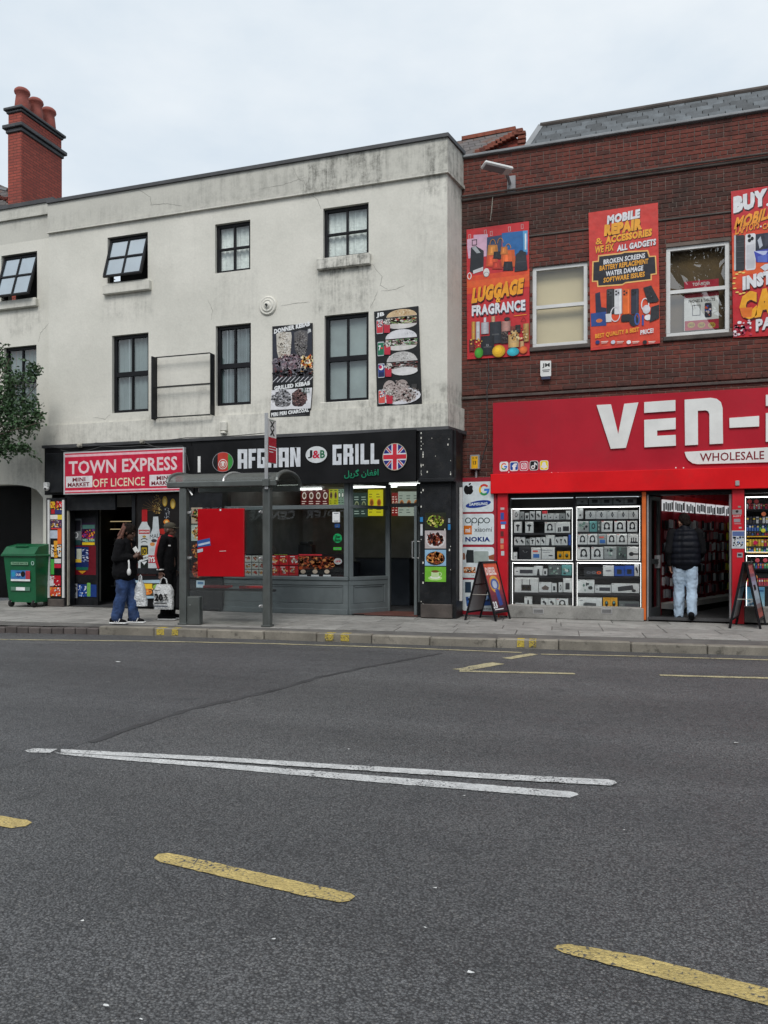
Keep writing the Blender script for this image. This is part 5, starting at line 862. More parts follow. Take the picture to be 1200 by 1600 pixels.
# ------------------------------------------------------------------ grill shopfront
gf = thing('grill_shopfront', 'grey painted timber shopfront with splayed entrance under the black fascia', 'shopfront', P(475, 958, YW))
y0 = YW+.06; yi = 13.9
room(gf, PX(345, y0)-.1, PX(655, YW)+.25, YW+.02, 17.2, FL, 2.68, 'room_grey', 'floor_dark', 'room_white')
xg0, xg1 = PX(342, y0), PX(545, y0); xs1 = PX(606, yi)
ztop, ztr, zsl, zbs = PZ(470, 755, y0), PZ(470, 792.5, y0), PZ(470, 902, y0), PAV
bx('head_rail', gf, 'grey_wood', xg0, xg1, y0-.03, y0+.05, ztop-.02, ztop+.12); bx('transom', gf, 'grey_wood', xg0+.06, xg1-.06, y0-.025, y0+.045, ztr-.04, ztr+.035, .006); bx('sill', gf, 'grey_wood', xg0, xg1, y0-.06, y0+.06, zsl-.05, zsl+.02, .01)
for a, e in ((xg0, xg0+.06), (xg1-.085, xg1)): bx('mullion', gf, 'grey_wood', a, e, y0-.03, y0+.05, zsl+.021, ztop-.021, .006)
def riser(p0, p1, nm='stall_riser'):
    p0, p1 = Vector((*p0, 0)), Vector((*p1, 0)); d_ = (p1-p0); L = d_.length; d_.normalize(); nn_ = Vector((d_.y, -d_.x, 0)); up = Vector((0, 0, 1)); h = zsl-.052-zbs; m = MB(); c_ = (p0+p1)/2+up*(zbs+h/2)
    m.obox(c_-nn_*.02, d_, nn_, up, L/2, .02, h/2); o = obj(nm, m, 'grey_wood', gf)
    fw = .09; m = MB(); zlo, zhi = zbs+.2, zsl-.14
    m.obox((p0+p1)/2+up*((zbs+zlo)/2)+nn_*.008, d_, nn_, up, L/2-.004, .012, (zlo-zbs)/2, .004); m.obox((p0+p1)/2+up*((zhi+zsl-.053)/2)+nn_*.008, d_, nn_, up, L/2-.004, .012, (zsl-.053-zhi)/2, .004)
    for q in (p0+d_*(fw/2+.004), p1-d_*(fw/2+.004)): m.obox(q+up*((zlo+zhi)/2)+nn_*.008, d_, nn_, up, fw/2, .012, (zhi-zlo)/2-.001, .004)
    m.obox((p0+p1)/2+up*(zbs+.05)+nn_*.02, d_, nn_, up, L/2-.006, .016, .05, .008); obj('panel_frame', m, 'grey_wood', o)
    m = MB(); a, e = p0+d_*(fw+.03), p1-d_*(fw+.03)
    for s0, s1 in ((a+up*(zlo+.02), e+up*(zlo+.02)), (a+up*(zhi-.02), e+up*(zhi-.02)), (a+up*(zlo+.02), a+up*(zhi-.02)), (e+up*(zlo+.02), e+up*(zhi-.02))): m.bar(s0+nn_*.004, s1+nn_*.004, .02, .014, tuple(nn_))
    obj('beading', m, 'grey_wood', o)
riser((xg0, y0-.02), (xg1, y0-.02)); riser((xg1+.004, y0-.018), (xs1, yi-.02))
def pane4(p0, p1, za, zb, mat='glass', par=gf): m = MB(); m.face([(p0[0], p0[1], za), (p1[0], p1[1], za), (p1[0], p1[1], zb), (p0[0], p0[1], zb)]); return obj('pane', m, mat, par)
bx('fascia_backing', gf, 'black_board', PX(303, YW), XR+.02, YW-.06, YW+.03, ztop-.0, ZB0-.062)
pane4((xg0, y0), (xg1, y0), zsl, ztr, 'glass_shop'); pane4((xg0, y0+.001), (xg1, y0+.001), ztr, ztop, 'glass_shop')
dv = Vector((xs1-xg1, yi-y0, 0)).normalized()
for f in (0.0, .96):
    m = MB(); p = Vector((xg1, y0, 0)).lerp(Vector((xs1, yi, 0)), f); m.obox((p.x+dv.x*.04, p.y+dv.y*.04, (zsl+ztop)/2), dv, Vector((dv.y, -dv.x, 0)), Vector((0, 0, 1)), .04, .035, (ztop-zsl)/2, .006); obj('mullion', m, 'grey_wood', gf)
for zz, hh in ((ztop, .04), (ztr, .03), (zsl-.015, .035)): m = MB(); m.bar((xg1, y0-.001, zz), (xs1, yi, zz), .08, hh*2, ch=.006); obj('splay_rail', m, 'grey_wood', gf)
pane4((xg1, y0), (xs1, yi), zsl, ztr); pane4((xg1, y0+.001), (xs1, yi+.001), ztr, ztop)
xd1 = PX(657, yi); zd = PZ(627, 789, yi)
bx('door_head', gf, 'grey_wood', xs1, xd1, yi-.03, yi+.05, zd-.04, zd+.03, .006); bx('door_frame', gf, 'grey_wood', xs1-.03, xs1+.05, yi-.04, yi+.05, PAV+.02, ztop, .006); bx('door_frame', gf, 'grey_wood', xd1-.07, xd1, yi-.035, yi+.05, PAV+.02, ztop, .006); pane4((xs1, yi), (xd1, yi), zd+.03, ztop)
m = MB(); m.face([(xg1, y0, PAV+.025), (PX(652, y0), y0, PAV+.025), (xd1, yi, PAV+.025), (xs1, yi, PAV+.025)]); m.box(xg1+.3, PX(652, y0), y0, y0+.03, PAV, PAV+.026); obj('doorstep', m, 'floor_tile', gf)
# door leaf standing open towards the street
xd = PX(649, y0+.05); dl = MB(); yo0, yo1 = y0+.05, yi-.04
for q in ((yo0, yo0+.09, PAV+.03, zd-.06), (yo1-.08, yo1, PAV+.03, zd-.06)): dl.box(xd-.025, xd+.025, q[0], q[1], q[2], q[3], .004)
dl.box(xd-.024, xd+.024, yo0+.09, yo1-.08, zd-.16, zd-.061); dl.box(xd-.024, xd+.024, yo0+.09, yo1-.08, PAV+.031, PAV+.25); do = obj('door', dl, 'grey_wood', gf)
m = MB(); m.face([(xd, yo0+.09, PAV+.25), (xd, yo1-.08, PAV+.25), (xd, yo1-.08, zd-.16), (xd, yo0+.09, zd-.16)]); obj('pane', m, 'glass', do)
for sx in (-1, 1): m = MB(); za, zb = PZ(645, 872, y0), PZ(645, 846, y0); m.tube([(xd+sx*.025, yo0+.05, za), (xd+sx*.07, yo0+.05, za), (xd+sx*.07, yo0+.05, zb), (xd+sx*.025, yo0+.05, zb)], .011, 8); obj('handle', m, 'alu', do)
# inside the grill
gl_ = [(-.75, .0), (.35, .4), (1.0, -.2)]
for i, (u, v, Y) in enumerate(((585, 764, 15.6), (640, 762, 15.2), (470, 768, 15.8), (430, 768, 14.4), (540, 768, 14.2))): p = P(u, v, Y); m = MB(); m.box(p.x-.5, p.x+.5, Y-.03, Y+.03, 2.62, 2.66); o = one('ceiling_tube', m, 'tube_light', ('lit ceiling tube seen through the splayed pane', 'lit ceiling tube above the grill doorway', 'lit ceiling tube behind the main grill window', 'added lit ceiling tube near the glass behind the bus shelter', 'added lit ceiling tube near the corner mullion of the grill')[i], 'ceiling light')  # the last two tubes are added to brighten the grill interior
def menu(label, px, Y, base, cols, seed, extra=None):
    t, c = board('menu_board', label, 'menu board', px, Y, .03, 'litprint', base, 'menu boards in the grill'); us = [p[0] for p in px]; vs = [p[1] for p in px]; u0, u1, v0, v1 = min(us), max(us), min(vs), max(vs)
    rd = random.Random(seed); n = max(2, int((u1-u0)/9))
    for i in range(n):
        u = u0+(u1-u0)*(i+.5)/n; c.ell(u, v0+(v1-v0)*.5, (u1-u0)/n*.3, (v1-v0)*.16, cols[0]).ell(u, v0+(v1-v0)*.5, (u1-u0)/n*.2, (v1-v0)*.1, cols[1])
        for k in (.16, .26, .74, .84): c.rect(u-(u1-u0)/n*.35, v0+(v1-v0)*k, u+(u1-u0)/n*rd.uniform(.0, .35), v0+(v1-v0)*(k+.035), cols[2])
    c.done(t, 'print', 'litprint')
def q4(a, b_, c_, d_): return [(a, b_), (c_, b_), (c_, d_), (a, d_)]
ym = 16.6
menu('dark red menu board with round dishes behind the grill window', q4(470, 757, 514, 792), ym, C(110, 26, 26, .5), [C(220, 210, 200), C(90, 60, 40), C(220, 200, 190)], 1); menu('yellow menu board beside the red one behind the grill window', q4(514, 757, 528, 791), ym-.02, C(200, 205, 40, .6), [C(120, 90, 50), C(60, 40, 30), C(60, 70, 20)], 2); menu('narrow pale green menu board behind the grill window', q4(528, 757, 538, 790), ym, C(140, 170, 150, .6), [C(60, 80, 70), C(230, 230, 220), C(40, 60, 50)], 3)
menu('yellow menu board seen through the splayed window', q4(575, 765, 598, 806), ym-.1, C(220, 214, 40, .7), [C(190, 120, 40), C(120, 70, 30), C(120, 110, 30)], 4); menu('dark green menu board seen through the splayed window', q4(552, 770, 574, 808), ym, C(60, 80, 74, .5), [C(130, 140, 110), C(60, 70, 50), C(150, 170, 160)], 5); menu('red strip menu board above the grill doorway', q4(612, 770, 622, 806), ym, C(140, 36, 32, .6), [C(220, 190, 170), C(120, 70, 50), C(226, 200, 190)], 6); menu('pale menu board of plated meals above the grill doorway', q4(622, 768, 656, 806), ym, C(176, 190, 176, .6), [C(170, 110, 60), C(90, 60, 40), C(80, 90, 84)], 7)
ct = thing('serving_counter', 'dark serving counter inside the grill', 'counter', P(480, 930, 14.6)); bx('front', ct, 'counter', PX(380, 14.6), PX(545, 14.6), 14.6, 15.2, FL, 1.02, .01); bx('top', ct, 'dark_steel', PX(378, 14.6), PX(547, 14.6), 14.55, 15.25, 1.021, 1.06, .008)
ct2 = thing('display_counter', 'blue grey glazed counter seen past the grill door', 'counter', P(600, 930, 15.3)); bx('front', ct2, 'counter', PX(556, 15.3), PX(640, 15.3), 15.3, 15.9, FL, 1.1, .01); bx('top', ct2, 'dark_steel', PX(555, 15.3), PX(641, 15.3), 15.28, 15.92, 1.101, 1.13, .006)
m = MB(); p = P(478, 850, 14.8); m.box(p.x-.16, p.x+.16, 14.75, 14.95, 1.061, 1.4, .01); m.box(p.x-.1, p.x+.12, 14.7, 14.9, 1.4, 1.47, .01); one('till', m, 'dark_steel', 'dark till standing on the serving counter', 'till')
fr = thing('drinks_fridge', 'grey fridge with pale shelves at the back of the grill', 'fridge', P(400, 900, 16)); bx('cabinet', fr, 'room_dark', PX(386, 16), PX(412, 16), 16, 16.5, FL, 2.0, .01)
for k in range(5): bx('shelf', fr, 'room_grey', PX(388, 15.98), PX(410, 15.98), 15.97, 15.99, .5+k*.3, .52+k*.3)
# stickers and menu strip in the front window
ws = thing('menu_strip', 'strip of photo menus along the foot of the grill window', 'menu', P(460, 901, y0+.02)); c = Canvas(y0+.03, lift=.001); pbox('backing', ws, 'black_board', 380, 537, 865.5, 901, y0+.031, y0+.036)
for i in range(4):
    for j in range(3): u = 382.5+i*11.4; v = 868+j*11; c.rect(u, v, u+10.4, v+10, C(216, 214, 208)).speck(u+5, v+4.5, 3.4, 2.4, 8, 1.5, [C(200, 60, 50), C(230, 170, 80), C(120, 70, 50)], 1, i*7+j)
for i in range(3):
    for j in range(2): u = 422+i*15.3; v = 867.5+j*16.5; c.rect(u, v, u+14.3, v+15.2, C(200, 26, 34)).speck(u+7, v+8, 5, 4, 16, 1.7, [C(240, 190, 120), C(226, 222, 216), C(140, 70, 40)], 1, i*5+j+40).rect(u+1.5, v+1.5, u+9, v+2.6, WH)
for i in range(3): u = 466.5+i*18.6; c.rect(u, 869, u+17.6, 889, C(70, 40, 34)).speck(u+9, 879, 8, 9, 60, 2.2, [C(200, 90, 50), C(226, 150, 90), C(120, 50, 36), C(60, 36, 30)], 1.5, i+70, True).ell(u+8, 893, 4, 3.2, C(220, 200, 180)).rect(u+2, 898, u+14, 900.5, WH)
c.text('Our Hot Meals', 430, 450, 865.8, 867.3, C(200, 220, 60)).ell(529, 877, 6.5, 5, WH).text('J&B', 525, 533, 875.5, 879, C(190, 40, 60), .03).rect(468, 866, 504, 868, C(200, 50, 60)); c.done(ws)
for i, (nm, lab, px, cl) in enumerate((('sticker', 'white notice sticker at the right of the grill window', q4(519.5, 800, 531, 816), WH), ('sticker', 'small blue card sticker under the white notice', q4(523, 818.5, 531, 824.5), C(40, 80, 140)), ('sticker', 'green bar sticker low in the grill window', q4(521, 855, 533.5, 859.5), C(70, 190, 60)))):
    t, c = board(nm, lab, 'sticker', px, y0-.004, .002, col=cl); c.rect(px[0][0]+2, px[0][1]+1.5, px[1][0]-2, px[0][1]+2.5, C(90, 100, 110)).rect(px[0][0]+2, px[2][1]-2.4, px[1][0]-3, px[2][1]-1.4, C(110, 120, 130)); c.done(t)
c_ = P(527.5, 841, y0-.004); m = MB(); m.lathe(c_, [(0, 0), (.085, 0), (.085, .003), (0, .004)], 24, (0, -1, 0)); gst = one('sticker', m, 'print', 'round green delivery sticker in the grill window', 'sticker'); [gst.data.attributes.new('Col', 'FLOAT_COLOR', 'FACE').data.foreach_set('color', [*C(30, 170, 100), 1]*len(gst.data.polygons))]
c = Canvas(y0-.009); c.text('Uber', 523, 532, 836, 841, BK, .03).text('Eats', 523, 532, 841.5, 846, BK, .03); c.done(gst)
# black end pilaster with food pictures
bpil = thing('end_pilaster', 'black end pilaster with four food pictures beside the phone board', 'pilaster', P(682, 962, YW)); YP = YW-.1
pbox('shaft', bpil, 'black_old', 656, 705, 752, 962, YP, YW+.3, .008); pbox('capital_box', bpil, 'black_old', 655, 707, 671, 748, YP-.05, YW+.2, .01); pbox('capital_moulding', bpil, 'black_old', 653, 710, 747, 753, YP-.09, YW+.2, .01); pbox('foot', bpil, 'stone_dark', 657, 706, 944, 966, YP-.03, YW+.25, .012)
bx('return', bpil, 'black_old', PX(705, YP), PX(712, YP), YP+.03, YB-.21, PAV, PZ(710, 672, YP)); bx('corner_trim', bpil, 'upvc', PX(713, YP), PX(713, YP)+.05, YP+.25, YP+.3, PAV+.3, PZ(714, 760, YP))
c = Canvas(YP)
for i, (v0, v1, bgc, cols) in enumerate(((801, 827, C(40, 44, 30), [C(170, 190, 60), C(120, 150, 50), C(220, 210, 120), C(80, 60, 40)]), (829, 857, C(190, 180, 180), [C(120, 50, 40), C(70, 40, 36), C(170, 90, 60)]), (859, 884, C(150, 190, 220), [C(200, 120, 60), C(226, 160, 90), C(140, 70, 40)]), (885.5, 909, C(120, 190, 60), [C(120, 190, 60)]))):
    c.rect(664, v0, 697, v1, bgc); vc = (v0+v1)/2
    if i < 3: c.ell(680.5, vc+1, 15, (v1-v0)*.43, (C(40, 36, 34), C(220, 216, 216), C(60, 44, 36))[i]).speck(680.5, vc, 12, (v1-v0)*.34, 120, 2.2, cols, 1.2, i+5)
    else: c.ell(680, vc+6, 11, 3.5, C(190, 226, 150)).ell(680, vc+4.5, 8, 2.5, C(240, 244, 236)).rrect(674, vc-5, 686, vc+5, 3, C(200, 226, 170)).ell(680, vc-4.5, 6, 2, C(120, 80, 50)).ring(687, vc, 3.5, 3.5, 1.2, C(200, 226, 170))
for k in range(1): c.line([(668, 835), (674, 850)], 1.2, BK).line([(672, 832), (680, 850)], 1.2, BK).line([(684, 832), (690, 846)], 1.2, BK)
c.rect(656.5, 808, 661, 815.5, C(50, 130, 190)).rect(657, 819, 660.5, 837, C(200, 204, 208)).rect(700, 819, 704, 828, C(50, 130, 190)).rect(700.5, 810, 703.5, 817, C(150, 160, 170)); c.done(bpil, 'food_pictures')
m = MB(); rd = random.Random(9)
for i in range(40): u = rd.choice([658, 704, 661, rd.uniform(657, 704)]); v = rd.uniform(675, 745) if i < 26 else rd.uniform(760, 955); p = P(u, v, YP-.053 if v < 748 else YP-.003); s_ = rd.uniform(.004, .014); m.face([(p.x-s_, p.y, p.z-s_), (p.x+s_*.7, p.y, p.z-s_*1.5), (p.x+s_, p.y, p.z+s_), (p.x-s_*.5, p.y, p.z+s_*1.7)])
obj('paint_chips', m, 'render', bpil)
# ------------------------------------------------------------------ phone shop
yw = YB-.08; ypr = YB+.07        # glass line; fronts of the boxes on show
ps = thing('phone_shopfront', 'red and orange phone shopfront with lit display windows', 'shopfront', P(960, 968, yw))
pbox('red_pilaster', ps, 'pillar_red', 777, 793, 769, 962, YB-.22, YB+.1, .006); pbox('plinth', ps, 'plinth', 792, 1006, 948, 968, YB-.2, YB+.1, .01, 900)
for u in (841, 948): pbox('air_vent', ps, 'alu', u-8.5, u+8.5, 951, 959, YB-.206, YB-.198, .002)
for u in (841, 948):
    m = MB()
    for k in range(9): p = P(u-6.4+k*1.6, 955, YB-.207); m.box(p.x-.004, p.x+.004, p.y-.002, p.y+.003, p.z-.028, p.z+.028)
    obj('vent_slots', m, 'black_frame', ps)
pbox('orange_post', ps, 'orange', 1003, 1009.5, 768, 969, YB-.18, YB+.1, .006); pbox('door_post', ps, 'alu', 1010.5, 1013.5, 772, 970, YB-.12, YB-.02, .004); pbox('frame_post', ps, 'black_frame', 793, 797, 775, 948, YB-.1, YB-.04); pbox('mullion', ps, 'black_frame', 895.5, 899.5, 775, 949, YB-.1, YB-.03)
bx('opening_head', ps, 'black_frame', PX(777, YB), 5.8, YB-.14, YB+.2, ZS-.1, ZS-.002)
def gl2(u0, u1, v0, v1, Y): a, b_, c_, d_ = hole(u0, u1, v0, v1, Y); pane4((a, Y), (b_, Y), c_, d_, 'glass_shop', ps)
gl2(797, 895, 776, 949, yw); gl2(900, 1003, 776, 949, yw); gl2(1164, 1300, 772, 950, yw)
# LED-edged cabinets
for k, (u0, u1, v0, v1) in enumerate(((799.5, 894.5, 794, 875.5), (800.5, 895.5, 879, 950), (901, 1000, 791, 876), (901.5, 1001.5, 879, 951), (1164.5, 1290, 775, 863), (1166, 1290, 868, 952))):
    a, b_, c_, d_ = hole(u0, u1, v0, v1, ypr-.04); th = .0052; lab = ('upper left', 'lower left', 'upper right', 'lower right', 'upper far right', 'lower far right')[k]; m = MB()
    m.box(a, b_, ypr-.05, ypr-.03, d_-th*2, d_); m.box(a, b_, ypr-.05, ypr-.03, c_, c_+th) if k not in (1, 3, 5) else None; m.box(a, a+th*1.3, ypr-.049, ypr-.031, c_, d_-th*2); m.box(b_-th*1.3, b_, ypr-.049, ypr-.031, c_, d_-th*2)
    bx('added_top_light', ps, 'added_cabinet_light', a+.03, b_-.03, ypr-.028, ypr-.012, d_-.016, d_-.006)  # extra strip inside each cabinet top, added to brighten the boxes
    obj('led_strip', m, 'led', ps, label='white light strip round the %s display' % lab)
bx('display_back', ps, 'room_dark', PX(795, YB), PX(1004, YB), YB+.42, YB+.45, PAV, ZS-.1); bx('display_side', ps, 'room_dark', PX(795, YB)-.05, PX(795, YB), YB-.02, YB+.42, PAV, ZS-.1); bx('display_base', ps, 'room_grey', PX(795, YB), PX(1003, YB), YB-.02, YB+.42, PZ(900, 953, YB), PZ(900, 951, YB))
def icon(m, kind, x0, x1, z0, z1, y):
    cx, cz, w, h = (x0+x1)/2, (z0+z1)/2, x1-x0, z1-z0; DK = C(40, 42, 46); y -= .0015
    def e(px, pz, rx, rz, col, n=12, yy=0): m.col = col; m.face([(px+rx*math.cos(6.2832*i/n), y-yy, pz+rz*math.sin(6.2832*i/n)) for i in range(n)])
    def r(a, b_, c_, d_, col, yy=0): m.col = col; m.face([(a, y-yy, c_), (b_, y-yy, c_), (b_, y-yy, d_), (a, y-yy, d_)])
    if kind == 'phones': e(cx, cz+.04*h, w*.27, h*.33, DK, 16); e(cx, cz-.0*h, w*.16, h*.22, m.base, 14, .001); e(cx-w*.2, cz-h*.18, w*.1, h*.14, DK, 10, .002); e(cx+w*.2, cz-h*.18, w*.1, h*.14, DK, 10, .002)
    elif kind == 'watch': r(cx-w*.05, cx+w*.05, z0+h*.2, z1-h*.15, DK); e(cx, cz, w*.12, h*.2, DK, 12, .001); e(cx, cz, w*.07, h*.13, C(150, 156, 160), 12, .002)
    elif kind == 'ring': e(cx, cz, w*.24, h*.26, DK, 14); e(cx, cz, w*.13, h*.16, m.base, 12, .001)
    elif kind == 'blob': e(cx-w*.1, cz+h*.08, w*.18, h*.16, DK); e(cx+w*.12, cz-h*.1, w*.14, h*.17, DK, 9, .001)
    elif kind == 'dot': e(cx, z0+h*.35, w*.15, h*.1, DK, 8)
    elif kind == 'slot': r(cx-w*.24, cx+w*.24, z0+h*.2, z0+h*.66, DK)
    elif kind == 'bar': r(cx-w*.22, x1-w*.05, z0+h*.25, z0+h*.7, C(56, 58, 64)); r(x0+w*.08, x0+w*.2, z0+h*.4, z0+h*.55, C(120, 122, 126))
    elif kind == 'dryer': e(cx, cz+h*.15, w*.27, h*.11, DK); m.col = DK; m.face([(cx-w*.1, y-.001, z0+h*.15), (cx+w*.05, y-.001, z0+h*.15), (cx+w*.12, y-.001, cz+h*.1), (cx-w*.08, y-.001, cz+h*.1)])
    elif kind == 'set': r(cx+w*.02, x1-w*.06, z0+h*.15, cz+h*.1, DK); r(x0+w*.16, x0+w*.25, z0+h*.1, cz, DK); r(x0+w*.28, x0+w*.38, z0+h*.1, cz+h*.02, DK)
    elif kind == 'clock': e(cx, cz, w*.42, h*.42, C(30, 31, 34), 20); m.col = C(170, 172, 176); m.face([(cx, y-.002, cz), (cx-w*.2, y-.002, cz+h*.22), (cx-w*.17, y-.002, cz+h*.24)]); m.face([(cx, y-.002, cz), (cx+w*.2, y-.002, cz+h*.12), (cx+w*.2, y-.002, cz+h*.16)])
    elif kind == 'card': r(x0+w*.2, x1-w*.15, z0+h*.12, cz-h*.05, C(60, 110, 180)); r(x0+w*.15, x1-w*.3, cz+h*.1, cz+h*.25, C(210, 90, 80))
    elif kind == 'text': r(x0+w*.1, x1-w*.2, cz+h*.15, cz+h*.18, Gy); r(x0+w*.1, x1-w*.35, cz-h*.0, cz+h*.03, Gy); e(x1-w*.3, z0+h*.28, w*.18, h*.05, DK)
    elif kind == 'robot': r(x0+w*.12, x1-w*.12, z0+h*.12, z1-h*.12, C(210, 150, 20)); e(cx, cz-.05*h, w*.24, h*.26, C(40, 46, 44)); e(cx, cz+h*.05, w*.12, h*.12, C(90, 150, 150), 10, .001)
    elif kind == 'router': r(x0+w*.28, x0+w*.7, z0+h*.1, z0+h*.5, C(50, 44, 44)); e(x0+w*.4, z0+h*.3, w*.07, h*.12, C(160, 120, 60)); e(x0+w*.58, z0+h*.3, w*.07, h*.12, C(160, 120, 60)); r(x0+w*.3, x0+w*.33, z0+h*.5, z0+h*.85, DK); r(x0+w*.62, x0+w*.65, z0+h*.5, z0+h*.85, DK)
    elif kind == 'wedge': m.col = C(96, 84, 78); m.face([(x0+w*.2, y, z0+h*.45), (x0+w*.3, y, z0+h*.25), (x1-w*.25, y, z0+h*.22), (x1-w*.2, y, z0+h*.5), (cx, y, z0+h*.72)])
    elif kind == 'cups': [r(x0+w*(.3+.2*i), x0+w*(.4+.2*i), z0+h*.25, z0+h*.62, DK) for i in range(3)]; r(x0+w*.25, x1-w*.08, z0+h*.12, z0+h*.26, DK)
    elif kind == 'keys': m.col = C(46, 48, 52); m.face([(x0+w*.24, y, z0+h*.15), (x0+w*.8, y, z0+h*.35), (x0+w*.76, y, z0+h*.85), (x0+w*.22, y, z0+h*.62)]); e(x1-w*.2, z0+h*.25, w*.08, h*.16, DK, 10, .001)
    elif kind == 'printer': m.col = C(70, 74, 78); m.face([(x0+w*.22, y, z0), (x0+w*.76, y, z0), (x0+w*.76, y, z0+h*.5), (x0+w*.3, y, z0+h*.56), (x0+w*.22, y, z0+h*.45)]); r(x0+w*.06, x0+w*.2, z1-h*.3, z1-h*.24, Gy)
    elif kind == 'pad': e(cx, cz, w*.32, h*.12, C(170, 172, 178)); r(cx-w*.2, cx+w*.2, cz-.02*h, cz+h*.03, DK, .001)
    elif kind == 'pads': [(e(cx-w*.25+i*w*.28, cz-.1*h, w*.13, h*.17, cl), e(cx-w*.25+i*w*.28, cz-.1*h, w*.06, h*.08, C(60, 62, 68), 8, .001)) for i, cl in enumerate((C(90, 92, 98), C(110, 112, 118), C(226, 90, 40)))]
    elif kind == 'scene': rd_ = random.Random(int(cx*999)); [e(x0+w*rd_.uniform(.15, .85), z0+h*rd_.uniform(.2, .8), w*rd_.uniform(.05, .16), h*rd_.uniform(.06, .16), rd_.choice([C(150, 170, 160), C(40, 46, 48), C(100, 130, 120), C(196, 206, 204)]), 8, i*.0003) for i in range(7)]
    elif kind == 'tall': m.col = DK; m.face([(cx-w*.18, y, z0), (cx+w*.18, y, z0), (cx+w*.1, y, z1-h*.35), (cx-w*.08, y, z1-h*.3)])
    elif kind == 'club': e(x0+w*.38, cz-h*.08, w*.22, h*.17, DK); r(cx+w*.05, x1, cz-h*.14, cz-h*.02, DK, .0005)
WB, GB, DB, YBx, BBx, TB, GD = C(206, 210, 210), C(150, 156, 156), C(40, 42, 46), C(226, 164, 20), C(40, 80, 165), C(96, 150, 150), C(84, 92, 92)
LOOK = {WB: 'white', GB: 'grey', DB: 'black', YBx: 'yellow', BBx: 'blue', TB: 'teal', GD: 'dark grey'}
WHAT = {'phones': 'headphones', 'watch': 'watch', 'ring': 'ring pictured', 'blob': 'earbuds', 'dot': 'small gadget', 'slot': 'device', 'bar': 'speaker bar', 'dryer': 'hair dryer', 'set': 'speaker set', 'clock': 'clock', 'card': 'blue pictured', 'text': 'lettered', 'robot': 'round toy', 'router': 'router', 'wedge': 'projector', 'cups': 'dock', 'keys': 'keyboard', 'printer': 'printer', 'pad': 'game pad', 'pads': 'game pads', 'scene': 'patterned', 'tall': 'appliance', 'club': 'microphone'}
ORD = 'first second third fourth fifth sixth seventh eighth ninth tenth eleventh twelfth'.split()
def shelf_row(ox, oy, bay, rown, items, grp, Yf=ypr, shelf=True):
    k = .1187; zs = []
    for i, (x0, x1, y0_, y1_, kind, col) in enumerate(items):
        a, b_, c_, d_ = hole(ox+x0*k, ox+x1*k, oy+y0_*k, oy+y1_*k, Yf); m = MB(); m.base = col; m.col = col; yy = Yf+random.uniform(0, .03); m.box(a, b_-.004, yy, yy+max(.05, min(.12, (b_-a)*.6)), c_, d_)
        if kind == 'redtop': m.col = C(200, 50, 60); m.face([(a, yy-.0015, d_-(d_-c_)*.35), (b_-.004, yy-.0015, d_-(d_-c_)*.35), (b_-.004, yy-.0015, d_), (a, yy-.0015, d_)]); icon(m, 'dot', a, b_, c_, d_, yy)
        else: icon(m, kind, a, b_-.004, c_, d_, yy)
        if col == WB and (b_-a) > .09: m.col = C(190, 60, 60) if kind == 'phones' else C(110, 114, 118); m.face([(a+.008, yy-.001, d_-.018), (a+.04, yy-.001, d_-.018), (a+.04, yy-.001, d_-.008), (a+.008, yy-.001, d_-.008)])
        zs.append(c_)
        one('product_box', m, 'carton', '%s %s box, %s from left on the %s shelf of the %s display' % (LOOK[col], WHAT.get(kind, 'gadget'), ORD[i], rown, bay), 'product box', grp)
    if shelf:
        x0 = PX(ox+min(q[0] for q in items)*k, Yf); x1 = PX(ox+max(q[1] for q in items)*k, Yf); x0, x1 = (PX(800, Yf), PX(894, Yf)) if bay == 'left' else (PX(901, Yf), PX(1001, Yf)) if bay == 'right' else (x0, x1)
        bx('shelf', ps, 'shelf', x0, x1, Yf-.035, Yf+.34, min(zs)-.022, min(zs)-.002); bx('light_hiding_lip', ps, 'shelf', x0, x1, Yf-.042, Yf-.036, min(zs)-.036, min(zs)-.001); bx('shelf_light', ps, 'added_cabinet_light', x0+.02, x1-.02, Yf-.032, Yf-.018, min(zs)-.03, min(zs)-.0225)  # under-shelf strips added to light the boxes below; the lip hides them
g1_, g2_ = 'boxes in the left phone shop display', 'boxes in the right phone shop display'; L0, R0 = (785, 770), (890, 770); Wb = WB
def rw(xs, y0_, y1_, kind, col=WB): return [(a, b_, y0_, y1_, kind, col) for a, b_ in xs]
shelf_row(*L0, 'left', 'top', [(140, 222, 225, 352, 'ring', WB), (225, 285, 248, 352, 'dot', GB), (295, 350, 265, 352, 'slot', WB), (362, 428, 245, 352, 'blob', WB), (443, 507, 240, 352, 'blob', WB), (522, 592, 235, 350, 'redtop', WB), (597, 668, 270, 350, 'dot', WB), (670, 748, 270, 350, 'dot', WB), (752, 830, 268, 350, 'dot', GB), (835, 895, 235, 350, 'blob', WB)], g1_)
shelf_row(*L0, 'left', 'second', [(153, 255, 380, 526, 'dryer', WB), (300, 408, 380, 526, 'dryer', WB), (555, 692, 385, 526, 'phones', WB), (697, 890, 383, 526, 'set', WB)], g1_)
shelf_row(*L0, 'left', 'third', [(153, 222, 582, 690, 'blob', WB), (222, 300, 585, 690, 'blob', WB), (305, 360, 605, 690, 'blob', GB), (362, 432, 592, 690, 'dryer', WB), (438, 498, 587, 690, 'blob', WB), (500, 570, 583, 690, 'blob', WB), (572, 690, 557, 690, 'tall', WB), (692, 745, 583, 690, 'blob', WB), (745, 800, 580, 690, 'dryer', WB), (800, 858, 575, 690, 'blob', WB), (868, 900, 552, 690, 'dot', BBx)], g1_)
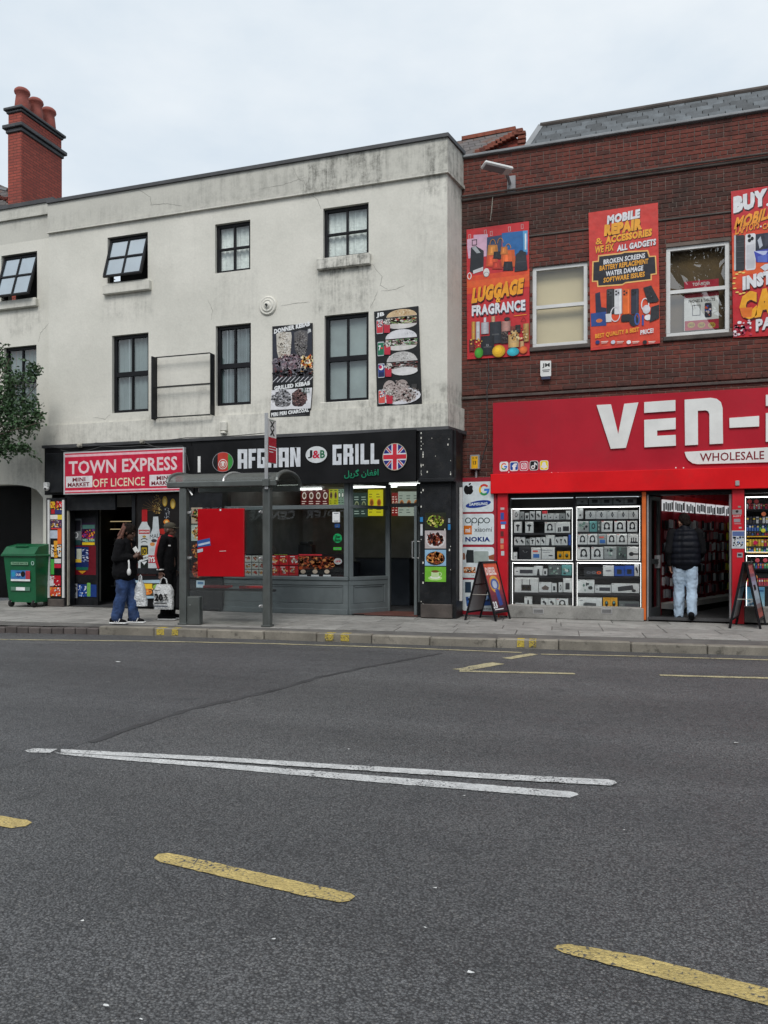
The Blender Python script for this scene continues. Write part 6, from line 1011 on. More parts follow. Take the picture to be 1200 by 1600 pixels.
shelf_row(*L0, 'left', 'fourth', [(145, 195, 780, 874, 'dot', WB), (222, 375, 715, 874, 'clock', DB), (380, 508, 720, 874, 'card', WB), (515, 690, 703, 874, 'text', WB), (720, 800, 770, 874, 'robot', YBx), (805, 890, 770, 874, 'robot', YBx)], g1_, shelf=True)
shelf_row(*L0, 'left', 'fifth', [(155, 412, 980, 1088, 'bar', WB), (415, 530, 965, 1088, 'tall', WB), (537, 592, 1000, 1088, 'slot', WB), (605, 775, 960, 1088, 'scene', GD), (780, 912, 952, 1088, 'scene', TB)], g1_)
shelf_row(*L0, 'left', 'sixth', [(160, 475, 1110, 1310, 'router', WB), (480, 648, 1178, 1310, 'wedge', WB), (650, 715, 1190, 1310, 'slot', WB), (740, 795, 1180, 1310, 'ring', WB), (800, 918, 1125, 1310, 'slot', WB)], g1_)
shelf_row(*L0, 'left', 'lowest', [(170, 283, 1455, 1505, 'dot', WB), (287, 388, 1368, 1505, 'tall', WB), (505, 603, 1390, 1505, 'blob', WB), (605, 705, 1390, 1505, 'blob', WB), (710, 868, 1395, 1505, 'phones', WB), (880, 930, 1390, 1505, 'dot', DB)], g1_, shelf=False)
shelf_row(*R0, 'right', 'uppermost', [(90, 240, 60, 150, 'dot', GB), (255, 410, 58, 150, 'slot', GB), (415, 565, 56, 150, 'slot', GB), (575, 715, 54, 150, 'blob', GB), (720, 885, 52, 150, 'slot', GB)], g2_)
shelf_row(*R0, 'right', 'top', [(100, 180, 205, 342, 'dot', WB), (207, 345, 236, 342, 'watch', WB), (347, 490, 235, 342, 'watch', WB), (492, 635, 233, 342, 'watch', WB), (637, 778, 232, 342, 'watch', WB), (780, 905, 230, 342, 'watch', WB)], g2_)
shelf_row(*R0, 'right', 'second', [(105, 255, 365, 512, 'scene', GB), (262, 365, 365, 512, 'ring', TB), (368, 412, 368, 512, 'scene', GD), (418, 565, 365, 512, 'phones', WB), (590, 740, 365, 512, 'phones', WB), (760, 895, 360, 512, 'phones', WB)], g2_)
shelf_row(*R0, 'right', 'third', [(108, 232, 540, 680, 'phones', WB), (235, 370, 540, 680, 'phones', WB), (376, 486, 540, 680, 'card', GB), (490, 620, 538, 680, 'phones', WB), (622, 760, 537, 680, 'phones', WB), (765, 912, 536, 680, 'cups', WB)], g2_)
shelf_row(*R0, 'right', 'fourth', [(105, 268, 718, 874, 'phones', WB), (285, 447, 716, 874, 'phones', WB), (455, 620, 708, 874, 'scene', GB), (622, 755, 705, 874, 'scene', GD), (757, 908, 710, 874, 'club', WB)], g2_)
shelf_row(*R0, 'right', 'fifth', [(190, 435, 985, 1096, 'pads', DB), (440, 585, 958, 1096, 'pad', WB), (590, 722, 965, 1096, 'slot', BBx), (725, 850, 960, 1096, 'slot', BBx), (853, 918, 940, 1096, 'blob', WB)], g2_)
shelf_row(*R0, 'right', 'sixth', [(108, 328, 1145, 1318, 'scene', WB), (332, 546, 1215, 1318, 'bar', WB), (552, 922, 1195, 1318, 'keys', WB)], g2_)
shelf_row(*R0, 'right', 'lowest', [(112, 428, 1380, 1525, 'printer', WB), (440, 533, 1380, 1525, 'robot', YBx), (536, 632, 1380, 1525, 'robot', YBx), (650, 920, 1430, 1525, 'bar', GD)], g2_, shelf=False)
# stickers on the red pilaster
c = Canvas(YB-.22); T0 = c.T
for u0, v0, u1, v1, cl in ((782, 793, 788, 796.5, C(200, 190, 190)), (782, 801, 787.5, 812, C(60, 90, 170)), (782, 815, 791, 819, C(70, 110, 190)), (783, 820, 789, 826, WH), (782, 830, 787, 838, C(110, 50, 50)), (782, 841.5, 787, 849, C(190, 170, 160)), (782, 851, 787, 858, C(226, 130, 90)), (783, 861, 788, 868, C(200, 210, 214)), (773, 747, 784.5, 753, C(150, 130, 130)), (773, 754.5, 784.5, 757, C(190, 170, 170)), (774, 759, 784, 765, C(150, 140, 140))): c.rect(u0, v0, u1, v1, cl)
c.done(ps, 'stickers')
# doorway, floor, right-hand pillar
xA, xBd = PX(1010, YB), PX(1143, YB)
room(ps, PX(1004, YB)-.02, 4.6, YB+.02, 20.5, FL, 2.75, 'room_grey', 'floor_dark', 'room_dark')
dm = MB(); pa = P(1014, 970, YB-.05); pb = Vector((PX(1030, YB+.42), YB+.42, 0)); dd = Vector((pb.x-pa.x, pb.y-pa.y, 0)); Ld = dd.length; dd.normalize(); nd = Vector((dd.y, -dd.x, 0)); zt2 = PZ(1020, 775, YB)
def dpart(f0, f1, z0_, z1_, m, t=.025): p0 = Vector((pa.x, pa.y, 0))+dd*(Ld*f0); p1 = Vector((pa.x, pa.y, 0))+dd*(Ld*f1); m.obox((p0+p1)/2+Vector((0, 0, (z0_+z1_)/2)), dd, nd, Vector((0, 0, 1)), (p1-p0).length/2, t, (z1_-z0_)/2, .003)
for q in ((0, .14, FL, zt2), (.86, 1, FL, zt2), (.14, .86, FL, FL+.2), (.14, .86, zt2-.07, zt2), (.14, .86, 1.08, 1.16)): dpart(*q, dm)
dr = obj('door', dm, 'dark_steel', ps); m = MB(); dpart(.14, .86, FL+.2, zt2-.07, m, .003); obj('pane', m, 'glass', dr); m = MB(); dpart(.8, .95, 1.0, 1.22, m, .045); obj('lock_case', m, 'grey_plastic', dr)
pbox('door_post', ps, 'alu', 1140, 1143, 772, 973, YB-.12, YB-.02, .004); pbox('red_pilaster', ps, 'pillar_red', 1144, 1163, 757, 975, YB-.2, YB+.1, .006); pbox('threshold', ps, 'floor_dark', 1012, 1144, 966, 970, YB-.14, YB+.02)
c = Canvas(YB-.2, T=(1130, 760, .14374)); c.rect(98, 252, 202, 306, C(150, 140, 140)).ell(150, 272, 16, 14, C(50, 40, 40)).text('ALERT', 106, 194, 314, 332, C(220, 190, 190), .03).rect(115, 352, 186, 390, C(150, 140, 145)).rect(120, 398, 196, 412, C(190, 120, 125)).rect(160, 212, 192, 232, C(150, 140, 130)).rect(170, 440, 200, 458, C(190, 180, 180)).rect(92, 480, 234, 675, C(196, 200, 206)).rect(100, 490, 228, 540, C(90, 110, 160)).speck(165, 600, 58, 50, 30, 12, [C(50, 70, 120), C(110, 140, 190), C(40, 44, 50), C(226, 228, 230)], 1, 4, True).rect(150, 720, 212, 772, C(160, 160, 164)).rect(160, 735, 200, 755, C(40, 44, 60)); c.done(ps, 'stickers')
pbox('plinth', ps, 'plinth', 1163, 1300, 950, 975, YB-.2, YB+.1, .01); bx('end_pier', ps, 'pillar_red', PX(1300, YB), 5.7, YB-.16, YB+.2, PAV, ZS-.101, .01); bx('display_back', ps, 'room_dark', PX(1164, YB), 4.2, YB+.42, YB+.45, PAV, ZS-.1); bx('display_side', ps, 'room_dark', PX(1164, YB)-.03, PX(1164, YB), YB+.1, YB+.42, PAV, ZS-.1)
# far right display: rows of small packs
fk = (1130, 760, .14374); RC = [C(200, 60, 80), C(70, 110, 180), C(90, 170, 110), C(226, 190, 60), C(150, 80, 160), C(60, 60, 70), C(200, 204, 206)]; rows_ = ((190, 245, [5, 6, 0], 19), (330, 400, [6, 5], 26), (415, 485, [1, 2, 1], 21), (490, 530, [5, 0, 1], 21), (575, 650, [3, 0, 3], 24), (660, 720, [1, 2, 0, 3], 20), (835, 890, [0, 1, 2, 6], 18), (1000, 1080, [5, 0], 20))
for r_, (y0_, y1_, cs, w) in enumerate(rows_):
    x = 252; n = 0
    while x < 490:
        a, b_, c_, d_ = hole(fk[0]+x*fk[2], fk[0]+(x+w*1.15)*fk[2], fk[1]+y0_*fk[2], fk[1]+y1_*fk[2], ypr); m = MB(); m.base = WB; m.col = RC[random.choice(cs)]; m.box(a+.001, b_-.004, ypr, ypr+.06, c_, d_); m.col = random.choice([WH, BK, C(226, 200, 80)]); zq = c_+(d_-c_)*.55; m.face([(a+.004, ypr-.001, zq), (b_-.008, ypr-.001, zq), (b_-.008, ypr-.001, zq+(d_-c_)*.25), (a+.004, ypr-.001, zq+(d_-c_)*.25)])
        one('small_pack', m, 'carton', 'small coloured pack, %s from left on the %s row of the far right display' % (ORD[n], ORD[r_]), 'pack', 'packs in the far right display'); x += w*1.35; n += 1
    bx('shelf', ps, 'shelf', PX(1164, ypr), PX(1300, ypr), ypr-.02, ypr+.3, c_-.02, c_-.002)
for y_ in (548, 724): pbox('price_strip', ps, 'yellow_plastic', 1167, 1260, fk[1]+(y_-9)*fk[2], fk[1]+(y_+2)*fk[2], ypr-.025, ypr-.021)
for i, (x, y_) in enumerate(((287, 165), (362, 165), (440, 300), (436, 478), (350, 612), (372, 803), (457, 803), (350, 985))):
    p = P(fk[0]+x*fk[2], fk[1]+y_*fk[2], ypr-.03); m = MB(); m.col = (C(226, 90, 90), C(226, 90, 90), C(236, 130, 80), C(226, 226, 60), C(226, 30, 90), C(220, 90, 100), C(220, 90, 100), C(236, 150, 80))[i]; m.lathe(p, [(0, 0), (.034, 0), (.034, .002), (0, .003)], 14, (0, -1, 0)); one('price_disc', m, 'carton', '%s price disc, %s from the top in the far right display' % (('pink red', 'pink red', 'orange', 'lime yellow', 'hot pink', 'pink', 'pink', 'orange')[i], ORD[i]), 'price tag', 'price discs')
t, c = board('offer_poster', 'pale blue poster at the foot of the far right display', 'poster', [(245, 1095), (450, 1095), (450, 1370), (245, 1370)], ypr-.02, .004, T=fk, col=C(130, 190, 220)); c.grad(248, 1098, 447, 1366, [C(70, 150, 200), C(150, 205, 226), C(206, 226, 234)]).speck(300, 1290, 40, 60, 24, 9, [C(60, 110, 150), C(226, 236, 240)], 2, 3); c.rect(360, 1125, 440, 1145, C(40, 100, 150)); c.done(t)
# angled wall of phone cases inside
sw = thing('case_wall', 'angled maroon wall of hanging phone cases inside the phone shop', 'display wall', (1.0, 16.2, FL)); A = Vector((.42, 14.75, 0)); B = Vector((2.0, 18.2, 0)); dw = (B-A).normalized(); nw = Vector((dw.y, -dw.x, 0)); Lw = (B-A).length; up = Vector((0, 0, 1))
m = MB(); m.obox((A+B)/2-nw*.05+up*1.4, dw, nw, up, Lw/2, .03, 1.25); obj('backboard', m, 'board_red', sw)
nb_ = 7; rd = random.Random(12)
for i in range(nb_+1): m = MB(); q = A+dw*(Lw*i/nb_); m.obox(q+up*1.3, dw, nw, up, .025, .06, 1.2); obj('divider', m, 'board_red', sw)
for i in range(nb_):
    q = A+dw*(Lw*(i+.5)/nb_); w = Lw/nb_/2-.03
    m = MB(); m.obox(q+up*2.12+nw*.05, dw, nw, up, w, .02, .1); hd = obj('lit_header', m, 'header_light', sw); m = MB(); m.obox(q+up*2.27+nw*.06, dw, nw, up, w+.02, .03, .045); obj('red_header', m, 'shutter_red', hd)
    m = MB()
    for k in range(5): m.col = rd.choice([C(60, 62, 70), C(30, 30, 34), C(190, 192, 196)]); m.obox(q+dw*(w*(-.75+k*.38))+up*(2.1+rd.uniform(-.03, .03))+nw*.075, dw, nw, up, .028, .003, .07)
    obj('header_print', m, 'carton', hd)
m = MB()
for i in range(nb_):
    for r_ in range(7):
        for k in range(7):
            q = A+dw*(Lw*(i+.12+.127*k)/nb_)+up*(.52+r_*.21+rd.uniform(-.025, .025))+nw*rd.uniform(.02, .12); m.col = rd.choice([C(50, 50, 56), C(120, 118, 126), C(226, 226, 230), C(190, 120, 126), C(170, 174, 180), C(30, 30, 34)]) if i < 6 else rd.choice([C(226, 220, 40), C(40, 40, 44), C(200, 200, 60)]); m.obox(q, dw, nw, up, .032, .012, .075)
o = obj('hanging_cases', m, 'carton', sw); o['kind'] = 'stuff'
m = MB(); m.obox((A+B)/2+nw*.14+up*.3, dw, nw, up, Lw/2, .14, .05); obj('white_ledge', m, 'room_white', sw); m = MB(); m.obox((A+B)/2+nw*.12+up*.19, dw, nw, up, Lw/2-.02, .12, .06); obj('ledge_base', m, 'room_dark', sw)
for i, (x, y) in enumerate(((1.6, 15.0), (2.6, 16.8), (1.9, 15.8))): m = MB(); m.box(x-.6, x+.6, y-.04, y+.04, 2.69, 2.73); one('ceiling_tube', m, 'tube_light', ('lit ceiling tube just inside the phone shop door', 'added lit ceiling tube deep inside the phone shop', 'middle added lit ceiling tube inside the phone shop')[i], 'ceiling light')  # tubes after the first are added to brighten the case wall
# ------------------------------------------------------------------ bus shelter
o_ = G(418, 979, PAV); dS = Vector((math.cos(R(5)), math.sin(R(5)), 0)); nS = Vector((-dS.y, dS.x, 0)); up = Vector((0, 0, 1)); pl = 600
LS = 1.43; pR = Vector((o_.x, o_.y, 0)); pL = pR-dS*LS
bs = thing('bus_shelter', 'grey steel bus shelter with curved roof and red panel at the kerb', 'bus shelter', ((pL+pR)/2).to_tuple()); zr = PZ(418, 760, pR.y)
for p in (pL, pR): m = MB(); m.obox(p+up*((PAV+zr)/2), dS, nS, up, .06, .075, (zr-PAV)/2, .02); obj('post', m, 'grey_steel', bs); m = MB(); m.obox(p+up*(PAV+.015), dS, nS, up, .075, .09, .015, .004); obj('base_plate', m, 'grey_steel', bs)
e0, e1 = pL-dS*.27, pR+dS*.17; dep, rise = 1.05, .22
m = MB(); m.obox((e0+e1)/2+up*(zr+.045)-nS*.05, dS, nS, up, (e1-e0).length/2, .045, .048, .015); obj('front_beam', m, 'grey_steel', bs); m = MB(); m.obox((e0+e1)/2+up*(zr+.03)+nS*(dep), dS, nS, up, (e1-e0).length/2, .03, .04, .01); obj('rear_beam', m, 'grey_steel', bs)
def arc(i, n=14): a = math.pi*i/n; return nS*(dep/2-.02-math.cos(a)*(dep/2+.03))+up*(zr+.075+rise*math.sin(a)*.85)
m = MB()
for i in range(14):
    a, b_ = arc(i), arc(i+1); m.face([e0+a, e1+a, e1+b_, e0+b_]); u1 = -up*.015; m.face([e0+b_+u1, e1+b_+u1, e1+a+u1, e0+a+u1])
obj('roof_sheet', m, 'poly_roof', bs)
for f, w in ((0.0, .03), (.52, .02), (1.0, .035)):
    q = e0.lerp(e1, f); m = MB()
    m.tube([q+arc(i)+up*.006 for i in range(15)], w, 8); obj('roof_rib', m, 'alu' if f == .52 else 'grey_steel', bs)
zg0, zg1 = PAV+.22, PZ(350, 793, pR.y); m = MB(); m.obox((pL+pR)/2+up*((zg0+zg1)/2)+nS*.01, dS, nS, up, LS/2-.09, .005, (zg1-zg0)/2); obj('glass_panel', m, 'glass_shelter', bs)
for p, s_ in ((pL, 1), (pR, -1)):
    for zz in (zg1-.08, PZ(350, 872, pR.y), zg0+.1): m = MB(); m.obox(p+dS*s_*.085+up*zz, dS, nS, up, .045, .012, .022, .004); m.lathe(p+dS*s_*.12+up*zz-nS*.012, [(0, .03), (.016, .026), (.02, .01), (.02, 0)], 10, tuple(-nS)); obj('glass_clamp', m, 'alu', bs)
# red panel
Yc = pR.y-.06; z0_, z1_ = PZ(348, 901, Yc), PZ(348, 795, Yc); xc0 = (PX(313, Yc)-pL.x)/dS.x; xc1 = (PX(382, Yc)-pL.x)/dS.x
m = MB(); m.obox(pL+dS*((xc0+xc1)/2)+up*((z0_+z1_)/2)-nS*.03, dS, nS, up, (xc1-xc0)/2, .022, (z1_-z0_)/2, .008); rp_ = obj('red_panel', m, 'panel_red', bs)
q0 = pL+dS*xc0+up*z1_-nS*.054; wv, hv = dS*(xc1-xc0), -up*(z1_-z0_)
c = Canvas(frame=(q0, wv, hv)); c.poly([(.0, .6), (.12, .585), (.12, .63), (.0, .65)], C(190, 200, 210)); c.done(bs, 'small_sticker'); c = Canvas(frame=(q0, wv, hv)); c.poly([(.0, .47), (.27, .43), (.29, .54), (.0, .57)], C(50, 90, 160)).poly([(.02, .52), (.27, .48), (.275, .51), (.02, .55)], C(190, 206, 220)); c.done(bs, 'blue_sticker'); c = Canvas(frame=(q0, wv, hv)); c.ell(.5, .02, .02, .013, WH); c.done(bs, 'panel_bolt'); c = Canvas(frame=(q0, wv, hv)); c.line([(.48, .625), (.62, .62)], .008, C(236, 200, 200)); c.done(bs, 'scratch')
zb_ = PZ(350, 918, pR.y); m = MB(); m.bar(pL+nS*.3+up*(zb_-.05), pR+nS*.3+up*(zb_-.05), .04); obj('bench_rail', m, 'dark_steel', bs)
for f0, f1 in ((.16, .46), (.6, .9)): m = MB(); a, b_ = pL.lerp(pR, f0), pL.lerp(pR, f1); m.obox((a+b_)/2+nS*.3+up*zb_, dS, nS, up, (b_-a).length/2, .12, .022, .015); obj('perch_seat', m, 'panel_red', bs)
for p in (pL, pR): m = MB(); m.bar(p+up*(zb_-.05), p+nS*.32+up*(zb_-.05), .035); obj('seat_bracket', m, 'dark_steel', bs)
zk = PZ(300, 932, pL.y); m = MB(); m.obox(pL+dS*.17+up*((PAV+zk)/2)+nS*.03, dS, nS, up, .11, .07, (zk-PAV)/2, .012); obj('service_box', m, 'grey_steel', bs)
m = MB(); m.tube([pL+dS*.02+up*(zr+.0)-nS*.0, pL+dS*.09+up*(zr-.05), pL+dS*.14+up*(zr-.12)], .018, 6); obj('bracket', m, 'alu', bs)
# stop flag on its pole
pf = pR+dS*.02-nS*.1; fp = thing('bus_stop_flag', 'white and red bus stop flag on a thin pole above the shelter', 'bus stop sign', (pf.x, pf.y, zr)); zp1 = PZ(420, 645, pf.y); m = MB(); m.tube([pf+up*(zr-.05), pf+up*zp1], .028, 10); obj('pole', m, 'alu', fp)
z1_, z0_ = PZ(424, 652, pf.y), PZ(424, 722, pf.y); nf = Vector((.05, 1, 0)).normalized(); sf_ = Vector((nf.y, -nf.x, 0)); m = MB(); m.obox(pf+nf*.165+up*((z0_+z1_)/2), nf, sf_, up, .135, .012, (z1_-z0_)/2, .004); pl_ = obj('flag_plate', m, 'white_plastic', fp)
c = Canvas(frame=(pf+nf*.035+up*z1_+sf_*.0135, nf*.26, -up*(z1_-z0_))); c.n = sf_; c.rect(0.02, .42, .98, .99, C(190, 30, 50)).text('X', .2, .8, .06, .2, BK, .05).text('X', .2, .8, .22, .38, BK, .05).rect(.1, .62, .9, .64, WH).rect(.1, .68, .9, .7, WH).rect(.1, .74, .6, .76, WH).rect(.1, .03, .9, .045, C(60, 90, 60)); c.done(fp, 'flag_print'); m = MB(); m.obox(pf+up*(zr+.05), dS, nS, up, .05, .05, .06, .01); obj('pole_clamp', m, 'grey_steel', fp)
# ------------------------------------------------------------------ wheelie bin
Yb_ = 12.6; xb0, xb1 = PX(4, Yb_), PX(55, Yb_); zb0, zb1 = PAV+.1, PZ(37, 870, Yb_); bn = thing('wheelie_bin', 'large dark green four wheeled bin in front of the archway', 'bin', ((xb0+xb1)/2, Yb_+.35, PAV))
m = MB(); i0, i1 = .07, 0.0
lo = [(xb0+.09, Yb_+.08, zb0), (xb1-.05, Yb_+.08, zb0), (xb1-.05, Yb_+.66, zb0), (xb0+.09, Yb_+.66, zb0)]; hi = [(xb0+.03, Yb_, zb1), (xb1, Yb_, zb1), (xb1, Yb_+.72, zb1), (xb0+.03, Yb_+.72, zb1)]
m.add(lo+hi, [(0, 1, 5, 4), (1, 2, 6, 5), (2, 3, 7, 6), (3, 0, 4, 7), (3, 2, 1, 0), (4, 5, 6, 7)]); obj('body', m, 'bin_green', bn)
m = MB(); m.box(xb0-.03, xb1+.03, Yb_-.04, Yb_+.76, zb1+.001, zb1+.05, .02); obj('rim', m, 'bin_green', bn)
zl = PZ(37, 852, Yb_); m = MB(); m.prism([(xb0, Yb_-.03, zb1+.051), (xb0, Yb_+.1, zl-.03), (xb0, Yb_+.4, zl+.03), (xb0, Yb_+.74, zl), (xb0, Yb_+.74, zb1+.051)], (xb1-xb0, 0, 0)); ld = obj('lid', m, 'bin_green', bn); m = MB(); m.bar((xb0+.25, Yb_+.08, zl-.02), (xb1-.25, Yb_+.08, zl-.02), .03, .03, ch=.006); obj('lid_handle', m, 'bin_green', ld)
for u in (12, 48):
    for yy in (.1, .6): x = PX(u, Yb_); m = MB(); m.lathe((x-.025, Yb_+yy, PAV+.075), [(0, 0), (.05, 0), (.075, .01), (.075, .04), (.05, .05), (0, .05)], 16, (1, 0, 0)); wh_ = obj('wheel', m, 'rubber', bn); m = MB(); m.box(x-.035, x+.035, Yb_+yy-.04, Yb_+yy+.04, PAV+.1, zb0+.01, .006); obj('castor_fork', m, 'alu', wh_)
c = Canvas(Yb_+.045, lift=.0)
def bt_(v): return Yb_+.08*(1-(PZ(37, v, Yb_)-zb0)/(zb1-zb0))-.006
for v0, v1, f in ((878, 882.5, lambda c: c.rect(17, 878, 44, 882.5, C(120, 160, 130)).text('TRADE WASTE', 19, 42, 879, 881.5, C(20, 60, 40), .03)), (891, 908, lambda c: c.rect(17, 891, 47, 908, C(60, 120, 180)).rect(17, 905, 47, 908, WH).rect(40, 892, 47, 905, C(180, 60, 70)).ell(29, 898, 4, 4.5, C(40, 70, 140)).ell(21, 897, 3, 4, C(40, 150, 190)).ell(36, 897, 3.5, 4.5, BK).text('OUR', 25, 33, 896, 900, WH, .02)), (917, 923, lambda c: c.rect(17, 917, 47, 923, C(90, 130, 110)).rect(25, 917.5, 39, 922.5, WH)), (876, 884, lambda c: c.ring(51, 880, 2.4, 3.2, 1, C(170, 200, 190)))): c = Canvas(bt_((v0+v1)/2)-.012); f(c); c.done(bn, 'bin_sticker')
# ------------------------------------------------------------------ A-boards
def aboard(name, label, N1, N2, F2, apexv, draw):
    n1, n2, f2 = G(*N1, PAV), G(*N2, PAV), G(*F2, PAV); w = f2-n2; f1 = n1+w; mid = (n1+n2)/2; zt_ = PZ((N1[0]+N2[0])/2, apexv, mid.y)-PAV; t = thing(name, label, 'A-board', ((n1+f2)/2).to_tuple(), 'pavement A-boards'); top = mid+up*zt_; topf = top+w; sp = (n2-n1).normalized()
    for s_, a, b_, nm in ((1, n2, f2, 'front'), (-1, n1, f1, 'back')):
        m = MB(); ta, tb = top+sp*s_*.02, topf+sp*s_*.02
        for p, q in ((a, ta), (b_, tb)): m.bar(p, q, .035, .03)
        lo_a, lo_b = a.lerp(ta, .14), b_.lerp(tb, .14); m.bar(lo_a, lo_b, .03, .03); m.bar(ta, tb, .035, .035)
        if s_ < 0: m.bar(a.lerp(ta, .62), b_.lerp(tb, .62), .02, .02)
        leaf_ = obj('leaf_frame', m, 'black_frame', t); ups = (ta-lo_a); nn_ = w.normalized().cross(ups.normalized()).normalized(); nn_ = nn_ if nn_.dot(sp*s_) > 0 else -nn_
        m = MB(); m.prism([lo_a, lo_b, tb, ta], nn_*-.008); obj('sheet', m, 'grey_plastic' if s_ < 0 else 'dark_steel', leaf_)
        if s_ > 0:
            c = Canvas(frame=(ta+nn_*.003, w, lo_a-ta)); c.n = nn_; draw(c); c.done(leaf_, 'poster_print')
    m = MB(); m.tube([n1.lerp(top, .45), n2.lerp(top, .45)], .006, 6); obj('tie', m, 'cable_pale', t); return t
def d1(c): c.grad(.04, .01, .96, .98, [C(226, 90, 50), C(200, 60, 50), C(120, 40, 60), C(50, 30, 46)]).text('DIESEL', .1, .8, .1, .26, C(240, 220, 214), .05).ell(.5, .46, .26, .13, C(60, 90, 170)).ell(.5, .45, .16, .08, C(190, 200, 220)).ring(.5, .44, .34, .17, .06, C(226, 170, 60)).poly([(.42, .56), (.68, .54), (.74, .86), (.5, .88)], C(50, 70, 150)).text('33', .06, .34, .78, .92, WH, .05).rect(.1, .93, .7, .95, WH)
def d2(c): c.grad(.04, .01, .96, .98, [C(120, 40, 46), C(150, 50, 50), C(160, 160, 190), C(190, 200, 210), C(180, 200, 214), C(110, 60, 50), C(190, 90, 80)]).text('XXL', .1, .85, .05, .2, C(226, 120, 120), .05).rect(.3, .4, .7, .5, BK)
aboard('pavement_sign', 'black A-board with an orange watch poster before the logo panels', (727, 969), (775, 971), (797, 967), 879, d1); aboard('pavement_sign', 'black A-board seen nearly edge on beside the far right display', (1140, 982), (1188, 983), (1196, 977), 880, d2)
# ------------------------------------------------------------------ CCTV, cables, small fixtures
p = P(73, 763, YW-.15); cc_ = thing('cctv_camera', 'small white dome camera at the corner of the off licence', 'camera', p); m = MB(); m.box(p.x-.05, p.x+.05, YW-.2, YW-.07, p.z+.03, p.z+.12, .01); obj('mount', m, 'white_plastic', cc_); m = MB(); m.ell((p.x, YW-.16, p.z), .06, .06, .055); obj('dome', m, 'white_plastic', cc_, True); m = MB(); m.ell((p.x+.01, YW-.2, p.z-.01), .028, .025, .028); obj('lens', m, 'rubber', cc_, True)
rd = random.Random(21)
for k, (pts, lab) in enumerate((([(72, 696), (105, 700), (150, 692), (215, 690), (290, 684), (420, 676)], 'upper slack cable along the white ledge'), ([(95, 703), (120, 706), (160, 697), (222, 696), (285, 697), (292, 712), (296, 735)], 'lower slack cable over the crimson sign'), ([(225, 690), (250, 700), (275, 700), (281, 706)], 'short loose cable end above the crimson sign'))):
    m = MB(); q = [P(u, v, YW-.14) for u, v in pts]; path = []
    for a, b_ in zip(q, q[1:]): path += [a.lerp(b_, i/6)-up*(.02*math.sin(math.pi*i/6)) for i in range(6)]
    m.tube(path+[q[-1]], .008, 5); one('loose_cable', m, 'cable', lab, 'cable', 'loose cables on the white building')
for i, (u, v) in enumerate(((124, 696), (222, 690))): p = P(u, v, YW-.12); m = MB(); m.lathe(p, [(0, .05), (.03, .045), (.045, .02), (.045, 0)], 12, (0, -1, 0)); m.box(p.x-.05, p.x+.05, p.y, p.y+.03, p.z-.04, p.z+.04, .006); one('junction_box', m, 'cable_pale', ('round pale junction box above the word TOWN', 'round pale junction box above the word EXPRESS')[i], 'junction box')
p = P(351, 673, YW-.05); m = MB(); m.box(p.x-.07, p.x+.07, YW-.13, YW-.03, p.z-.02, p.z+.17, .02); m.box(p.x-.055, p.x+.055, YW-.14, YW-.05, p.z-.07, p.z-.021, .015); one('security_light', m, ['render'], 'pale wall sensor on the band above the grill fascia', 'sensor')
# ------------------------------------------------------------------ tree at the left edge
tr = thing('street_tree', 'leafy green tree branch hanging in from the left edge', 'tree', (PX(-75, 12.4), 12.4, PAV)); b0 = Vector((PX(-75, 12.4), 12.4, PAV)); m = MB(); tp = [b0, b0+Vector((.05, 0, 1.2)), b0+Vector((.02, .05, 2.4)), b0+Vector((.12, 0, 3.3))]; m.tube(tp, [.13, .11, .09, .06], 10); obj('trunk', m, 'bark', tr, True)
rd = random.Random(31); tips = []; m = MB(); ctr = lambda u, v: P(u, v, 12.35+rd.uniform(-.35, .35))
for u, v in ((15, 560), (60, 600), (62, 660), (30, 700), (5, 640), (-20, 590), (-30, 690), (-60, 620), (-100, 600), (-120, 660), (-70, 540), (45, 640), (20, 610)):
    e = ctr(u, v); s0 = tp[2].lerp(tp[3], rd.uniform(-.3, 1)); mid = s0.lerp(e, .5)+Vector((0, rd.uniform(-.1, .1), .12)); m.tube([s0, mid, e], [.035, .02, .006], 6); tips.append((s0, mid, e))
obj('branches', m, 'bark', tr, True); m = MB()
SHX = -13
cl = [(12, 575, .26), (35, 600, .3), (55, 640, .28), (60, 668, .22), (40, 668, .32), (20, 650, .36), (0, 620, .36), (10, 690, .3), (30, 706, .18), (8, 712, .16), (50, 705, .14), (-15, 660, .4), (-25, 600, .34), (-50, 640, .42), (-80, 600, .45), (-110, 640, .45), (-60, 700, .35), (3, 552, .16), (66, 578, .07), (62, 590, .1), (70, 655, .1), (25, 630, .3)]
cl = [(u+SHX, v-6, r_) for u, v, r_ in cl]
def leafat(p, a, L):
    s_ = a.cross(Vector((rd.gauss(0, 1), rd.gauss(0, 1), rd.gauss(0, 1)))).normalized(); w = L*.3; m.face([p, p+a*L*.4+s_*w, p+a*L, p+a*L*.4-s_*w])
tw = MB()
for k in range(70):      # drooping sprays that break the outline
    u, v, r_ = rd.choice(cl[:12]+cl[17:]); p = P(u, v, 12.35)+Vector((rd.gauss(0, .5), rd.gauss(0, .5), rd.gauss(0, .45)))*r_; d_ = Vector((rd.gauss(.35, .6), rd.gauss(-.1, .5), rd.uniform(-.3, .5))).normalized(); path = [p.copy()]
    for j in range(rd.randint(3, 8)):
        d_ = (d_+Vector((0, 0, -.16))).normalized(); p = p+d_*.035; path.append(p.copy())
        for q_ in range(2): leafat(p, (d_+Vector((rd.gauss(0, .8), rd.gauss(0, .8), rd.gauss(-.2, .6)))).normalized(), rd.uniform(.045, .085))
    tw.tube(path, .004, 4, False)
o = obj('twigs', tw, 'bark', tr); o['kind'] = 'stuff'
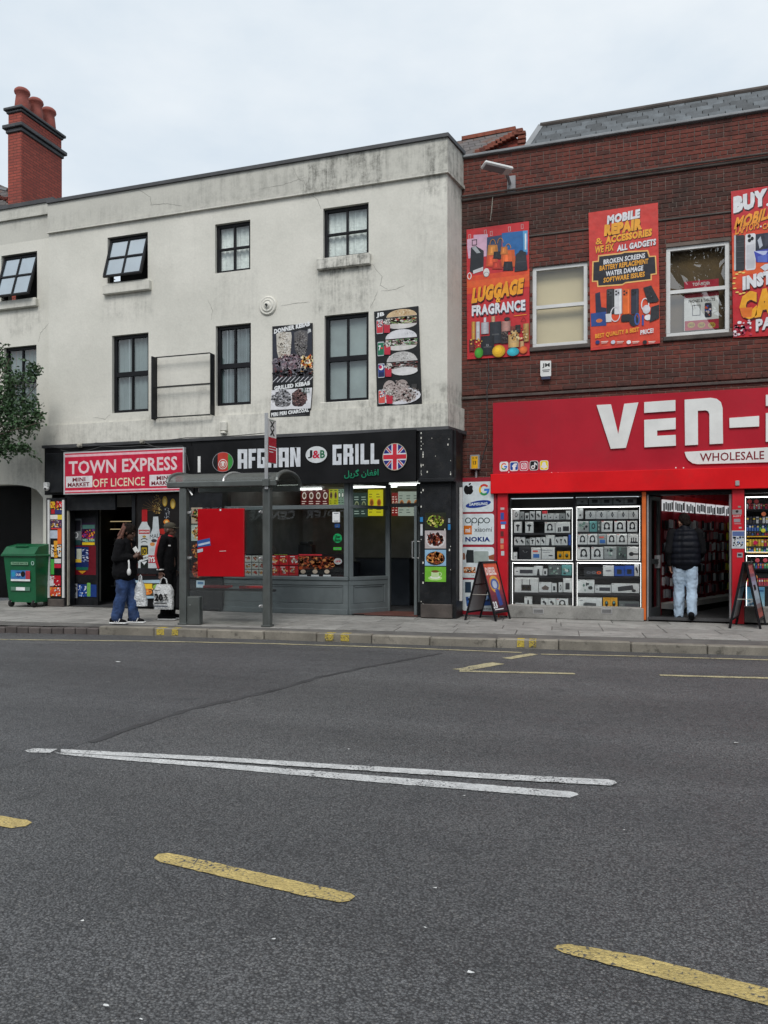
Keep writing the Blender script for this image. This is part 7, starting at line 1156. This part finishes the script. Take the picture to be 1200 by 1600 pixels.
for u, v, r_ in cl:
    c0_ = P(u, v, 12.35); r_ *= .85
    for k in range(int(560*r_**1.2/.3)):
        d_ = Vector((rd.gauss(0, .5), rd.gauss(0, .5), rd.gauss(0, .45))); p = c0_+d_*r_; L = rd.uniform(.05, .1); a = Vector((rd.gauss(0, 1), rd.gauss(0, 1), rd.gauss(-.3, .6))).normalized(); s_ = a.cross(Vector((rd.gauss(0, 1), rd.gauss(0, 1), rd.gauss(0, 1)))).normalized(); w = L*.3
        m.face([p, p+a*L*.4+s_*w, p+a*L, p+a*L*.4-s_*w])
obj('foliage', m, 'leaf', tr)
# ------------------------------------------------------------------ the far side of the street, seen in the shop glass
ob = thing('shopping_centre', 'dark brick shopping centre with pale sign letters mirrored in the grill window', 'building', (-14, -12, 0))
bx('wall', ob, 'brick', -38, 16, -16, -12, 3.6, 7.6); bx('fascia', ob, 'black_board', -38, 16, -12.0, -11.8, 2.4, 3.6); bx('shop_glazing', ob, 'counter', -38, 16, -15.9, -12.1, PAV, 2.4); bx('parapet', ob, 'stone_dark', -38.1, 16.1, -16.1, -11.85, 7.601, 7.9)
for k in range(14): bx('pier', ob, 'stone_dark', -37+k*4, -36.5+k*4, -12.05, -11.95, PAV, 2.4)
for k in range(12): bx('window', ob, 'net', -36+k*4.4, -33.8+k*4.4, -12.0, -11.96, 4.5, 6.3)
c = Canvas(frame=(Vector((-13.6, -11.79, 3.2)), Vector((-6.6, 0, 0)), Vector((0, 0, -.5)))); c.n = Vector((0, 1, 0)); c.text('SADDLERS CENTRE', 0, 1, 0, 1, C(225, 228, 230), .03); c.done(ob, 'sign_letters', 'print')
m = MB(); m.face([(-60, -60, PAV*.5), (60, -60, PAV*.5), (60, -6.5, PAV*.5), (-60, -6.5, PAV*.5)]); struct(obj('far_pavement', m, 'slab'))
bt = thing('bare_tree', 'bare branching street tree mirrored in the right sash window', 'tree', (4.2, -10.5, .06)); rd = random.Random(17); segs = MB(); tk = MB(); tk.tube([(4.2, -10.5, .06), (4.15, -10.5, 4.0), (4.25, -10.45, 12.5)], [.3, .26, .2], 10); obj('trunk', tk, 'bark', bt, True)
def grow(p, d_, L, r_, lev):
    q = p+d_*L; mid = p+d_*L*.5+Vector((rd.gauss(0, .05), rd.gauss(0, .05), rd.gauss(0, .05)))*L; segs.tube([p, mid, q], [r_, r_*.85, r_*.65], 5, False)
    if lev == 0: return
    for _ in range(3 if lev > 1 else 4):
        n_ = (d_+Vector((rd.gauss(0, .55), rd.gauss(0, .55), rd.gauss(.12, .4)))).normalized(); grow(p.lerp(q, rd.uniform(.5, 1)), n_, L*rd.uniform(.62, .85), r_*.66, lev-1)
for k in range(7): a = k*.9; grow(Vector((4.25, -10.45, 8.6+k*.65)), Vector((math.cos(a)*.8, math.sin(a)*.6, .9)).normalized(), 2.6, .17, 4)
obj('branches', segs, 'bark', bt)
# ------------------------------------------------------------------ people
def capsule(m, p0, r0, p1, r1, n=14):
    p0, p1 = Vector(p0), Vector(p1); d_ = p1-p0; L = max(d_.length, 1e-5); pr = []
    for i in range(5): a = math.pi/2*i/4; pr.append((r0*math.sin(a), -r0*math.cos(a)))
    for i in range(5): a = math.pi/2*i/4; pr.append((r1*math.cos(a), L+r1*math.sin(a)))
    m.lathe(p0, pr, n, tuple(d_.normalized() if d_.length > 1e-5 else Vector((0, 0, 1))))
def blob(name, shapes, M, voxel, mat, parent, smooth=2, disp=None):
    m = MB()
    for s_ in shapes:
        if s_[0] == 'e': m.ell(s_[1], *s_[2], 18, 12, s_[3].to_3x3() if len(s_) > 3 else None)
        elif s_[0] == 'chain':
            for (a, ra), (b_, rb) in zip(s_[1], s_[1][1:]): capsule(m, a, ra, b_, rb)
    me = bpy.data.meshes.new('tmp'); me.from_pydata(m.v, [], m.f); o = bpy.data.objects.new('tmp', me); COL.objects.link(o)
    r_ = o.modifiers.new('r', 'REMESH'); r_.mode = 'VOXEL'; r_.voxel_size = voxel
    if smooth: q = o.modifiers.new('s', 'SMOOTH'); q.factor = .6; q.iterations = smooth
    dg = bpy.context.evaluated_depsgraph_get(); out = bpy.data.meshes.new_from_object(o.evaluated_get(dg)); bpy.data.objects.remove(o); bpy.data.meshes.remove(me)
    if disp:
        ns_ = [v.normal.copy() for v in out.vertices]
        for v, nn_ in zip(out.vertices, ns_): v.co += nn_*disp(v.co)
    out.transform(M); out.name = name; out.materials.clear(); out.materials.append(MT[mat]); out.polygons.foreach_set('use_smooth', [True]*len(out.polygons)); out.update()
    o = link(name, out, parent); return o
def folds(amp, sc): return lambda p: amp*(mnoise.noise(Vector((p.x*sc, p.y*sc, p.z*sc*.55)))+.5*mnoise.noise(Vector((p.x*sc*2.3, p.y*sc*2.3, p.z*sc*2.1))))
V = lambda *a: Vector(a)
def hand(w, fw, side, curl=.6, palm=.085):
    """palm, four unequal bent fingers and a thumb from the side of the palm; w wrist, fw pointing direction, side: palm's width direction."""
    w, fw, side = Vector(w), Vector(fw).normalized(), Vector(side).normalized(); nrm = fw.cross(side).normalized(); c_ = w+fw*palm*.55
    M3 = Matrix((fw, side, nrm)).transposed().to_4x4(); sh = [('e', c_, (palm*.6, .042, .018), M3)]
    for i, L in enumerate((.068, .078, .073, .056)):
        b_ = w+fw*palm*.95+side*(.03-.02*i); k = b_+(fw*math.cos(curl*.5)+nrm*math.sin(curl*.5))*L*.5; t = k+(fw*math.cos(curl*1.4)+nrm*math.sin(curl*1.4))*L*.5; sh.append(('chain', [(b_-fw*.02, .0095), (k, .009), (t, .0075)]))
    b_ = w+fw*palm*.3+side*.036; k = b_+(fw*.7+side*.75).normalized()*.04; t = k+(fw*.9+side*.2+nrm*.3).normalized()*.032; sh.append(('chain', [(b_-side*.015, .0115), (k, .0105), (t, .0085)])); return sh
def head(c_, fwd, s_=1.0, tilt=0):
    f = Vector(fwd).normalized(); c_ = Vector(c_); l = Vector((0, 0, 1)).cross(f).normalized(); u_ = (Vector((0, 0, 1))*math.cos(tilt)+f*math.sin(tilt)); f2 = l.cross(u_).normalized(); M3 = Matrix((f2, l, u_)).transposed().to_4x4(); q = lambda a, b_, z_: c_+(f2*a+l*b_+u_*z_)*s_
    sh = [('e', q(-.008, 0, .025), (.098*s_, .076*s_, .1*s_), M3), ('e', q(.025, 0, -.045), (.068*s_, .06*s_, .075*s_), M3), ('chain', [(q(.085, 0, .02), .009*s_), (q(.108, 0, -.022), .013*s_)]), ('e', q(.085, 0, -.055), (.016*s_, .026*s_, .012*s_), M3), ('e', q(.078, 0, -.098), (.022*s_, .028*s_, .02*s_), M3)]
    for b_ in (1, -1): sh += [('e', q(-.005, b_*.078, -.01), (.022*s_, .012*s_, .034*s_), M3), ('e', q(.082, b_*.032, .012), (.012*s_, .017*s_, .01*s_), M3)]
    return sh, q
def person(label, loc, fwdang): o = thing('person', label, 'person', loc); return o, Matrix.Translation(Vector(loc)) @ Matrix.Rotation(fwdang, 4, 'Z')
# --- woman looking at her phone
loc = G(196, 974, PAV); pw, M = person('person in black jacket and blue jeans looking at a phone by the off licence', loc, R(6))
hs, hq = head((.075, 0, 1.485), (1, 0, 0), .98, .35)
La, Ra = [(V(.0, .165, 1.3), .05), (V(-.05, .2, 1.06), .042), (V(.17, .1, 1.06), .028)], [(V(.0, -.165, 1.3), .05), (V(-.04, -.205, 1.06), .042), (V(.19, -.09, 1.09), .028)]
lg = lambda y, xk, xf: [(V(.0, y, .86), .085), (V(xk, y, .47), .055), (V(xf, y, .09), .038)]
ft = lambda x, y: [(V(x-.03, y, .05), .04), (V(x+.13, y, .035), .032)]
blob('body', hs+[('chain', [(V(.0, 0, .92), .13), (V(.0, 0, 1.12), .115), (V(.01, 0, 1.27), .11)]), ('chain', [(V(0, -.12, 1.3), .06), (V(0, .12, 1.3), .06)]), ('chain', [(V(.01, 0, 1.3), .055), (V(.05, 0, 1.43), .05)]), ('chain', La), ('chain', Ra), ('chain', lg(.09, .05, .1)), ('chain', lg(-.09, -.02, -.12)), ('chain', ft(.1, .09)), ('chain', ft(-.12, -.09))]+hand((.17, .1, 1.06), (.9, -.2, .3), (0, -.4, .8), .9)+hand((.19, -.09, 1.09), (.85, .3, .4), (0, .3, .9), .8), M, .0075, 'skin_dark', pw)
gr_ = 1.16
blob('jacket', [('chain', [(V(-.01, .06, .83), .165), (V(-.01, .055, 1.12), .15), (V(.0, .05, 1.28), .125)]), ('chain', [(V(-.01, -.06, .83), .165), (V(-.01, -.055, 1.12), .15), (V(.0, -.05, 1.28), .12)]), ('chain', [(V(-.01, -.13, 1.29), .08), (V(-.01, .13, 1.29), .08)]), ('chain', [(V(-.04, 0, 1.36), .09), (V(.0, 0, 1.38), .075)])]+[('chain', [(a[0][0], .085), (a[1][0], .078), (a[1][0].lerp(a[2][0], .85), .055)]) for a in (La, Ra)], M, .014, 'black_cloth', pw, 2, folds(.012, 11))
blob('jeans', [('chain', [(V(0, -.05, .88), .12), (V(0, .05, .88), .12)])]+[('chain', [(V(0, y, .84), .105), (V(xk, y, .47), .088), (V(xf, y, .1), .088)]) for y, xk, xf in ((.085, .05, .1), (-.085, -.02, -.11))], M, .013, 'denim', pw, 2, folds(.016, 13))
for x, y in ((.1, .09), (-.12, -.09)):
    blob('shoe', [('chain', [(V(x-.06, y, .055), .05), (V(x+.05, y, .05), .045), (V(x+.15, y, .035), .036)])], M, .009, 'black_cloth', pw); m = MB(); m.obox(V(x+.05, y, .014), V(1, 0, 0), V(0, 1, 0), V(0, 0, 1), .15, .05, .014, .01)
    for k in range(3): m.obox(V(x+.02+k*.035, y-.052, .06), V(.5, 0, .85), V(0, 1, 0), V(.85, 0, -.5), .032, .004, .006)
    m.v = [tuple(M @ Vector(q)) for q in m.v]; obj('sole', m, 'white_cloth', pw)
blob('hair', [('e', hq(-.03, 0, .045), (.115, .1, .108)), ('e', hq(-.06, 0, -.04), (.075, .09, .1))], M, .01, 'hair_black', pw, 1, folds(.012, 40))
rd = random.Random(6); sh = []
for k in range(44):
    a = rd.uniform(1.6, 4.7); r0 = .115; s0 = hq(r0*math.cos(a)*.95-.03, r0*math.sin(a)*.9, rd.uniform(.02, .12)); L = rd.uniform(.3, .4); sh.append(('chain', [(s0, .013), (s0+V(-.05+rd.uniform(-.04, .02), rd.uniform(-.05, .05), -L*.5), .014), (s0+V(-.07+rd.uniform(-.06, .06), rd.uniform(-.08, .08), -L*rd.uniform(.85, 1.15)), .008)]))
blob('braids', sh, M, .007, 'hair_red', pw, 1)
ph = MB(); q = M @ V(.27, .0, 1.15); Mr = (M.to_3x3() @ Matrix.Rotation(R(-35), 3, 'Y')); ph.obox(q+V(-.03, -.06, .03), Mr @ V(1, 0, 0), Mr @ V(0, 1, 0), Mr @ V(0, 0, 1), .036, .005, .078, .004); one('mobile_phone', ph, 'white_plastic', 'pale mobile phone held up by the person in blue jeans', 'phone')
def carrier(name, label, c_, w, d_, h, Mr, mat, seed, cat='bag', taper=0.0):
    t = thing(name, label, cat, c_); m = MB(); n, k = 22, 12; vs = []; fs = []
    for j in range(k+1):
        z = j/k; pinch = (1 if z < .75 else 1-(z-.75)*1.2)*(1-taper*z); bul = math.sin(math.pi*min(1, z*.8+.12))
        for i in range(n):
            a = 2*math.pi*i/n; x, y = math.cos(a), math.sin(a); x = math.copysign(abs(x)**.55, x); y = math.copysign(abs(y)**.6, y)
            nz_ = mnoise.noise(Vector((x*2.2+seed, y*2.2, z*4)))*.24+mnoise.noise(Vector((x*5+seed, y*5, z*9)))*.13; vs.append(Vector(c_)+Mr @ V(x*w/2*pinch*(1+nz_*.6), y*d_/2*(.45+.6*bul)*(1+nz_*2), z*h))
    for j in range(k):
        for i in range(n): fs.append((j*n+i, j*n+(i+1) % n, (j+1)*n+(i+1) % n, (j+1)*n+i))
    m.add(vs, fs); m.face(vs[:n][::-1]); obj('bag_body', m, mat, t, True)
    for s_ in (-1, 1): m = MB(); q0 = Vector(c_)+Mr @ V(-w*.2*(1-taper), s_*d_*.12, h*.98); q1 = Vector(c_)+Mr @ V(w*.2*(1-taper), s_*d_*.12, h*.98); tp_ = Vector(c_)+Mr @ V(0, 0, h*1.28); m.tube([q0, q0.lerp(tp_, .6)+Mr @ V(-w*.05, 0, .02), tp_, q1.lerp(tp_, .6)+Mr @ V(w*.05, 0, .02), q1], .008, 6); obj('handle', m, mat, t)
    return t
carrier('carrier_bag', 'white plastic carrier bag hanging beside the person in blue jeans', M @ V(.2, .12, .28), .24, .16, .4, M.to_3x3(), 'poly_white', 3, taper=.62)
m = MB(); m.tube([M @ V(.14, -.14, 1.04), M @ V(.165, -.17, .97), M @ V(.17, -.18, .9)], .014, 6); ps_ = M @ V(.17, -.18, .85); pc = thing('small_pouch', 'small white pouch hanging at the hip of the person in jeans', 'pouch', ps_); obj('strap', m, 'white_cloth', pc); m = MB(); m.ell(ps_, .034, .03, .06); obj('pouch_body', m, 'white_cloth', pc, True)
# --- man in a dark track top behind the shelter post
loc = G(262, 968, PAV); pm_, M = person('person in dark red striped track top and cap behind the shelter post', loc, R(8)); hs, hq = head((.04, 0, 1.53), (1, 0, 0), 1.0, .12)
La, Ra = [(V(.0, .18, 1.36), .055), (V(-.03, .22, 1.1), .046), (V(.03, .22, .86), .03)], [(V(.0, -.18, 1.36), .055), (V(-.05, -.23, 1.1), .046), (V(-.02, -.23, .84), .03)]
lg = lambda y, xk, xf: [(V(.0, y, .88), .09), (V(xk, y, .48), .06), (V(xf, y, .09), .04)]
blob('body', hs+[('chain', [(V(0, 0, .95), .14), (V(0, 0, 1.16), .13), (V(0, 0, 1.32), .12)]), ('chain', [(V(0, -.13, 1.36), .065), (V(0, .13, 1.36), .065)]), ('chain', [(V(.0, 0, 1.36), .06), (V(.025, 0, 1.46), .055)]), ('chain', La), ('chain', Ra), ('chain', lg(.1, .03, .02)), ('chain', lg(-.1, .01, -.02)), ('chain', ft(.02, .1)), ('chain', ft(-.02, -.1))]+hand((.03, .22, .86), (.1, 0, -1), (1, 0, 0), .9)+hand((-.02, -.23, .84), (.1, 0, -1), (1, 0, 0), .9), M, .0075, 'skin_dark', pm_)
blob('track_top', [('chain', [(V(0, .05, .9), .14), (V(0, .05, 1.16), .145), (V(0, .05, 1.33), .13)]), ('chain', [(V(0, -.05, .9), .14), (V(0, -.05, 1.16), .145), (V(0, -.05, 1.33), .13)]), ('chain', [(V(0, -.15, 1.35), .085), (V(0, .15, 1.35), .085)]), ('chain', [(V(-.01, 0, 1.4), .085), (V(.01, 0, 1.44), .07)])]+[('chain', [(a[0][0], .088), (a[1][0], .075), (a[1][0].lerp(a[2][0], .9), .05)]) for a in (La, Ra)], M, .014, 'black_cloth', pm_, 2, folds(.01, 11))
m = MB(); m.tube([M @ V(-.02, -.2, 1.43), M @ V(-.03, -.275, 1.37), M @ V(-.05, -.305, 1.25), M @ V(-.07, -.315, 1.1), M @ V(-.05, -.305, .98), M @ V(-.03, -.285, .89)], .02, 8); obj('red_piping', m, 'stripe_red', pm_); m = MB(); m.obox(M @ V(-.02, -.235, .865), M.to_3x3() @ V(1, 0, 0), M.to_3x3() @ V(0, 1, 0), up, .05, .05, .012, .01); obj('cuff', m, 'white_cloth', pm_)
blob('trousers', [('chain', [(V(0, -.05, .9), .135), (V(0, .05, .9), .135)])]+[('chain', [(V(0, y, .86), .11), (V(xk, y, .48), .085), (V(xf, y, .1), .07)]) for y, xk, xf in ((.09, .03, .02), (-.09, .01, -.02))], M, .014, 'black_cloth', pm_, 2, folds(.012, 12))
for x, y in ((.02, .1), (-.02, -.1)): blob('shoe', [('chain', [(V(x-.06, y, .06), .055), (V(x+.06, y, .055), .048), (V(x+.17, y, .04), .04)])], M, .01, 'black_cloth', pm_); m = MB(); m.obox(M @ V(x+.06, y, .014), M.to_3x3() @ V(1, 0, 0), M.to_3x3() @ V(0, 1, 0), up, .16, .052, .014, .01); obj('sole', m, 'white_cloth', pm_)
blob('collar', [('e', V(.02, 0, 1.43), (.095, .09, .035))], M, .01, 'stripe_red', pm_, 1); m = MB(); m.obox(M @ V(.09, -.14, 1.27), M.to_3x3() @ V(.9, .3, 0), M.to_3x3() @ V(-.3, .9, 0), up, .03, .012, .012, .004); obj('chest_badge', m, 'white_cloth', pm_)
blob('cap', [('e', hq(-.01, 0, .07), (.108, .088, .075)), ('e', hq(.11, 0, .055), (.075, .07, .01))], M, .009, 'olive', pm_, 1)
tt = carrier('tote_bag', 'white shopping bag printed 20% carried by the person in the track top', M @ V(.06, -.27, .2), .34, .13, .42, M.to_3x3(), 'poly_white', 9); nb2 = M.to_3x3() @ V(0, -1, 0)
c = Canvas(frame=(M @ V(-.1, -.365, .6), M.to_3x3() @ V(.32, 0, 0), V(0, 0, -.38))); c.n = nb2; c.text('20', .12, .6, .34, .68, BK, .06).text('%', .64, .86, .34, .56, BK, .03).rect(.62, .6, .88, .64, BK).rect(.12, .18, .45, .21, BK).rect(.12, .75, .82, .79, BK).rect(.12, .88, .86, .92, C(50, 60, 80)); c.done(tt)
# --- man walking into the phone shop
loc = G(1071, 971, PAV+.005); p3, M = person('person in black padded vest and pale jeans walking into the phone shop', loc, R(84)); hs, hq = head((.03, .03, 1.66), (.75, .6, 0), 1.06, .1)
La, Ra = [(V(0, .2, 1.47), .06), (V(-.06, .255, 1.17), .05), (V(.02, .24, .92), .032)], [(V(0, -.2, 1.47), .06), (V(.02, -.26, 1.18), .05), (V(.2, -.2, 1.06), .032)]
blob('body', hs+[('chain', [(V(0, 0, 1.0), .15), (V(0, 0, 1.24), .14), (V(0, 0, 1.43), .13)]), ('chain', [(V(0, -.14, 1.46), .07), (V(0, .14, 1.46), .07)]), ('chain', [(V(0, 0, 1.46), .065), (V(.02, .02, 1.58), .06)]), ('chain', La), ('chain', Ra), ('chain', [(V(0, .1, .95), .1), (V(.06, .1, .52), .065), (V(.05, .1, .09), .042)]), ('chain', [(V(0, -.1, .95), .1), (V(.0, -.1, .52), .065), (V(-.17, -.1, .16), .042)]), ('chain', [(V(.02, .1, .05), .042), (V(.2, .1, .04), .034)]), ('chain', [(V(-.19, -.1, .12), .042), (V(-.06, -.1, .035), .034)])]+hand((.02, .24, .92), (.2, -.05, -1), (1, 0, 0), .8)+hand((.2, -.2, 1.06), (1, .3, .2), (0, 0, 1), .8), M, .0075, 'skin_light', p3)
blob('sleeves', [('chain', [(a[0][0], .085), (a[1][0], .07), (a[1][0].lerp(a[2][0], .82), .052)]) for a in (La, Ra)]+[('chain', [(V(0, -.16, 1.46), .085), (V(0, .16, 1.46), .085)])], M, .013, 'black_cloth', p3, 2, folds(.012, 13))
quilt = lambda p: .011*abs(math.sin(math.pi*(p.z-.93)/.1))-.006+.006*mnoise.noise(p*14)
blob('vest', [('chain', [(V(0, .08, 1.0), .155), (V(0, .08, 1.24), .165), (V(0, .08, 1.42), .135)]), ('chain', [(V(0, -.08, 1.0), .155), (V(0, -.08, 1.24), .165), (V(0, -.08, 1.42), .135)]), ('chain', [(V(-.01, -.1, 1.47), .09), (V(-.01, .1, 1.47), .09)]), ('chain', [(V(-.01, 0, 1.0), .16), (V(-.01, 0, 1.24), .17), (V(-.01, 0, 1.42), .14)]), ('chain', [(V(0, 0, 1.5), .095), (V(.01, .01, 1.555), .08)])], M, .012, 'vest', p3, 1, quilt)
blob('jeans', [('chain', [(V(0, -.06, .98), .135), (V(0, .06, .98), .135)]), ('chain', [(V(0, .09, .92), .115), (V(.06, .1, .52), .088), (V(.05, .105, .1), .082)]), ('chain', [(V(0, -.09, .92), .115), (V(.0, -.1, .52), .088), (V(-.15, -.105, .16), .08)])], M, .013, 'denim_light', p3, 2, folds(.016, 12))
blob('shoe', [('chain', [(V(.0, .1, .055), .05), (V(.1, .1, .05), .046), (V(.22, .1, .038), .038)])], M, .009, 'black_cloth', p3); blob('shoe', [('chain', [(V(-.22, -.1, .135), .05), (V(-.14, -.1, .08), .047), (V(-.05, -.1, .035), .036)])], M, .009, 'black_cloth', p3)
blob('hair', [('e', hq(-.02, 0, .05), (.112, .092, .1)), ('e', hq(-.06, 0, -.01), (.06, .075, .07))], M, .009, 'hair_black', p3, 1, folds(.006, 50))
